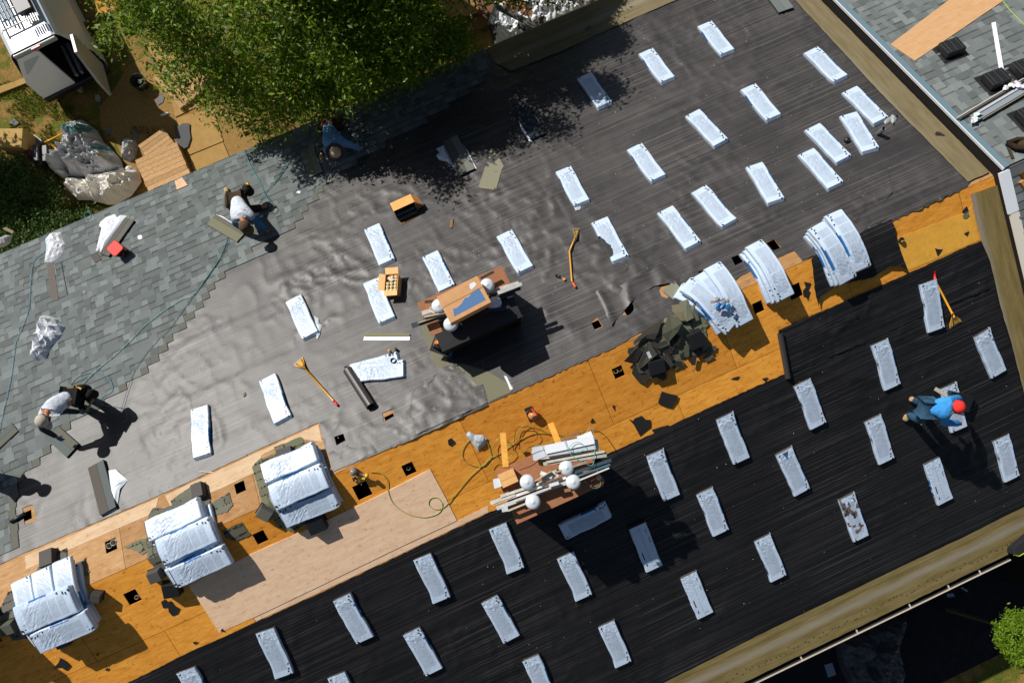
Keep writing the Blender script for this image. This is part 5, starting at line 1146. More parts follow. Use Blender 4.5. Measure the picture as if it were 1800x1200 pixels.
m = MB(); m.lathe([(0, .012), (.05, .012), (.05, 0)], (.35, .30, .25), 22, (.02, -.005, .10)); m.build('blade_guard', MT['gloss'], r, True)
m = MB(); m.box((.0, -.03, .012), (.26, .14, .006), (.03, .028, .025)); m.build('base_plate', MT['gloss'], r)
m = MB(); m.tube([(-.06, -.09, .05), (-.10, -.05, .10), (-.05, .05, .12)], .016, (.02, .018, .016), 8); m.build('rear_handle', MT['gloss'], r, True)
M, L = frame2((976, 484), (996, 492), .03); r = empty('hand_tool', M, 'small black and orange knife tool left of the rusty shovel grip', 'knife')
m = MB(); m.tube([(-.1, 0, .04), (.0, 0, .05)], .026, (.02, .015, .012), 10); m.build('handle', MT['gloss'], r, True)
m = MB(); m.tube([(0, 0, .05), (.05, -.01, .05)], .012, (.35, .20, .05), 8); m.lathe([(0, .02), (.028, .015), (.03, 0)], (.62, .30, .08), 12, (.08, -.015, .04)); m.build('guard', MT['gloss'], r, True)
for P, l in (([(790, 401), (792, 388), (797, 385), (796, 400), (793, 402)], 'small brown wood splinter scrap on the grey slope'), ([(428, 693), (432, 690), (433, 695), (429, 698)], 'tiny tan chip right of the upright white bundle')):
    flat('wood_chip', l, 'wood chip', P, .02, (.20, .13, .05), 'wood', 'wood chips on the grey slope', .012)
o = lay('wood_stick', 'thin cream stick across the underlayment edge above the third stack', 'stick', (351, 828), (376, 830), -.02, .015, .012, (.75, .60, .42), 'wood'); a = Vector(H(363, 829, .02)); o.location = a
# green-grey shingle sheets under stacks & heap of torn-off shingles
def shard(poly, label, col, h0, th=.012, curl=.02, name='old_shingle', g='torn-off old shingles'): return flat(name, label, 'old shingle', poly, th, col, 'shing', g, h0, curl)
G1, G2, G3 = (.085, .088, .060), (.13, .13, .09), (.022, .020, .019)
def courses(poly, label, h0=.015, base=(.15, .155, .10), name='old_shingle_patch', mortar=.02, wdt=.42):
    P = [XW(q, 0) for q in poly]; cx, cw = np.mean(P, 0); o0 = Vector(surf(cx, cw, h0)); V, Fc, _ = cdt_sheet(P, [], .035, .02); m = MB()
    m.v = [tuple(Vector(surf(a, b, h0 + .004 * math.sin(a * 9) * math.sin(b * 7))) - o0) for a, b in V]
    for q in Fc:
        a, b, e = [Vector(m.v[k]) for k in q[:3]]
        if (b - a).cross(e - a).z < 0: q = q[::-1]
        x, y = V[list(q)].mean(0); row = math.floor(y / .143); fx = (x / wdt + .37 * row) % 1; fy = (y / .143) % 1
        v = .8 + .35 * float(vnoise(row * 3.1, math.floor(x / wdt + .37 * row) * 1.7, 3)); cc = tuple(k * v for k in base)
        if fx < .04 or fy < .11: cc = (.03, .028, .02)
        m.face(q, cc)
    o = m.build(name, MT['shing']); o.location = o0; return tag(o, label, 'old shingles', 'patches of old shingles')
courses([(1112, 600), (1140, 580), (1170, 572), (1195, 560), (1230, 530), (1240, 560), (1243, 600), (1255, 608), (1258, 617), (1235, 622), (1222, 626), (1205, 629), (1196, 632), (1180, 645), (1160, 655), (1140, 640), (1120, 620)], 'patch of old olive shingles still nailed under the torn-off heap')
courses([(0, 1075), (15, 1040), (30, 1035), (60, 1010), (75, 985), (118, 962), (120, 1010), (100, 1075), (50, 1120), (22, 1125), (5, 1100)], 'old grey patch around the leftmost ridge stack', base=(.12, .115, .10))
courses([(116, 1000), (145, 985), (153, 978), (150, 1002), (160, 1003), (152, 1010), (140, 1018), (122, 1012)], 'small old shingle piece right of the leftmost stack', base=(.15, .15, .10))
courses([(270, 892), (290, 893), (303, 888), (300, 880), (345, 848), (365, 860), (372, 885), (403, 865), (410, 888), (400, 900), (378, 905), (380, 940), (300, 1000), (285, 1010), (262, 985), (262, 905)], 'old grey patch around the second ridge stack', base=(.13, .13, .10))
courses([(218, 960), (242, 950), (258, 945), (262, 968), (250, 975), (240, 968), (232, 965)], 'jagged old shingle piece left of the second stack', base=(.15, .15, .10))
courses([(390, 932), (425, 916), (441, 939), (415, 950), (398, 945)], 'old shingle piece right of the second ridge stack', base=(.12, .115, .08))
courses([(444, 820), (455, 808), (485, 797), (482, 786), (530, 768), (537, 777), (550, 775), (562, 790), (590, 880), (560, 905), (515, 935), (490, 925), (478, 905), (462, 890), (455, 860)], 'old olive patch around the third ridge stack', base=(.15, .15, .095))
courses([(1165, 575), (1168, 560), (1215, 545), (1255, 560), (1240, 575), (1205, 580)], 'upper corner of the old olive patch beside the torn ridge bundle', .022, base=(.18, .18, .12))
shard([(1115, 596), (1135, 582), (1150, 572), (1165, 565), (1155, 583), (1150, 595), (1130, 592), (1112, 603)], 'dark curled flap at the top left of the torn-off heap', (.05, .045, .035), .05, .01, .06)
shard([(1162, 584), (1178, 552), (1196, 563), (1190, 578), (1172, 598)], 'upright olive shingle in the middle of the torn-off heap', G1, .10, .02, .08)
shard([(1181, 540), (1202, 536), (1206, 548), (1214, 553), (1213, 560), (1196, 562), (1184, 552)], 'tan olive shingle at the top of the torn-off heap', (.15, .13, .08), .06, .02, .04)
shard([(1195, 535), (1210, 530), (1218, 555), (1205, 562)], 'pale olive shingle beside the tan one at the top of the heap', G2, .09, .015, .05)
shard([(1212, 533), (1225, 533), (1228, 560), (1216, 565), (1210, 545)], 'olive shingle nearest the torn white bundle', G2, .05, .02, .03)
shard([(1165, 513), (1186, 495), (1202, 515), (1184, 528)], 'pale shingle scrap half over the hole above the heap', (.20, .20, .15), .03, .01, .03)
shard([(1095, 632), (1120, 607), (1128, 615), (1115, 638)], 'dark shingle at the far left of the torn-off heap', G3, .06, .015, .05)
shard([(1118, 640), (1138, 596), (1153, 618), (1125, 643)], 'grey shingle with a white painted stripe in the torn-off heap', (.07, .065, .05), .10, .02, .06)
flat('paint_stripe', 'white painted stripe on a grey shingle in the torn-off heap', 'paint mark', [(1134, 615), (1139, 613), (1144, 623), (1139, 626)], .012, (.6, .65, .68), 'col', None, .13)
shard([(1110, 655), (1113, 640), (1122, 645), (1140, 660), (1133, 676), (1120, 668)], 'dark lowest shingle at the left end of the torn-off heap', (.04, .036, .028), .03, .015, .05)
rs = random.Random(17)
for i in range(34):
    cx_, cy_ = rs.choice([(1130, 640), (1118, 625), (1150, 650), (1145, 612), (1190, 600), (1215, 620), (1180, 640), (1240, 622), (1160, 628)]); cx_ += rs.uniform(-16, 16); cy_ += rs.uniform(-11, 11); t0 = rs.uniform(0, 3); a_, b_ = rs.uniform(5, 13), rs.uniform(4, 8)
    Pq = [(cx_ + a_ * math.cos(t0) * u_ - b_ * math.sin(t0) * v_, cy_ + a_ * math.sin(t0) * u_ + b_ * math.cos(t0) * v_) for u_, v_ in ((-1, -1), (.9, -1.1), (1.1, .3), (.7, 1), (-.9, .9))]
    shard(Pq, 'small broken shingle piece in the torn-off heap beside the torn ridge bundle', rs.choice([(.022, .02, .018), (.05, .048, .04), (.03, .028, .026), (.09, .092, .065)]), rs.uniform(.02, .07), .008, rs.uniform(.01, .03), g='small broken pieces in the torn-off heap')
shard([(1240, 615), (1258, 606), (1258, 615), (1248, 617)], 'small olive shingle at the right tip of the patch', G1, .02)
def hood(A, B, label, sz=.30, h=.16, col=(.035, .035, .036), g='old black box vents taken off the roof', dep=None, z0=.10):
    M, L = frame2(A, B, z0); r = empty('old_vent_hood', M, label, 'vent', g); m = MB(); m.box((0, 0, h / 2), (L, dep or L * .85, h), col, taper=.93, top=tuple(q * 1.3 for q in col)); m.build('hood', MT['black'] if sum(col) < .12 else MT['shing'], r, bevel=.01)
    m = MB(); m.box((0, 0, -.0), (L * 1.12, (dep or L * .85) * 1.1, .008), col); m.build('flange', MT['black'], r)
MT['vent_grey'] = mk('vent_grey', (.05, .05, .052), .6, var=(8, .25))
hood((1210, 603), (1236, 590), 'black square vent hood on the right part of the torn-off heap', dep=.30)
hood((1139, 648), (1168, 640), 'black square vent hood at the lower left of the torn-off heap', dep=.26)
hood((76, 986), (100, 977), 'brown grey vent hood behind the leftmost ridge stack', col=(.075, .068, .062), dep=.3, z0=.04)
hood((102, 1128), (128, 1118), 'vent hood in the shadow of the leftmost ridge stack', col=(.075, .065, .06), dep=.16, z0=.03)
hood((163, 1044), (182, 1046), 'dark vent piece right of the leftmost ridge stack', col=(.05, .047, .042), dep=.16, z0=.02)
hood((6, 1103), (30, 1095), 'olive grey vent piece left of the leftmost ridge stack', col=(.09, .09, .07), dep=.2, z0=.02)
hood((342, 868), (362, 860), 'grey vent hood behind the second ridge stack', col=(.075, .068, .062), dep=.28, z0=.03)
hood((264, 1012), (286, 1004), 'brown grey vent hood left of the second ridge stack', col=(.075, .07, .065), dep=.2, z0=.02)
hood((288, 1035), (318, 1030), 'black vent hood below the second ridge stack', col=(.030, .032, .036), dep=.26, z0=.04)
hood((490, 806), (518, 797), 'ribbed grey vent hood behind the third ridge stack', col=(.065, .062, .056), dep=.26, z0=.04)
hood((541, 925), (572, 912), 'black vent hood on the new plywood below the third ridge stack', col=(.035, .035, .036), dep=.3, z0=.05)
hood((455, 893), (478, 905), 'grey cube vent left of the third ridge stack', col=(.10, .10, .08), dep=.2, z0=.02)
hood((1668, 702), (1712, 712), 'black box vent that the worker in blue leans over', col=(.022, .022, .023), dep=.34, z0=.20)
# scattered nails, caps and granules: hundreds of specks
mb = MB(); rs = random.Random(5)
polyUw = polyU; polyLw = polyL
for i in range(1500):
    x = rs.uniform(-9.5, 9.5); w = rs.uniform(-6.8, 7.2)
    if w > 0: 
        if not inpoly(x, w, polyUw): continue
        if w > np.interp(x, [-9, 6], [5, 7.3]): continue
    elif rs.random() < .6: continue
    p = surf(x, w, .026); s_ = rs.uniform(.004, .011); cc = rs.choice([(.72, .72, .68), (.72, .72, .68), (.60, .50, .12), (.62, .36, .10), (.5, .5, .5)]) if w > -1.4 or rs.random() < .4 else rs.choice([(.45, .25, .06), (.3, .3, .3)])
    mb.box(p, (s_, s_ * rs.uniform(.6, 1.3), .004), cc)
tag(mb.build('nail_specks', MT['col']), 'scattered plastic nail caps and chips', None, None, 'stuff')

# ================================================================== THE YARD
def gmat():
    m = mk('yard_ground', (.24, .14, .04), .95, spec=.15); nt = m.node_tree; L = nt.links; b = nt.nodes['Principled BSDF']; v = node(nt, 'ShaderNodeTexCoord').outputs['Object']
    g = noise_n(nt, v, 1.6, 8, .7); r = ramp(nt, [(.46, (.27, .165, .055)), (.53, (.135, .13, .022)), (.7, (.085, .115, .014))]); L.new(g, r.inputs[0])
    g2 = noise_n(nt, v, 26, 5, .7); r2 = ramp(nt, [(.3, (.55, .55, .5)), (.65, (1.25, 1.25, 1.2))]); L.new(g2, r2.inputs[0])
    L.new(mixc(nt, 1.0, r.outputs[0], r2.outputs[0], 'MULTIPLY'), b.inputs['Base Color'])
    bp = node(nt, 'ShaderNodeBump'); bp.inputs['Strength'].default_value = .6; bp.inputs['Distance'].default_value = .03; L.new(g2, bp.inputs['Height']); L.new(bp.outputs[0], b.inputs['Normal']); return m
m = MB(); m.poly([(-150, -150, GZ - .02), (150, -150, GZ - .02), (150, 150, GZ - .02), (-150, 150, GZ - .02)], (.2, .12, .04)); tag(m.build('ground', gmat()), kind='structure')
MT['dirt'] = mk('dirt', (.29, .175, .058), .95, var=(14, .22), bump=(30, .5, .02), spec=.15)
def gpoly(name, poly, h, th, mat, col=(.5, .5, .5), label=None, cat=None, kind=None, group=None, z=GZ, side=None):
    P = [tuple(atz(q[0], q[1], z + h)[:2]) for q in poly]; c0 = np.mean(P, 0); o0 = Vector((c0[0], c0[1], z)); m = MB(); m.prism([(a - c0[0], b - c0[1]) for a, b in P], h - th, h, col, side)
    o = m.build(name, mat); o.location = o0; return tag(o, label, cat, group, kind)
gpoly('bare_soil', [(175, 190), (205, 150), (225, 115), (262, 98), (440, 205), (460, 262), (420, 280), (340, 320), (300, 330), (240, 340), (200, 240), (178, 228)], .004, .01, MT['dirt'], kind='structure')
for q in ([(255, 78), (330, 45), (368, 110), (292, 135)], [(293, 137), (368, 112), (384, 168), (308, 206)], [(309, 208), (374, 190), (392, 248), (333, 272)], [(334, 274), (392, 250), (412, 298), (345, 330)]):
    gpoly('path', q, .03, .05, MT['concrete'], kind='structure')
gpoly('kerb', [(-10, 155), (43, 137), (48, 145), (-10, 168)], .06, .1, MT['concrete'], kind='structure')
# grass tufts
def tris(name, V, Fc, Cc, mat, parent=None):
    me = bpy.data.meshes.new(name); V = np.asarray(V, np.float32); Fc = np.asarray(Fc, np.int32); k = Fc.shape[1]
    me.vertices.add(len(V)); me.vertices.foreach_set('co', V.ravel()); me.loops.add(Fc.size); me.loops.foreach_set('vertex_index', Fc.ravel())
    me.polygons.add(len(Fc)); me.polygons.foreach_set('loop_start', np.arange(0, Fc.size, k, dtype=np.int32)); me.update(calc_edges=True)
    ca = me.color_attributes.new('Col', 'FLOAT_COLOR', 'CORNER'); A = np.ones((Fc.size, 4), np.float32); A[:, :3] = np.repeat(Cc, k, 0); ca.data.foreach_set('color', A.ravel())
    me.materials.append(mat); me.validate(); o = bpy.data.objects.new(name, me); C.objects.link(o)
    if parent: o.parent = parent
    return o
def blades(n, poly, hgt, thr, seed, name, cols):
    rs = np.random.RandomState(seed); P = np.array([atz(q[0], q[1])[:2] for q in poly]); lo, hi = P.min(0), P.max(0); xy = lo + rs.rand(n, 2) * (hi - lo)
    ok = inpoly(xy[:, 0], xy[:, 1], P) & (fbm(xy[:, 0] * 2.2, xy[:, 1] * 2.2, 3) > thr); xy = xy[ok]; n = len(xy); a = rs.rand(n) * 6.283; w = .010; h = hgt * (.5 + rs.rand(n)); ln = rs.randn(n, 2) * hgt * .6
    V = np.zeros((n, 3, 3)); V[:, 0, :2] = xy + np.c_[np.cos(a), np.sin(a)] * w; V[:, 1, :2] = xy - np.c_[np.cos(a), np.sin(a)] * w; V[:, 2, :2] = xy + ln; V[:, :2, 2] = GZ - .02; V[:, 2, 2] = GZ + h
    cc = np.array(cols)[rs.randint(0, len(cols), n)] * (.7 + .6 * rs.rand(n, 1)); return tris(name, V.reshape(-1, 3), np.arange(3 * n).reshape(-1, 3), cc, MT['leaf'])
tag(blades(26000, [(-20, 150), (60, 135), (95, 150), (130, 190), (180, 235), (120, 330), (220, 370), (150, 400), (-20, 460)], .06, .47, 2, 'lawn_grass', [(.11, .15, .012), (.16, .17, .02), (.07, .12, .01)]), kind='stuff')
tag(blades(2500, [(190, 215), (275, 225), (270, 255), (240, 270), (195, 262)], .05, .55, 5, 'lawn_grass', [(.11, .15, .012), (.16, .17, .02)]), kind='stuff')

# ---- trees: crowns of many small leaves on limbs
def leaves(name, cen, per, rad, size, cols, seed, parent, zjit=.7):
    rs = np.random.RandomState(seed); n = len(cen) * per; c0 = np.repeat(cen, per, 0) + rs.randn(n, 3) * rad * np.array([1, 1, zjit]); 
    u = rs.randn(n, 3); u[:, 2] *= .45; u /= np.linalg.norm(u, axis=1)[:, None]; nn = rs.randn(n, 3) + np.array([0, 0, 1.2]); v = np.cross(nn, u); v /= np.linalg.norm(v, axis=1)[:, None]
    s = size * (.5 + 1.1 * rs.rand(n, 1) ** 1.6); V = np.stack([c0 - u * s, c0 + v * s * .36, c0 + u * s, c0 - v * s * .36], 1); tone = np.repeat(.75 + .5 * rs.rand(len(cen), 1), per, 0)
    cc = np.array(cols)[rs.randint(0, len(cols), n)] * tone * (.8 + .4 * rs.rand(n, 1)); return tris(name, V.reshape(-1, 3), np.arange(4 * n).reshape(-1, 4), cc, MT['leaf'], parent)
def projA(X):
    v = (X - CAM) @ R3; return 900 + F * v[:, 0] / -v[:, 2], 600 - F * v[:, 1] / -v[:, 2]
def shadow_px(X):                      # where a point's shadow falls: on the roof, else the ground
    k = (X[:, 2] + TT * X[:, 1]) / (SUN[2] + TT * SUN[1]); Q = X - k[:, None] * SUN; onroof = (Q[:, 1] < YU) & (Q[:, 1] > 0) & (Q[:, 0] > XL) & (Q[:, 0] < XR)
    g = (X[:, 2] - GZ) / SUN[2]; G_ = X - g[:, None] * SUN; Q = np.where(onroof[:, None], Q, G_); a, b = projA(Q); return a, b, onroof
LC = [(.11, .20, .006), (.17, .27, .008), (.07, .14, .005), (.24, .31, .02)]
vis = [(148, -400), (160, 38), (142, 62), (180, 75), (196, 112), (214, 122), (225, 135), (245, 118), (255, 130), (285, 150), (305, 170), (325, 180), (345, 150), (362, 165), (358, 205), (375, 238), (398, 222), (420, 225), (450, 246),
       (500, 232), (545, 212), (580, 190), (640, 172), (690, 152), (760, 120), (820, 88), (830, 60), (770, 30), (740, 0), (760, -60), (1300, -60), (1500, -400)]
shp = [(466, 282), (470, 262), (495, 255), (520, 285), (540, 322), (585, 300), (600, 296), (640, 315), (690, 296), (718, 300), (735, 305), (768, 312), (778, 345), (800, 350), (806, 325), (800, 305), (790, 285), (830, 268), (870, 262), (912, 256), (935, 265), (945, 290), (962, 285), (985, 262), (1002, 250),
       (992, 225), (1000, 205), (1012, 190), (1010, 175), (1040, 175), (1080, 172), (1095, 160), (1060, 140), (1020, 132), (1012, 118), (1030, 95), (1055, 88), (1105, 85), (1090, 65), (1060, 50), (1050, 38), (1080, 25), (1085, 0), (1000, -300), (300, -300), (400, 230)]
lit = [(-80, 150), (0, 140), (150, 170), (215, 150), (250, 128), (300, 150), (330, 190), (390, 240), (425, 285), (330, 340), (-80, 480)]
lit2 = [(905, -70), (1130, -70), (1085, 20), (905, 85)]
rs = np.random.RandomState(11); N = 140000
X = np.c_[rs.uniform(-10, 9, N), rs.uniform(5.5, 22, N), rs.uniform(-5.0, 1.6, N)]
a, b = projA(X); sa, sb, onr = shadow_px(X)
ok = inpoly(a, b, vis) & (~onr | inpoly(sa, sb, shp)) & (onr | ~(inpoly(sa, sb, lit) | inpoly(sa, sb, lit2)))
ctr = np.array([1.0, 12.5, -1.6]); ok &= (((X - ctr) / np.array([8.5, 7.5, 3.6])) ** 2).sum(1) < 1.15
ok &= (fbm(X[:, 0] * .9 + X[:, 2] * .5, X[:, 1] * .9, 9) + .45 * fbm(X[:, 0] * 1.7, X[:, 1] * 1.7 + X[:, 2] * 2, 5)) > .70
X = X[ok]; np.random.RandomState(2).shuffle(X)
sa, sb, onr = shadow_px(X); wk = onr & inpoly(sa, sb, [(556, 215), (600, 205), (625, 260), (605, 290), (565, 292)]) & (rs.rand(len(X)) < .8); X = X[~wk]; onr = onr[~wk]; A1 = X[~onr][:1700]; A2 = X[onr][:3000]
Y_ = np.c_[rs.uniform(2, 9, 60000), rs.uniform(7, 14, 60000), rs.uniform(-2.2, 2.2, 60000)]; a, b = projA(Y_); sa, sb, onr2 = shadow_px(Y_)
ok = (inpoly(a, b, vis) | (b < -8)) & onr2 & inpoly(sa, sb, shp) & (sa > 880) & (fbm(sa * .03, sb * .03, 21) > .34); A2 = np.concatenate([A2, Y_[ok][:1500]])
big = empty('leafy_tree', Matrix.Translation((1.5, 14.5, GZ)), 'big leafy green tree behind the eave that throws dappled shade on the roof', 'tree')
o0 = np.array([1.5, 14.5, GZ])
leaves('crown', np.concatenate([A1, A2]) - o0, 36, .145, .050, LC, 3, big)
m = MB(); m.tube([(0, 0, 0), (.1, -.1, 1.5), (.05, 0, 3)], [.26, .2, .17], (.1, .07, .045), 10); m.build('trunk', MT['bark'], big, True)
rr_ = random.Random(3); allc = np.concatenate([A1, A2])
m = MB()
for i in range(46):
    q = allc[rr_.randrange(len(allc))] - o0; s0 = Vector((.05, 0, 2.0 + rr_.random())); e = Vector(q); md = s0.lerp(e, .5) + Vector((rr_.uniform(-.3, .3), rr_.uniform(-.3, .3), .5)); m.tube([s0, md, e], [.07, .035, .008], (.1, .07, .045), 6)
m.build('limbs', MT['bark'], big, True)
# stray sprigs hanging past the crown at the left
def tree(name, label, base, cen, per, rad, size, cols, seed, trunk_r=.1):
    t = empty(name, Matrix.Translation(base), label, 'tree' if 'bush' not in name and 'hedge' not in name else 'bush'); b0 = np.array(base)
    leaves('crown' if 'tree' in name else 'foliage', cen - b0, per, rad, size, cols, seed, t); m = MB(); c0 = Vector(cen.mean(0) - b0)
    m.tube([(0, 0, 0), c0 * .5 + Vector((.1, 0, 0)), c0], [trunk_r, trunk_r * .7, trunk_r * .4], (.1, .07, .045), 8); m.build('trunk' if 'tree' in name else 'stem', MT['bark'], t, True); return t
def inhull(n, poly, z0, z1, seed, px_off=None, spoly=None, sz=None):
    rs = np.random.RandomState(seed); out = []
    while len(out) < n:
        if spoly is None:
            P = np.array(poly); q = P.min(0) + rs.rand(2) * (P.max(0) - P.min(0))
            if inpoly(q[0], q[1], poly): out.append(atz(q[0], q[1], rs.uniform(z0, z1)))
        else:
            P = np.array(spoly); q = P.min(0) + rs.rand(2) * (P.max(0) - P.min(0))
            if inpoly(q[0], q[1], spoly):
                S_ = atz(q[0], q[1], sz); z = rs.uniform(z0, z1); X_ = S_ + SUN * (z - sz) / SUN[2]; a, b = proj(X_)
                if a < -14 or b < -14: out.append(X_)
    return np.array(out)
hp = [(-40, 262), (15, 272), (50, 290), (80, 310), (100, 335), (106, 372), (140, 372), (186, 362), (160, 378), (100, 405), (55, 425), (10, 445), (-40, 462)]
cen = inhull(620, hp, -6.2, -5.55, 4); b0 = cen.mean(0)
tree('hedge_bush', 'low dark hedge between the tarps and the left end of the eave', (b0[0], b0[1], GZ), cen, 26, .12, .04, [(.035, .085, .012), (.06, .12, .015), (.09, .15, .02)], 6, .05)
cen = inhull(420, None, -4.4, -1.6, 5, None, [(-60, 300), (10, 285), (55, 302), (92, 326), (104, 352), (112, 384), (60, 402), (20, 385), (-60, 400)], -6.0); b0 = cen.mean(0)
tree('leafy_tree', 'tree standing beyond the left edge that keeps the hedge in shade', (b0[0] - .5, b0[1] + .5, GZ), cen, 40, .2, .08, LC, 7, .15)
# round bright tree at the lower right
C0 = atz(1812, 1128, -3.3); rs = np.random.RandomState(8); q = rs.randn(520, 3); q /= np.linalg.norm(q, axis=1)[:, None]; q *= (.62 * (.75 + .25 * rs.rand(520, 1))) * (1 + .25 * (fbm(q[:, 0] * 2.5 + 5, q[:, 1] * 2.5 + q[:, 2] * 2, 4) - .5)[:, None] * 2)
tree('round_tree', 'small bright lime green tree cut off at the lower right corner', (C0[0], C0[1], GZ), C0 + q, 34, .05, .032, [(.17, .28, .015), (.22, .34, .02), (.12, .22, .012)], 9, .06)

# ---- pallets
def pallet(A, B, wd, label, n=6, z=GZ, gap=.35, h=.13, seed=1):
    M, L = gframe2(A, B, z, h); r = empty('wooden_pallet', M, label, 'pallet', 'bare wooden pallets in the yard'); rs = random.Random(seed)
    for i in range(n):
        y = -wd / 2 + wd * (i + .5) / n; k = rs.uniform(.8, 1.1); m = MB(); m.box((rs.uniform(-.01, .01), y, h - .01), (L, wd / n * (1 - gap), .022), (.50 * k, .30 * k, .135 * k)); m.build('deck_board', MT['wood'], r)
    for x in (-L / 2 + .05, 0, L / 2 - .05): m = MB(); m.box((x, 0, (h - .022) / 2), (.09, wd, h - .03), (.36, .22, .10)); m.build('stringer', MT['wood'], r)
    return r
pallet((249, 309), (322, 277), .95, 'wooden pallet with close boards, lying nearest the eave on top of the other', 7, gap=.06, h=.28, seed=2)
pallet((254, 271), (298, 240), .62, 'wooden pallet showing as a triangle behind the close boarded one', 5, gap=.08, h=.13, seed=3)
pallet((292, 118), (340, 172), .95, 'wooden pallet with open gaps half hidden by the tree leaves on the path', 5, gap=.34, h=.14, seed=4)
flat('wood_block', 'square plywood offcut on the roof edge by the pallets', 'wood block', [(308, 320), (321, 313), (331, 327), (312, 335)], .02, (.62, .40, .24), 'wood', None, .03)
gpoly('felt_piece', [(306, 219), (314, 222), (321, 217), (333, 217), (333, 230), (335, 243), (330, 258), (322, 262), (314, 255), (310, 247), (308, 233)], .07, .012, MT['col'], (.085, .088, .092), 'grey felt piece draped beside the pallets on the path', 'felt piece')
for P, l in (([(274, 178), (282, 163), (289, 170), (286, 180), (278, 185)], 'ragged grey felt scrap on bare soil left of the path'), ([(229, 232), (236, 227), (248, 240), (240, 243)], 'grey felt scrap between the silver tarp and pallets'), ([(332, 190), (340, 178), (347, 183), (341, 192)], 'grey felt scrap below the gapped pallet'),
             ([(183, 233), (190, 223), (196, 227), (190, 238)], 'grey felt scrap touching the top right of the silver tarp'), ([(15, 215), (24, 208), (34, 216), (26, 221)], 'grey scrap on the grass above the big carton'), ([(262, 105), (272, 100), (282, 104), (270, 108)], 'grey scrap beside the upper end of the gapped pallet')):
    gpoly('felt_scrap', P, .02, .012, MT['col'], (.14, .145, .15), l, 'scrap', None, 'felt scraps in the yard')
M, L = gframe2((284, 204), (295, 200)); r = empty('plastic_bottle', M, 'white plastic bottle lying on bare soil left of the path', 'bottle'); m = MB(); m.tube([(-.09, 0, .035), (.06, 0, .035), (.08, 0, .035), (.10, 0, .035)], [.035, .035, .014, .014], (.8, .82, .85), 12); m.build('bottle_body', MT['gloss'], r, True)
m = MB(); m.tube([(.10, 0, .035), (.12, 0, .035)], .017, (.7, .72, .8), 10); m.build('cap', MT['gloss'], r, True)
# tarps
GR = (.40, .41, .42)
def tc(x, y, cc):
    t = float(fbm(x * 1.6, y * 1.6, 44)); return (.03, .17, .17) if t > .70 else cc
crumple('silver_tarp', 'big heap of crumpled silver tarp showing teal underside in the yard', 'tarp', [(118, 250), (118, 228), (130, 216), (146, 211), (172, 230), (182, 250), (196, 262), (214, 283), (218, 300), (195, 308), (165, 318), (150, 312), (112, 314), (98, 305), (90, 292), (95, 282), (114, 270), (120, 260)],   .62, GR, 'tarp', 'ground', z=GZ + .12, res=.04, freq=2.3, seed=21, edge=.22, rough=1.9, colfn=tc)
crumple('white_tarp', 'heap of crumpled white tarp between the silver one and the eave', 'tarp', [(118, 332), (124, 314), (160, 315), (200, 300), (232, 292), (246, 305), (249, 320), (232, 344), (205, 360), (190, 360), (160, 352), (138, 352), (128, 342)], .5, (.80, .77, .71), 'tarp', 'ground', z=GZ + .1, res=.04, freq=2.3, seed=22, edge=.22, rough=1.9)
crumple('silver_bag', 'small crumpled silver bag between the tarp heap and the pallets', 'bag', [(217, 246), (224, 243), (240, 247), (243, 262), (238, 278), (228, 286), (216, 280)], .45, GR, 'tarp', 'ground', res=.05, freq=3.5, seed=23, edge=.2, rough=1.2)
# carton, drum, tool case, tools at the left edge
P = atz(17, 242, GZ + .75); r = empty('carton', gframe((P[0], P[1], GZ), -.42), 'big tan cardboard carton at the left edge beside the orange drum', 'cardboard box')
m = MB(); m.box((0, 0, .37), (.62, .50, .74), (.46, .30, .10)); m.build('carton_body', MT['card'], r)
m = MB(); m.box((0, 0, .7415), (.60, .03, .003), (.34, .22, .07)); m.build('tape_seam', MT['card'], r)
P = atz(49, 262, GZ + .35); r = empty('drum', gframe((P[0], P[1], GZ), .2), 'orange red plastic drum between the carton and the black tool case', 'drum')
m = MB(); m.lathe([(0, .50), (.14, .50), (.15, .46), (.14, .40), (.15, .30), (.14, .2), (.14, 0)], [(.10, .02, .01), (.6, .12, .02), (.62, .2, .05), (.62, .12, .02), (.62, .2, .05), (.5, .10, .02)], 18, M=Matrix.Rotation(.5, 3, 'X')); m.build('drum_body', MT['gloss'], r, True)
P = atz(76, 272, GZ + .3); r = empty('tool_case', gframe((P[0], P[1], GZ), -.3), 'open dark grey tool case beside the orange drum', 'tool case')
m = MB(); m.box((-.1, 0, .3), (.14, .46, .36), (.045, .05, .06)); m.build('case_lid', MT['gloss'], r, bevel=.02)
m = MB(); m.box((.08, 0, .24), (.16, .46, .30), (.02, .022, .026)); m.build('case_body', MT['gloss'], r, bevel=.02)
m = MB(); m.box((-.1, .02, .485), (.03, .10, .012), (.35, .37, .4)); m.build('latch', MT['gloss'], r)
def stick(A, B, z0, z1, r_, col, label, name='yellow_pole', cat='tool pole'):
    a, b = Vector(atz(*A, GZ + z0)), Vector(atz(*B, GZ + z1)); m = MB(); m.tube([Vector(), b - a], r_, col, 8); o = m.build(name, MT['gloss'], None, True); o.location = a; tag(o, label, cat, 'yellow tool handles in the yard')
stick((78, 251), (116, 232), .1, .5, .02, (.70, .36, .02), 'yellow handle running from the tool case to the silver tarp')
stick((88, 252), (112, 274), .1, .2, .02, (.70, .34, .02), 'yellow handle sloping down right of the tool case')
stick((110, 245), (97, 272), .3, .05, .018, (.65, .28, .03), 'orange handle crossing the yellow one by the silver tarp')
gpoly('shovel_blade', [(52, 240), (60, 237), (72, 246), (75, 254), (62, 252)], .2, .01, MT['gloss'], (.16, .16, .17), 'grey shovel blade leaning above the black tool case', 'shovel')
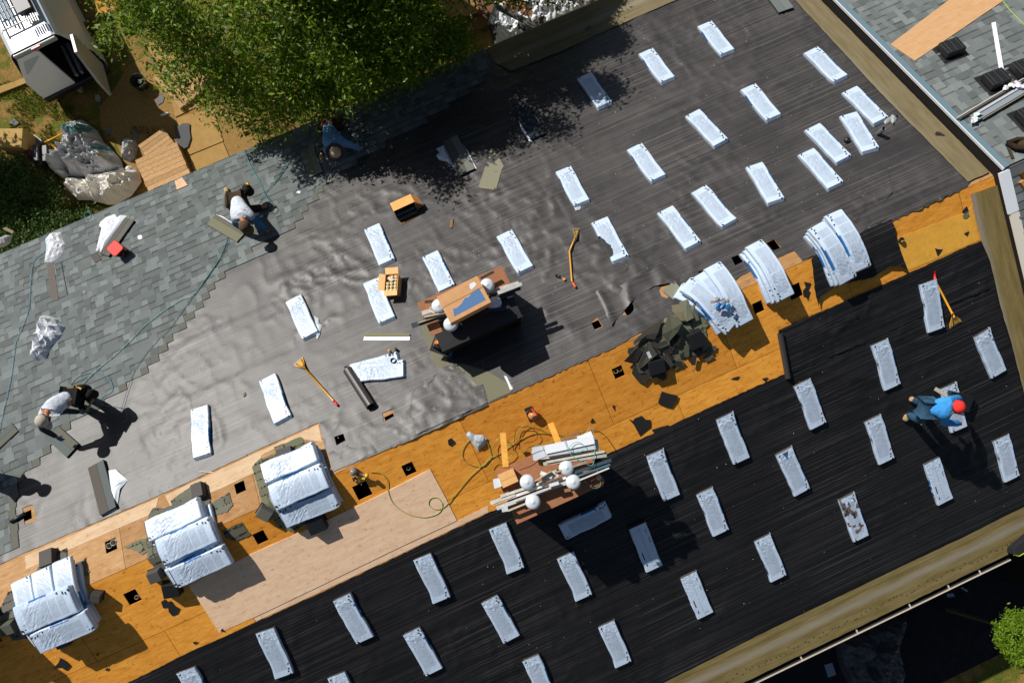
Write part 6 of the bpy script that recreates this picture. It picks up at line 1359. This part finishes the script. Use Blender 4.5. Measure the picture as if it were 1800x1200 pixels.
gpoly('wood_board', [(30, 276), (42, 271), (60, 285), (62, 292), (48, 290)], .15, .03, MT['wood'], (.30, .19, .12), 'brown board below the orange drum at the hedge edge', 'board')
gpoly('wood_board', [(4, 402), (10, 399), (24, 406), (22, 411)], 1.3, .03, MT['wood'], (.24, .19, .12), 'weathered board lying on the hedge near the left edge', 'board')
crumple('plastic_bag', 'clear plastic sack on the hedge at the left edge', 'bag', [(-4, 420), (10, 413), (22, 415), (18, 428), (8, 434), (-4, 436)], .25, (.40, .42, .43), 'tarp', 'ground', z=-5.3, res=.05, freq=4, seed=31)
# top: cardboard flats and shredded white wrappers
for i, (P, h_, cc, l) in enumerate([([(766, 15), (780, -20), (846, -20), (840, 22), (800, 35)], .25, (.30, .17, .07), 'flattened cardboard at the top edge, uppermost of three'), ([(790, 35), (862, 22), (856, 45), (822, 66), (800, 50)], .12, (.15, .075, .035), 'brown flattened cardboard lowest toward the roof edge'), ([(838, 0), (872, -15), (866, 22), (848, 26)], .34, (.17, .09, .05), 'brown flattened cardboard beside the shredded wrappers')]):
    gpoly('cardboard_flat', P, h_, .02, MT['card'], cc, l, 'cardboard')
def wcf(x, y, cc): 
    t = float(fbm(x * 2.6, y * 2.6, 51, 4)); return (.03, .03, .035) if t > .66 else ((.20, .11, .05) if t < .33 else cc)
crumple('wrapper_heap', 'heap of shredded white wrappers and roofing scraps beyond the eave at the top', 'rubbish heap', [(856, 40), (868, -25), (930, -40), (1075, -40), (1080, -5), (1040, 8), (890, 80), (870, 78)], .34, (.66, .68, .71), 'wrap', 'ground', res=.055, freq=4.5, seed=33, edge=.35, rough=1.3, colfn=wcf)
lay('board', 'long dark board lying across the shredded wrappers', 'board', (872, 12), (952, 52), -5.3, .16, .03, (.09, .085, .08), 'wood')
# lower right, in the building's shade
crumple('black_tarp', 'black plastic tarp heap in the shade below the gutter', 'tarp', [(1465, 1118), (1520, 1095), (1585, 1068), (1592, 1100), (1578, 1130), (1590, 1180), (1575, 1225), (1500, 1225), (1475, 1170)], .6, (.05, .055, .065), 'tarp', 'ground', res=.07, freq=2, seed=41, edge=.3)
gpoly('plastic_sheet', [(1449, 1168), (1463, 1164), (1470, 1185), (1456, 1190)], .02, .01, MT['gloss'], (.25, .3, .36), 'small pale panel on the shaded ground left of the black tarp', 'panel')
gpoly('plastic_sheet', [(1664, 1043), (1676, 1042), (1678, 1048), (1666, 1049)], .02, .01, MT['gloss'], (.3, .36, .42), 'tiny pale panel on the shaded ground below the gutter', 'panel')
gpoly('plastic_sheet', [(1688, 1033), (1691, 1031), (1702, 1037), (1700, 1040)], .02, .01, MT['gloss'], (.3, .36, .42), 'thin pale strip on the shaded ground right of the tiny panel', 'strip')
# black bag with lime piping on the eave membrane at the right edge
P = Vector(H(1786, 955, .02)); r = empty('work_bag', gframe(P, .15), 'black work bag with lime piping at the right edge on the eave membrane', 'bag')
m = MB(); m.prism([(-.27, -.04), (-.20, -.12), (.1, -.13), (.3, -.05), (.3, .12), (.0, .08), (-.2, .06)], 0, .22, (.02, .02, .022)); m.build('bag_body', MT['cloth'], r, bevel=.02)
m = MB(); m.tube([(-.27, -.05, .21), (-.2, -.125, .21), (0, -.14, .21), (.12, -.13, .21)], .010, (.45, .55, .02), 6); m.build('piping', MT['gloss'], r, True)
m = MB(); m.prism([(.0, -.02), (.12, -.12), (.3, -.04), (.3, .03), (.1, .0)], .222, .235, (.55, .62, .68)); m.build('side_panel', MT['gloss'], r)

# ================================================================== THE VAN
zr = GZ + 2.15; RL, RR = Vector(atz(17, 96, zr)), Vector(atz(96, 60, zr)); g1, g2 = Vector(atz(163, 100, GZ + .3)), Vector(atz(113, 0, GZ + .3)); fw = (g2 - g1).normalized()
lt = Vector((-fw.y, fw.x, 0)); rc = (RL + RR) / 2; hwid = abs((RR - RL).dot(lt)) / 2
Mv = Matrix(((fw.x, lt.x, 0, rc.x), (fw.y, lt.y, 0, rc.y), (0, 0, 1, GZ), (0, 0, 0, 1)))
van = empty('white_van', Mv, 'white work van with roof rack and open rear door at the top left', 'van')
WB = (.50, .54, .58); Lv = 4.6; wb = hwid + .34; zt = 2.15
sec = [(wb - .02, .25), (wb, .5), (wb, 1.0), (wb - .06, 1.25), (hwid + .06, 2.0), (hwid, 2.12), (hwid - .08, zt)]
m = MB(); xs = [0, .3, 1.5, 3.0, Lv]
for s_ in (-1, 1):
    k = len(m.v)
    for x in xs:
        for y, z in sec: m.v.append((x, s_ * y, z))
    n = len(sec)
    for i in range(len(xs) - 1):
        for j in range(n - 1):
            f = (k + i * n + j, k + (i + 1) * n + j, k + (i + 1) * n + j + 1, k + i * n + j + 1); m.face(f if s_ > 0 else f[::-1], WB)
m.poly([(0, -hwid + .08, zt), (Lv, -hwid + .08, zt), (Lv, hwid - .08, zt), (0, hwid - .08, zt)], (.52, .57, .63))
m.poly([(Lv, -wb, .25), (Lv, wb, .25), (Lv, hwid, zt), (Lv, -hwid, zt)], WB)
m.build('van_body', MT['gloss'], van, False)
m = MB()                                       # dark load space, floor and frame around the rear opening
m.poly([(.02, -wb + .04, .5), (.02, wb - .04, .5), (2, wb - .04, .5), (2, -wb + .04, .5)], (.03, .03, .03)); m.poly([(1.6, -wb + .04, .4), (1.6, wb - .04, .4), (1.6, hwid, 2.0), (1.6, -hwid, 2.0)], (.02, .02, .02))
m.box((.02, 0, .38), (.16, 2 * wb - .1, .2), (.03, .03, .03)); m.build('load_space', MT['dark'], van)
m = MB(); 
for yy in (-.2, -.35): m.box((.25, yy, .75), (.9, .06, .12), (.22, .25, .27))
m.build('load_rails', MT['gloss'], van)
m = MB(); m.box((-.03, 0, zt - .10), (.09, 2 * hwid - .05, .14), (.34, .36, .35)); m.build('rear_header', MT['gloss'], van, bevel=.03)
m = MB(); m.box((-.085, -.05 * hwid, zt - .06), (.03, .22, .07), (.70, .03, .03)); m.build('brake_light', MT['gloss'], van)
m = MB(); m.box((-.12, 0, .38), (.22, 2 * wb - .02, .2), (.025, .025, .027)); m.build('bumper', MT['black'], van, bevel=.03)
def door(name, M, col, win, parent):
    d = bpy.data.objects.new(name, None); 
    m = MB(); P = [(0, .48), (0, 1.95), (-.06, 2.02), (-hwid * .92, 2.02), (-wb * .98, 1.15), (-wb * .98, .48)]
    m.prism(P, -.035, .035, col, f=lambda x, y, z: tuple(M @ Vector((z + .16 * (1.2 - y) * 0 - .10 * max(0, 1.3 - y), x, y)))); o = m.build(name, MT['gloss'], parent)
    m = MB(); P = [(-.09, 1.22), (-.09, 1.86), (-hwid * .82, 1.86), (-wb * .86, 1.22)]
    m.prism(P, -.045, -.038, win, f=lambda x, y, z: tuple(M @ Vector((z, x, y)))); m.build('door_window', MT['gloss'], o); return o
# left door closed (pale), right door swung open
door('rear_door', Matrix.Translation((-.06, 0, 0)) @ Matrix.Scale(-1, 4, (0, 1, 0)), (.85, .88, .90), (.50, .58, .64), van)
door('rear_door', Matrix.Translation((-.06, -wb + .02, 0)) @ Matrix.Rotation(math.radians(-100), 4, 'Z') @ Matrix.Scale(-1, 4, (0, 1, 0)) @ Matrix.Diagonal((1, -1, 1, 1)), (.36, .38, .40), (.22, .25, .28), van)
# roof rack: rails, cross bars, box and pipes
for s_ in (-1, 1): m = MB(); m.tube([(.5, s_ * (hwid - .12), zt + .12), (4.2, s_ * (hwid - .12), zt + .12)], .022, (.70, .70, .66), 8); m.build('rack_rail', MT['gloss'], van, True)
for x in (.55, 1.0, 1.5, 2.0): m = MB(); m.tube([(x, -hwid + .12, zt + .12), (x, hwid - .12, zt + .12)], .018, (.72, .70, .62), 8); m.build('rack_bar', MT['gloss'], van, True)
m = MB(); m.box((1.05, -hwid * .45, zt + .16), (.70, .34, .16), (.02, .018, .016)); m.build('rack_box', MT['black'], van)
for i in range(7): m = MB(); y = -hwid * .78 + i * .055; m.box((.42 + .02 * (i % 3), y, zt + .2), (.22, .02, .04), (.62, .60, .54)); m.build('rack_fitting', MT['gloss'], van)
for i in range(5): y = hwid * (.15 + .14 * i); m = MB(); m.tube([(.62 + .07 * i, y, zt + .17), (3.2, y, zt + .17)], .024, (.30, .36, .42), 8); m.build('pipe_load', MT['gloss'], van, True)
for s_ in (-1, 1):
    m = MB(); m.lathe([(0, .1), (.2, .1), (.33, .08), (.34, -.1), (0, -.1)], (.02, .02, .02), 22, (1.0, s_ * (wb - .08), .34), Matrix.Rotation(PI / 2, 3, 'X')); m.build('wheel', MT['black'], van, True)
hp = Vector(atz(114, 62, GZ + 1.6))
P = atz(246, 146, GZ + .15); r = empty('rubbish_bucket', gframe((P[0], P[1], GZ)), 'black rubber bucket in the shade behind the van door', 'bucket'); m = MB(); m.lathe([(.17, .0), (.21, .30), (.195, .30), (.16, .05), (0, .05)], (.02, .02, .02), 18); m.build('bucket_body', MT['black'], r, True)
rag_mesh([(.04, .02, .16)], .11, (.2, .2, .16), 6).build('rubbish', MT['cloth'], r)
for q, l in (((138, 155), 'small white can in the van shadow, nearest the van'), ((170, 172), 'small white can in the van shadow, nearest the soil')):
    P = atz(*q); r = tag(gpoly('paint_can', [(q[0] - 3, q[1] - 5), (q[0] + 3, q[1] - 5), (q[0] + 3, q[1] + 4), (q[0] - 3, q[1] + 4)], .12, .12, MT['gloss'], (.3, .34, .36)), l, 'can')

# ================================================================== PEOPLE
def skin_obj(name, nodes, edges, mat, parent, col=None, sub=2):
    me = bpy.data.meshes.new(name); keys = list(nodes); me.from_pydata([tuple(nodes[k][0]) for k in keys], [(keys.index(a), keys.index(b)) for a, b in edges], [])
    o = bpy.data.objects.new(name, me); C.objects.link(o); o.parent = parent
    md = o.modifiers.new('skin', 'SKIN'); md.use_smooth_shade = True
    if not me.skin_vertices: bpy.context.view_layer.update()
    for i, k in enumerate(keys): r_ = nodes[k][1]; me.skin_vertices[0].data[i].radius = (r_, r_); me.skin_vertices[0].data[i].use_root = (i == 0)
    ss = o.modifiers.new('sub', 'SUBSURF'); ss.levels = sub; ss.render_levels = sub; me.materials.append(mat); return o
def person(label, J, shirt, pants, boots, face, cap=None, hair=(.03, .02, .015), skinmat=None, long=True, sleeve=None, belt=None, capc=None, glove=None, brim=None):
    """J: joints as (px, py, height above roof)"""
    q = {k: Vector(H(*v)) for k, v in J.items()}; base = (q['ftL'] + q['ftR']) / 2; base.z = -TT * abs(base.y)
    r = empty('person', Matrix.Translation(base), label, 'person'); P = {k: v - base for k, v in q.items()}
    N = {}; E = []
    ch, pe, nk, hd = P['chest'], P['pelvis'], P['neck'], P['head']; up = (nk - pe).normalized()
    side = (P['shR'] - P['shL']).normalized(); mid = pe.lerp(ch, .5) 
    N['pelvis'] = (pe, .125); N['waist'] = (mid, .115); N['chest'] = (ch, .135); N['neckb'] = (ch.lerp(nk, .6), .085); N['neck'] = (nk, .055)
    fdir = Vector(face).normalized(); N['skull'] = (hd, .095); N['jaw'] = (hd + fdir * .035 - (hd - nk).normalized() * .04, .062); N['nose'] = (hd + fdir * .115 - (hd - nk).normalized() * .02, .012)
    E += [('pelvis', 'waist'), ('waist', 'chest'), ('chest', 'neckb'), ('neckb', 'neck'), ('neck', 'jaw'), ('jaw', 'skull'), ('jaw', 'nose')]
    for s_ in 'LR':
        sh, el, ha = P['sh' + s_], P['el' + s_], P['ha' + s_]
        N['sh' + s_] = (sh, .066); N['ua' + s_] = (sh.lerp(el, .5), .052); N['el' + s_] = (el, .044); N['fa' + s_] = (el.lerp(ha, .5), .040); N['wr' + s_] = (ha, .028)
        d = (ha - el).normalized(); lat = d.cross(Vector((0, 0, 1)));
        if lat.length < .1: lat = d.cross(side)
        lat.normalize(); dn = d.cross(lat); dn = dn if dn.z < 0 else -dn
        N['pm' + s_] = (ha + d * .055, .034)
        E += [('chest', 'sh' + s_), ('sh' + s_, 'ua' + s_), ('ua' + s_, 'el' + s_), ('el' + s_, 'fa' + s_), ('fa' + s_, 'wr' + s_), ('wr' + s_, 'pm' + s_)]
        for i, (off, ln) in enumerate(((-.030, .060), (-.010, .072), (.010, .068), (.028, .052))):
            a_ = ha + d * .09 + lat * off; b_ = a_ + d * ln * .55 + dn * .012; c_ = b_ + d * ln * .3 + dn * ln * .45
            N['f%da' % i + s_] = (a_, .0105); N['f%db' % i + s_] = (b_, .009); N['f%dc' % i + s_] = (c_, .0075); E += [('pm' + s_, 'f%da' % i + s_), ('f%da' % i + s_, 'f%db' % i + s_), ('f%db' % i + s_, 'f%dc' % i + s_)]
        t0 = ha + d * .04 - lat * .045 + dn * .01; t1 = t0 + d * .035 - lat * .012 + dn * .015; N['ta' + s_] = (t0, .012); N['tb' + s_] = (t1, .010); E += [('pm' + s_, 'ta' + s_), ('ta' + s_, 'tb' + s_)]
        sg = 1 if s_ == 'R' else -1
        hip = pe + side * sg * .10; kn, ft = P['kn' + s_], P['ft' + s_]
        N['hp' + s_] = (hip, .092); N['th' + s_] = (hip.lerp(kn, .5), .078); N['kn' + s_] = (kn, .058); N['cf' + s_] = (kn.lerp(ft, .4), .052); N['an' + s_] = (ft, .038)
        to = J.get('to' + s_); tv = (Vector(H(*to)) - base) if to else ft + Vector(face).cross(side) * 0 + Vector((fdir.x, fdir.y, 0)).normalized() * .16
        N['to' + s_] = (tv, .036); E += [('pelvis', 'hp' + s_), ('hp' + s_, 'th' + s_), ('th' + s_, 'kn' + s_), ('kn' + s_, 'cf' + s_), ('cf' + s_, 'an' + s_), ('an' + s_, 'to' + s_)]
    body = skin_obj('body', N, E, MT[skinmat or 'skin'], r)
    # clothes follow the same joints, a little larger
    def sub(keys, edges, grow, name, mat, extra=None):
        M_ = {k: (N[k][0], N[k][1] + grow) for k in keys}
        if extra: M_.update(extra)
        return skin_obj(name, M_, edges, mat, r)
    ks = ['waist', 'chest', 'neckb']; ed = [('waist', 'chest'), ('chest', 'neckb')]
    ks.insert(0, 'pelvis'); ed.insert(0, ('pelvis', 'waist'))
    for s_ in 'LR':
        ks += ['sh' + s_, 'ua' + s_] + (['el' + s_, 'fa' + s_, 'wr' + s_] if long and not sleeve else []); ed += [('chest', 'sh' + s_), ('sh' + s_, 'ua' + s_)] + ([('ua' + s_, 'el' + s_), ('el' + s_, 'fa' + s_), ('fa' + s_, 'wr' + s_)] if long and not sleeve else [])
    sub(ks, ed, .030, 'shirt', shirt)
    if sleeve:
        for s_ in 'LR': sub(['sh' + s_, 'ua' + s_, 'el' + s_, 'fa' + s_, 'wr' + s_], [('sh' + s_, 'ua' + s_), ('ua' + s_, 'el' + s_), ('el' + s_, 'fa' + s_), ('fa' + s_, 'wr' + s_)], .014, 'sleeve', sleeve)
    ks = ['pelvis']; ed = []
    for s_ in 'LR': ks += ['hp' + s_, 'th' + s_, 'kn' + s_, 'cf' + s_, 'an' + s_]; ed += [('pelvis', 'hp' + s_), ('hp' + s_, 'th' + s_), ('th' + s_, 'kn' + s_), ('kn' + s_, 'cf' + s_), ('cf' + s_, 'an' + s_)]
    sub(ks, ed, .028, 'trousers', pants)
    for s_ in 'LR': sub(['an' + s_, 'to' + s_], [('an' + s_, 'to' + s_)], .020, 'boot', boots)
    if glove:
        for s_ in 'LR': sub(['wr' + s_, 'pm' + s_, 'f1b' + s_], [('wr' + s_, 'pm' + s_), ('pm' + s_, 'f1b' + s_)], .008, 'glove', glove)
    zc_ = ((hd - nk).normalized() + Vector((0, 0, 1.7))).normalized(); xc = (fdir - zc_ * fdir.dot(zc_)).normalized(); yc = zc_.cross(xc); RM = Matrix((xc, yc, zc_)).transposed()
    for s_ in (-1, 1):
        m = MB(); m.lathe([(0, .012), (.009, .006), (.012, 0), (.009, -.006), (0, -.012)], [(.02, .015, .01), (.7, .68, .64), (.7, .68, .64), (.7, .68, .64)], 8, hd + xc * .088 + yc * s_ * .032 - zc_ * .0, Matrix((zc_.cross(yc), yc, xc)).transposed()); m.build('eye', MT['gloss'], r, True)
        m = MB(); m.lathe([(0, .012), (.022, .008), (.026, -.01)], (.5, .3, .2), 10, hd + yc * s_ * .095 - zc_ * .02, Matrix((xc, zc_, yc * s_)).transposed()); m.build('ear', MT['skin'], r, True)
    m = MB(); m.lathe([(0, .112), (.06, .098), (.095, .055), (.106, .0), (.098, -.045), (.07, -.075)], hair, 18, hd - xc * .012, RM); m.build('hair', MT['cloth'], r, True)
    if cap:
        m = MB(); m.lathe([(0, .130), (.05, .124), (.092, .095), (.116, .045), (.120, .01), (.112, .008)], cap, 24, hd - xc * .005 + zc_ * .01, RM); cp = m.build('cap', MT['cloth'], r, True)
        m = MB()
        if brim == 'wide':
            m.lathe([(.112, .02), (.16, .015), (.195, .035), (.20, .04), (.195, .028), (.16, .005), (.112, .0)], [(.10, .06, .05), (.10, .06, .05), (.12, .26, .50), (.12, .26, .50), (.1, .2, .4), (.1, .2, .4)], 26, hd + zc_ * .01, RM)
        else:
            k = 9; P0 = []
            for i in range(k):
                t = -1.0 + 2.0 * i / (k - 1); P0.append(((.112 * math.cos(t), .112 * math.sin(t), .02), ((.112 + .085 * math.cos(t * 1.1)) * math.cos(t * .8) , .125 * math.sin(t) , .005)))
            vv = []
            for a_, b_ in P0: vv += [tuple(hd + RM @ Vector(a_)), tuple(hd + RM @ Vector(b_))]
            m.v = vv + [tuple(Vector(v) + zc_ * -.008) for v in vv]
            for i in range(k - 1): m.face((2 * i, 2 * i + 1, 2 * i + 3, 2 * i + 2), capc or cap); n_ = 2 * k; m.face((n_ + 2 * i, n_ + 2 * i + 2, n_ + 2 * i + 3, n_ + 2 * i + 1), capc or cap); m.face((2 * i + 1, n_ + 2 * i + 1, n_ + 2 * i + 3, 2 * i + 3), capc or cap)
        m.build('brim', MT['cloth'], cp, True)
    return r, P, base
def clothm(n, col, v=.18): return mk(n, col, .9, var=(14, v), bump=(16, .7, .02), spec=.15)
Mwhite = clothm('white_shirt', (.56, .60, .66)); Mblack = clothm('black_cloth', (.012, .012, .014)); Mdkgrey = clothm('grey_sleeve', (.05, .05, .055)); Mjean = clothm('jeans', (.03, .075, .13)); Mblue = clothm('blue_jumper', (.05, .29, .66), .14)
Mbrown = clothm('brown_trousers', (.055, .035, .022)); Mboot = clothm('tan_boot', (.40, .27, .14)); Mdboot = clothm('dark_boot', (.03, .022, .016)); Mglove = clothm('blue_glove', (.02, .20, .42)); Mpale = clothm('pale_blue_shirt', (.16, .32, .52), .25); Mteal = clothm('blue_sleeve', (.05, .18, .32))
# 1: beige cap, bending over at the left
r1, P1_, b1 = person('person in white shirt and beige cap bending over the stepped shingle edge',
    dict(pelvis=(127, 696, .86), chest=(98, 708, 1.06), neck=(84, 722, 1.08), head=(77, 738, 1.04), shL=(78, 722, 1.04), shR=(98, 724, 1.0), elL=(72, 752, .72), haL=(100, 768, .40), elR=(116, 722, .72), haR=(140, 724, .42),
         knL=(128, 706, .48), ftL=(140, 712, .06), knR=(140, 690, .48), ftR=(152, 697, .06), toL=(148, 724, .04), toR=(160, 708, .04)), Mwhite, Mblack, Mdboot, (.3, -.6, -.75), cap=(.46, .40, .32), sleeve=Mdkgrey, glove=Mglove, capc=(.42, .37, .30))
def attach_tool(r, base, A, name, build, h=0):
    pass
m = MB(); pz = P1_['pelvis']
m.tube([pz + Vector((-.16, .05, .03)), pz + Vector((-.04, .14, .06)), pz + Vector((.12, .12, .05))], .035, (.16, .11, .06), 8); m.build('tool_belt', MT['cloth'], r1, True)
m = MB(); m.lathe([(0, .12), (.08, .11), (.10, .0), (.09, -.14)], (.02, .017, .015), 12, pz + Vector((.2, .04, -.02))); m.lathe([(0, .1), (.07, .09), (.09, -.0), (.08, -.14)], (.02, .017, .015), 12, pz + Vector((.28, -.08, -.05))); m.build('pouch', MT['cloth'], r1, True)
m = MB(); m.tube([pz + Vector((.16, .1, .10)), pz + Vector((.24, .02, .10))], .02, (.65, .35, .03), 8); m.build('tape_measure', MT['gloss'], r1, True)
lay('hammer', 'tan hammer with teal grip held by the beige capped worker', 'hammer', (153, 722), (164, 702), H(157, 712, .45)[2], .03, .03, (.55, .36, .12), 'gloss')
# 2: white shirt, kneeling
r2, P2x, b2 = person('person in white shirt kneeling among air hoses at the edge of the laid shingles',
    dict(pelvis=(417, 350, .50), chest=(422, 371, .66), neck=(427, 386, .66), head=(431, 398, .60), shL=(414, 383, .62), shR=(440, 378, .62), elL=(412, 393, .36), haL=(425, 402, .10), elR=(456, 392, .36), haR=(469, 405, .10),
         knL=(402, 362, .10), ftL=(400, 340, .08), knR=(437, 368, .10), ftR=(462, 364, .10), toL=(397, 330, .06), toR=(470, 360, .06)), Mwhite, Mbrown, Mboot, (.35, -.5, -.8), cap=(.10, .06, .035), sleeve=Mteal, capc=(.20, .12, .03))
m = MB(); pz = P2x['pelvis']
m.tube([pz + Vector((-.18, .04, .0)), pz + Vector((-.05, .13, .03)), pz + Vector((.14, .10, .02))], .04, (.07, .045, .025), 8); m.build('tool_belt', MT['cloth'], r2, True)
m = MB(); m.lathe([(0, .09), (.08, .08), (.11, -.02), (.10, -.16)], (.02, .017, .014), 12, pz + Vector((.26, .10, .02))); m.build('pouch', MT['cloth'], r2, True)
m = MB(); m.tube([pz + Vector((.30, .16, .12)), pz + Vector((.36, .14, .13))], .03, (.70, .40, .03), 8); m.build('tape_measure', MT['gloss'], r2, True)
P = Vector(H(456, 380, .03)); r = empty('white_glove', gframe(P), 'crumpled white glove between the arms of the kneeling worker', 'glove'); rag_mesh([(0, .05, 0), (.03, -.03, 0)], .07, (.55, .57, .6), 4, 8).build('glove_body', MT['cloth'], r)
# 3: in the leaf shade, wide hat
r3, P3x, b3 = person('person in pale blue shirt and wide hat kneeling in leaf shade',
    dict(pelvis=(577, 222, .48), chest=(584, 247, .58), neck=(588, 259, .58), head=(590, 268, .56), shL=(572, 252, .54), shR=(604, 252, .54), elL=(572, 262, .32), haL=(584, 282, .06), elR=(620, 256, .32), haR=(634, 262, .08),
         knL=(571, 240, .10), ftL=(565, 272, .06), knR=(600, 225, .10), ftR=(592, 208, .10), toL=(567, 282, .05), toR=(588, 200, .08)), Mpale, Mbrown, Mboot, (.1, -.6, -.8), cap=(.55, .42, .27), capc=(.1, .2, .4), brim='wide')
lay('hammer', 'orange handled knife at the hat brim of the shaded worker', 'knife', (590, 283), (590, 292), H(590, 287, .04)[2], .02, .02, (.75, .30, .05), 'gloss')
# 4: blue jumper, red cap
r4, P4x, b4 = person('person in blue jumper, jeans and red cap bending over a bundle on the black slope',
    dict(pelvis=(1630, 716, .86), chest=(1660, 716, 1.06), neck=(1674, 716, 1.10), head=(1682, 715, 1.14), shL=(1668, 704, 1.06), shR=(1660, 732, 1.0), elL=(1684, 700, .80), haL=(1688, 708, .48), elR=(1658, 742, .70), haR=(1686, 744, .42),
         knL=(1618, 707, .46), ftL=(1608, 704, .08), knR=(1617, 738, .44), ftR=(1596, 728, .08), toL=(1600, 700, .10), toR=(1590, 740, .05)), Mblue, Mjean, Mboot, (.5, -.25, -.85), cap=(.78, .04, .03), capc=(.75, .03, .02))
m = MB(); m.lathe([(0, .03), (.09, .02), (.12, -.01)], (.45, .40, .32), 12, P4x['neck'] + Vector((-.06, .02, .03))); m.build('collar_scarf', MT['cloth'], r4, True)
lay('metal_angle', 'pale metal angle in the left hand of the worker in blue', 'metal angle', (1643, 683), (1664, 696), H(1655, 690, .8)[2], .07, .02, (.40, .36, .28), 'gloss')

# 5: stands just past the left edge; only the shadow reaches in
person('person standing just past the left edge whose shadow falls on the shingles',
    dict(pelvis=(-62, 815, .9), chest=(-72, 800, 1.15), neck=(-76, 795, 1.3), head=(-80, 790, 1.42), shL=(-84, 800, 1.2), shR=(-66, 790, 1.2), elL=(-88, 815, .95), haL=(-70, 825, .75), elR=(-55, 800, .95), haR=(-45, 812, .75),
         knL=(-55, 832, .48), ftL=(-42, 846, .05), knR=(-48, 818, .48), ftR=(-34, 830, .05), toL=(-34, 856, .04), toR=(-26, 838, .04)), Mdkgrey, Mjean, Mdboot, (.6, -.6, -.4), cap=(.1, .1, .1))
P_ = [atz(q[0], q[1]) for q in ((1100, 1230), (1350, 1120), (1790, 900), (1900, 930), (1900, 1040), (1600, 1240), (1100, 1400))]
m = MB(); m.poly([(XL, YD + .6, GZ), (14, YD + .6, GZ), (14, -10.45, GZ), (XL, -10.45, GZ)][::-1] if False else [(XL, -10.45, GZ), (14, -10.45, GZ), (14, YD + .6, GZ), (XL, YD + .6, GZ)], (.03, .03, .03)); tag(m.build('shade_patch', mk('painted_shade', (.022, .022, .024), .95, var=(6, .3), bump=(80, .4, .005), spec=.1)), kind='structure')  # near-black ground patch that paints in the building's shade below the lower eave

gpoly('orange_sheet', [(158, -25), (205, -25), (206, 14), (184, 24), (172, 22)], .5, .02, MT['card'], (.55, .24, .05), 'orange brown sheet at the top edge between the van and the tree', 'sheet')
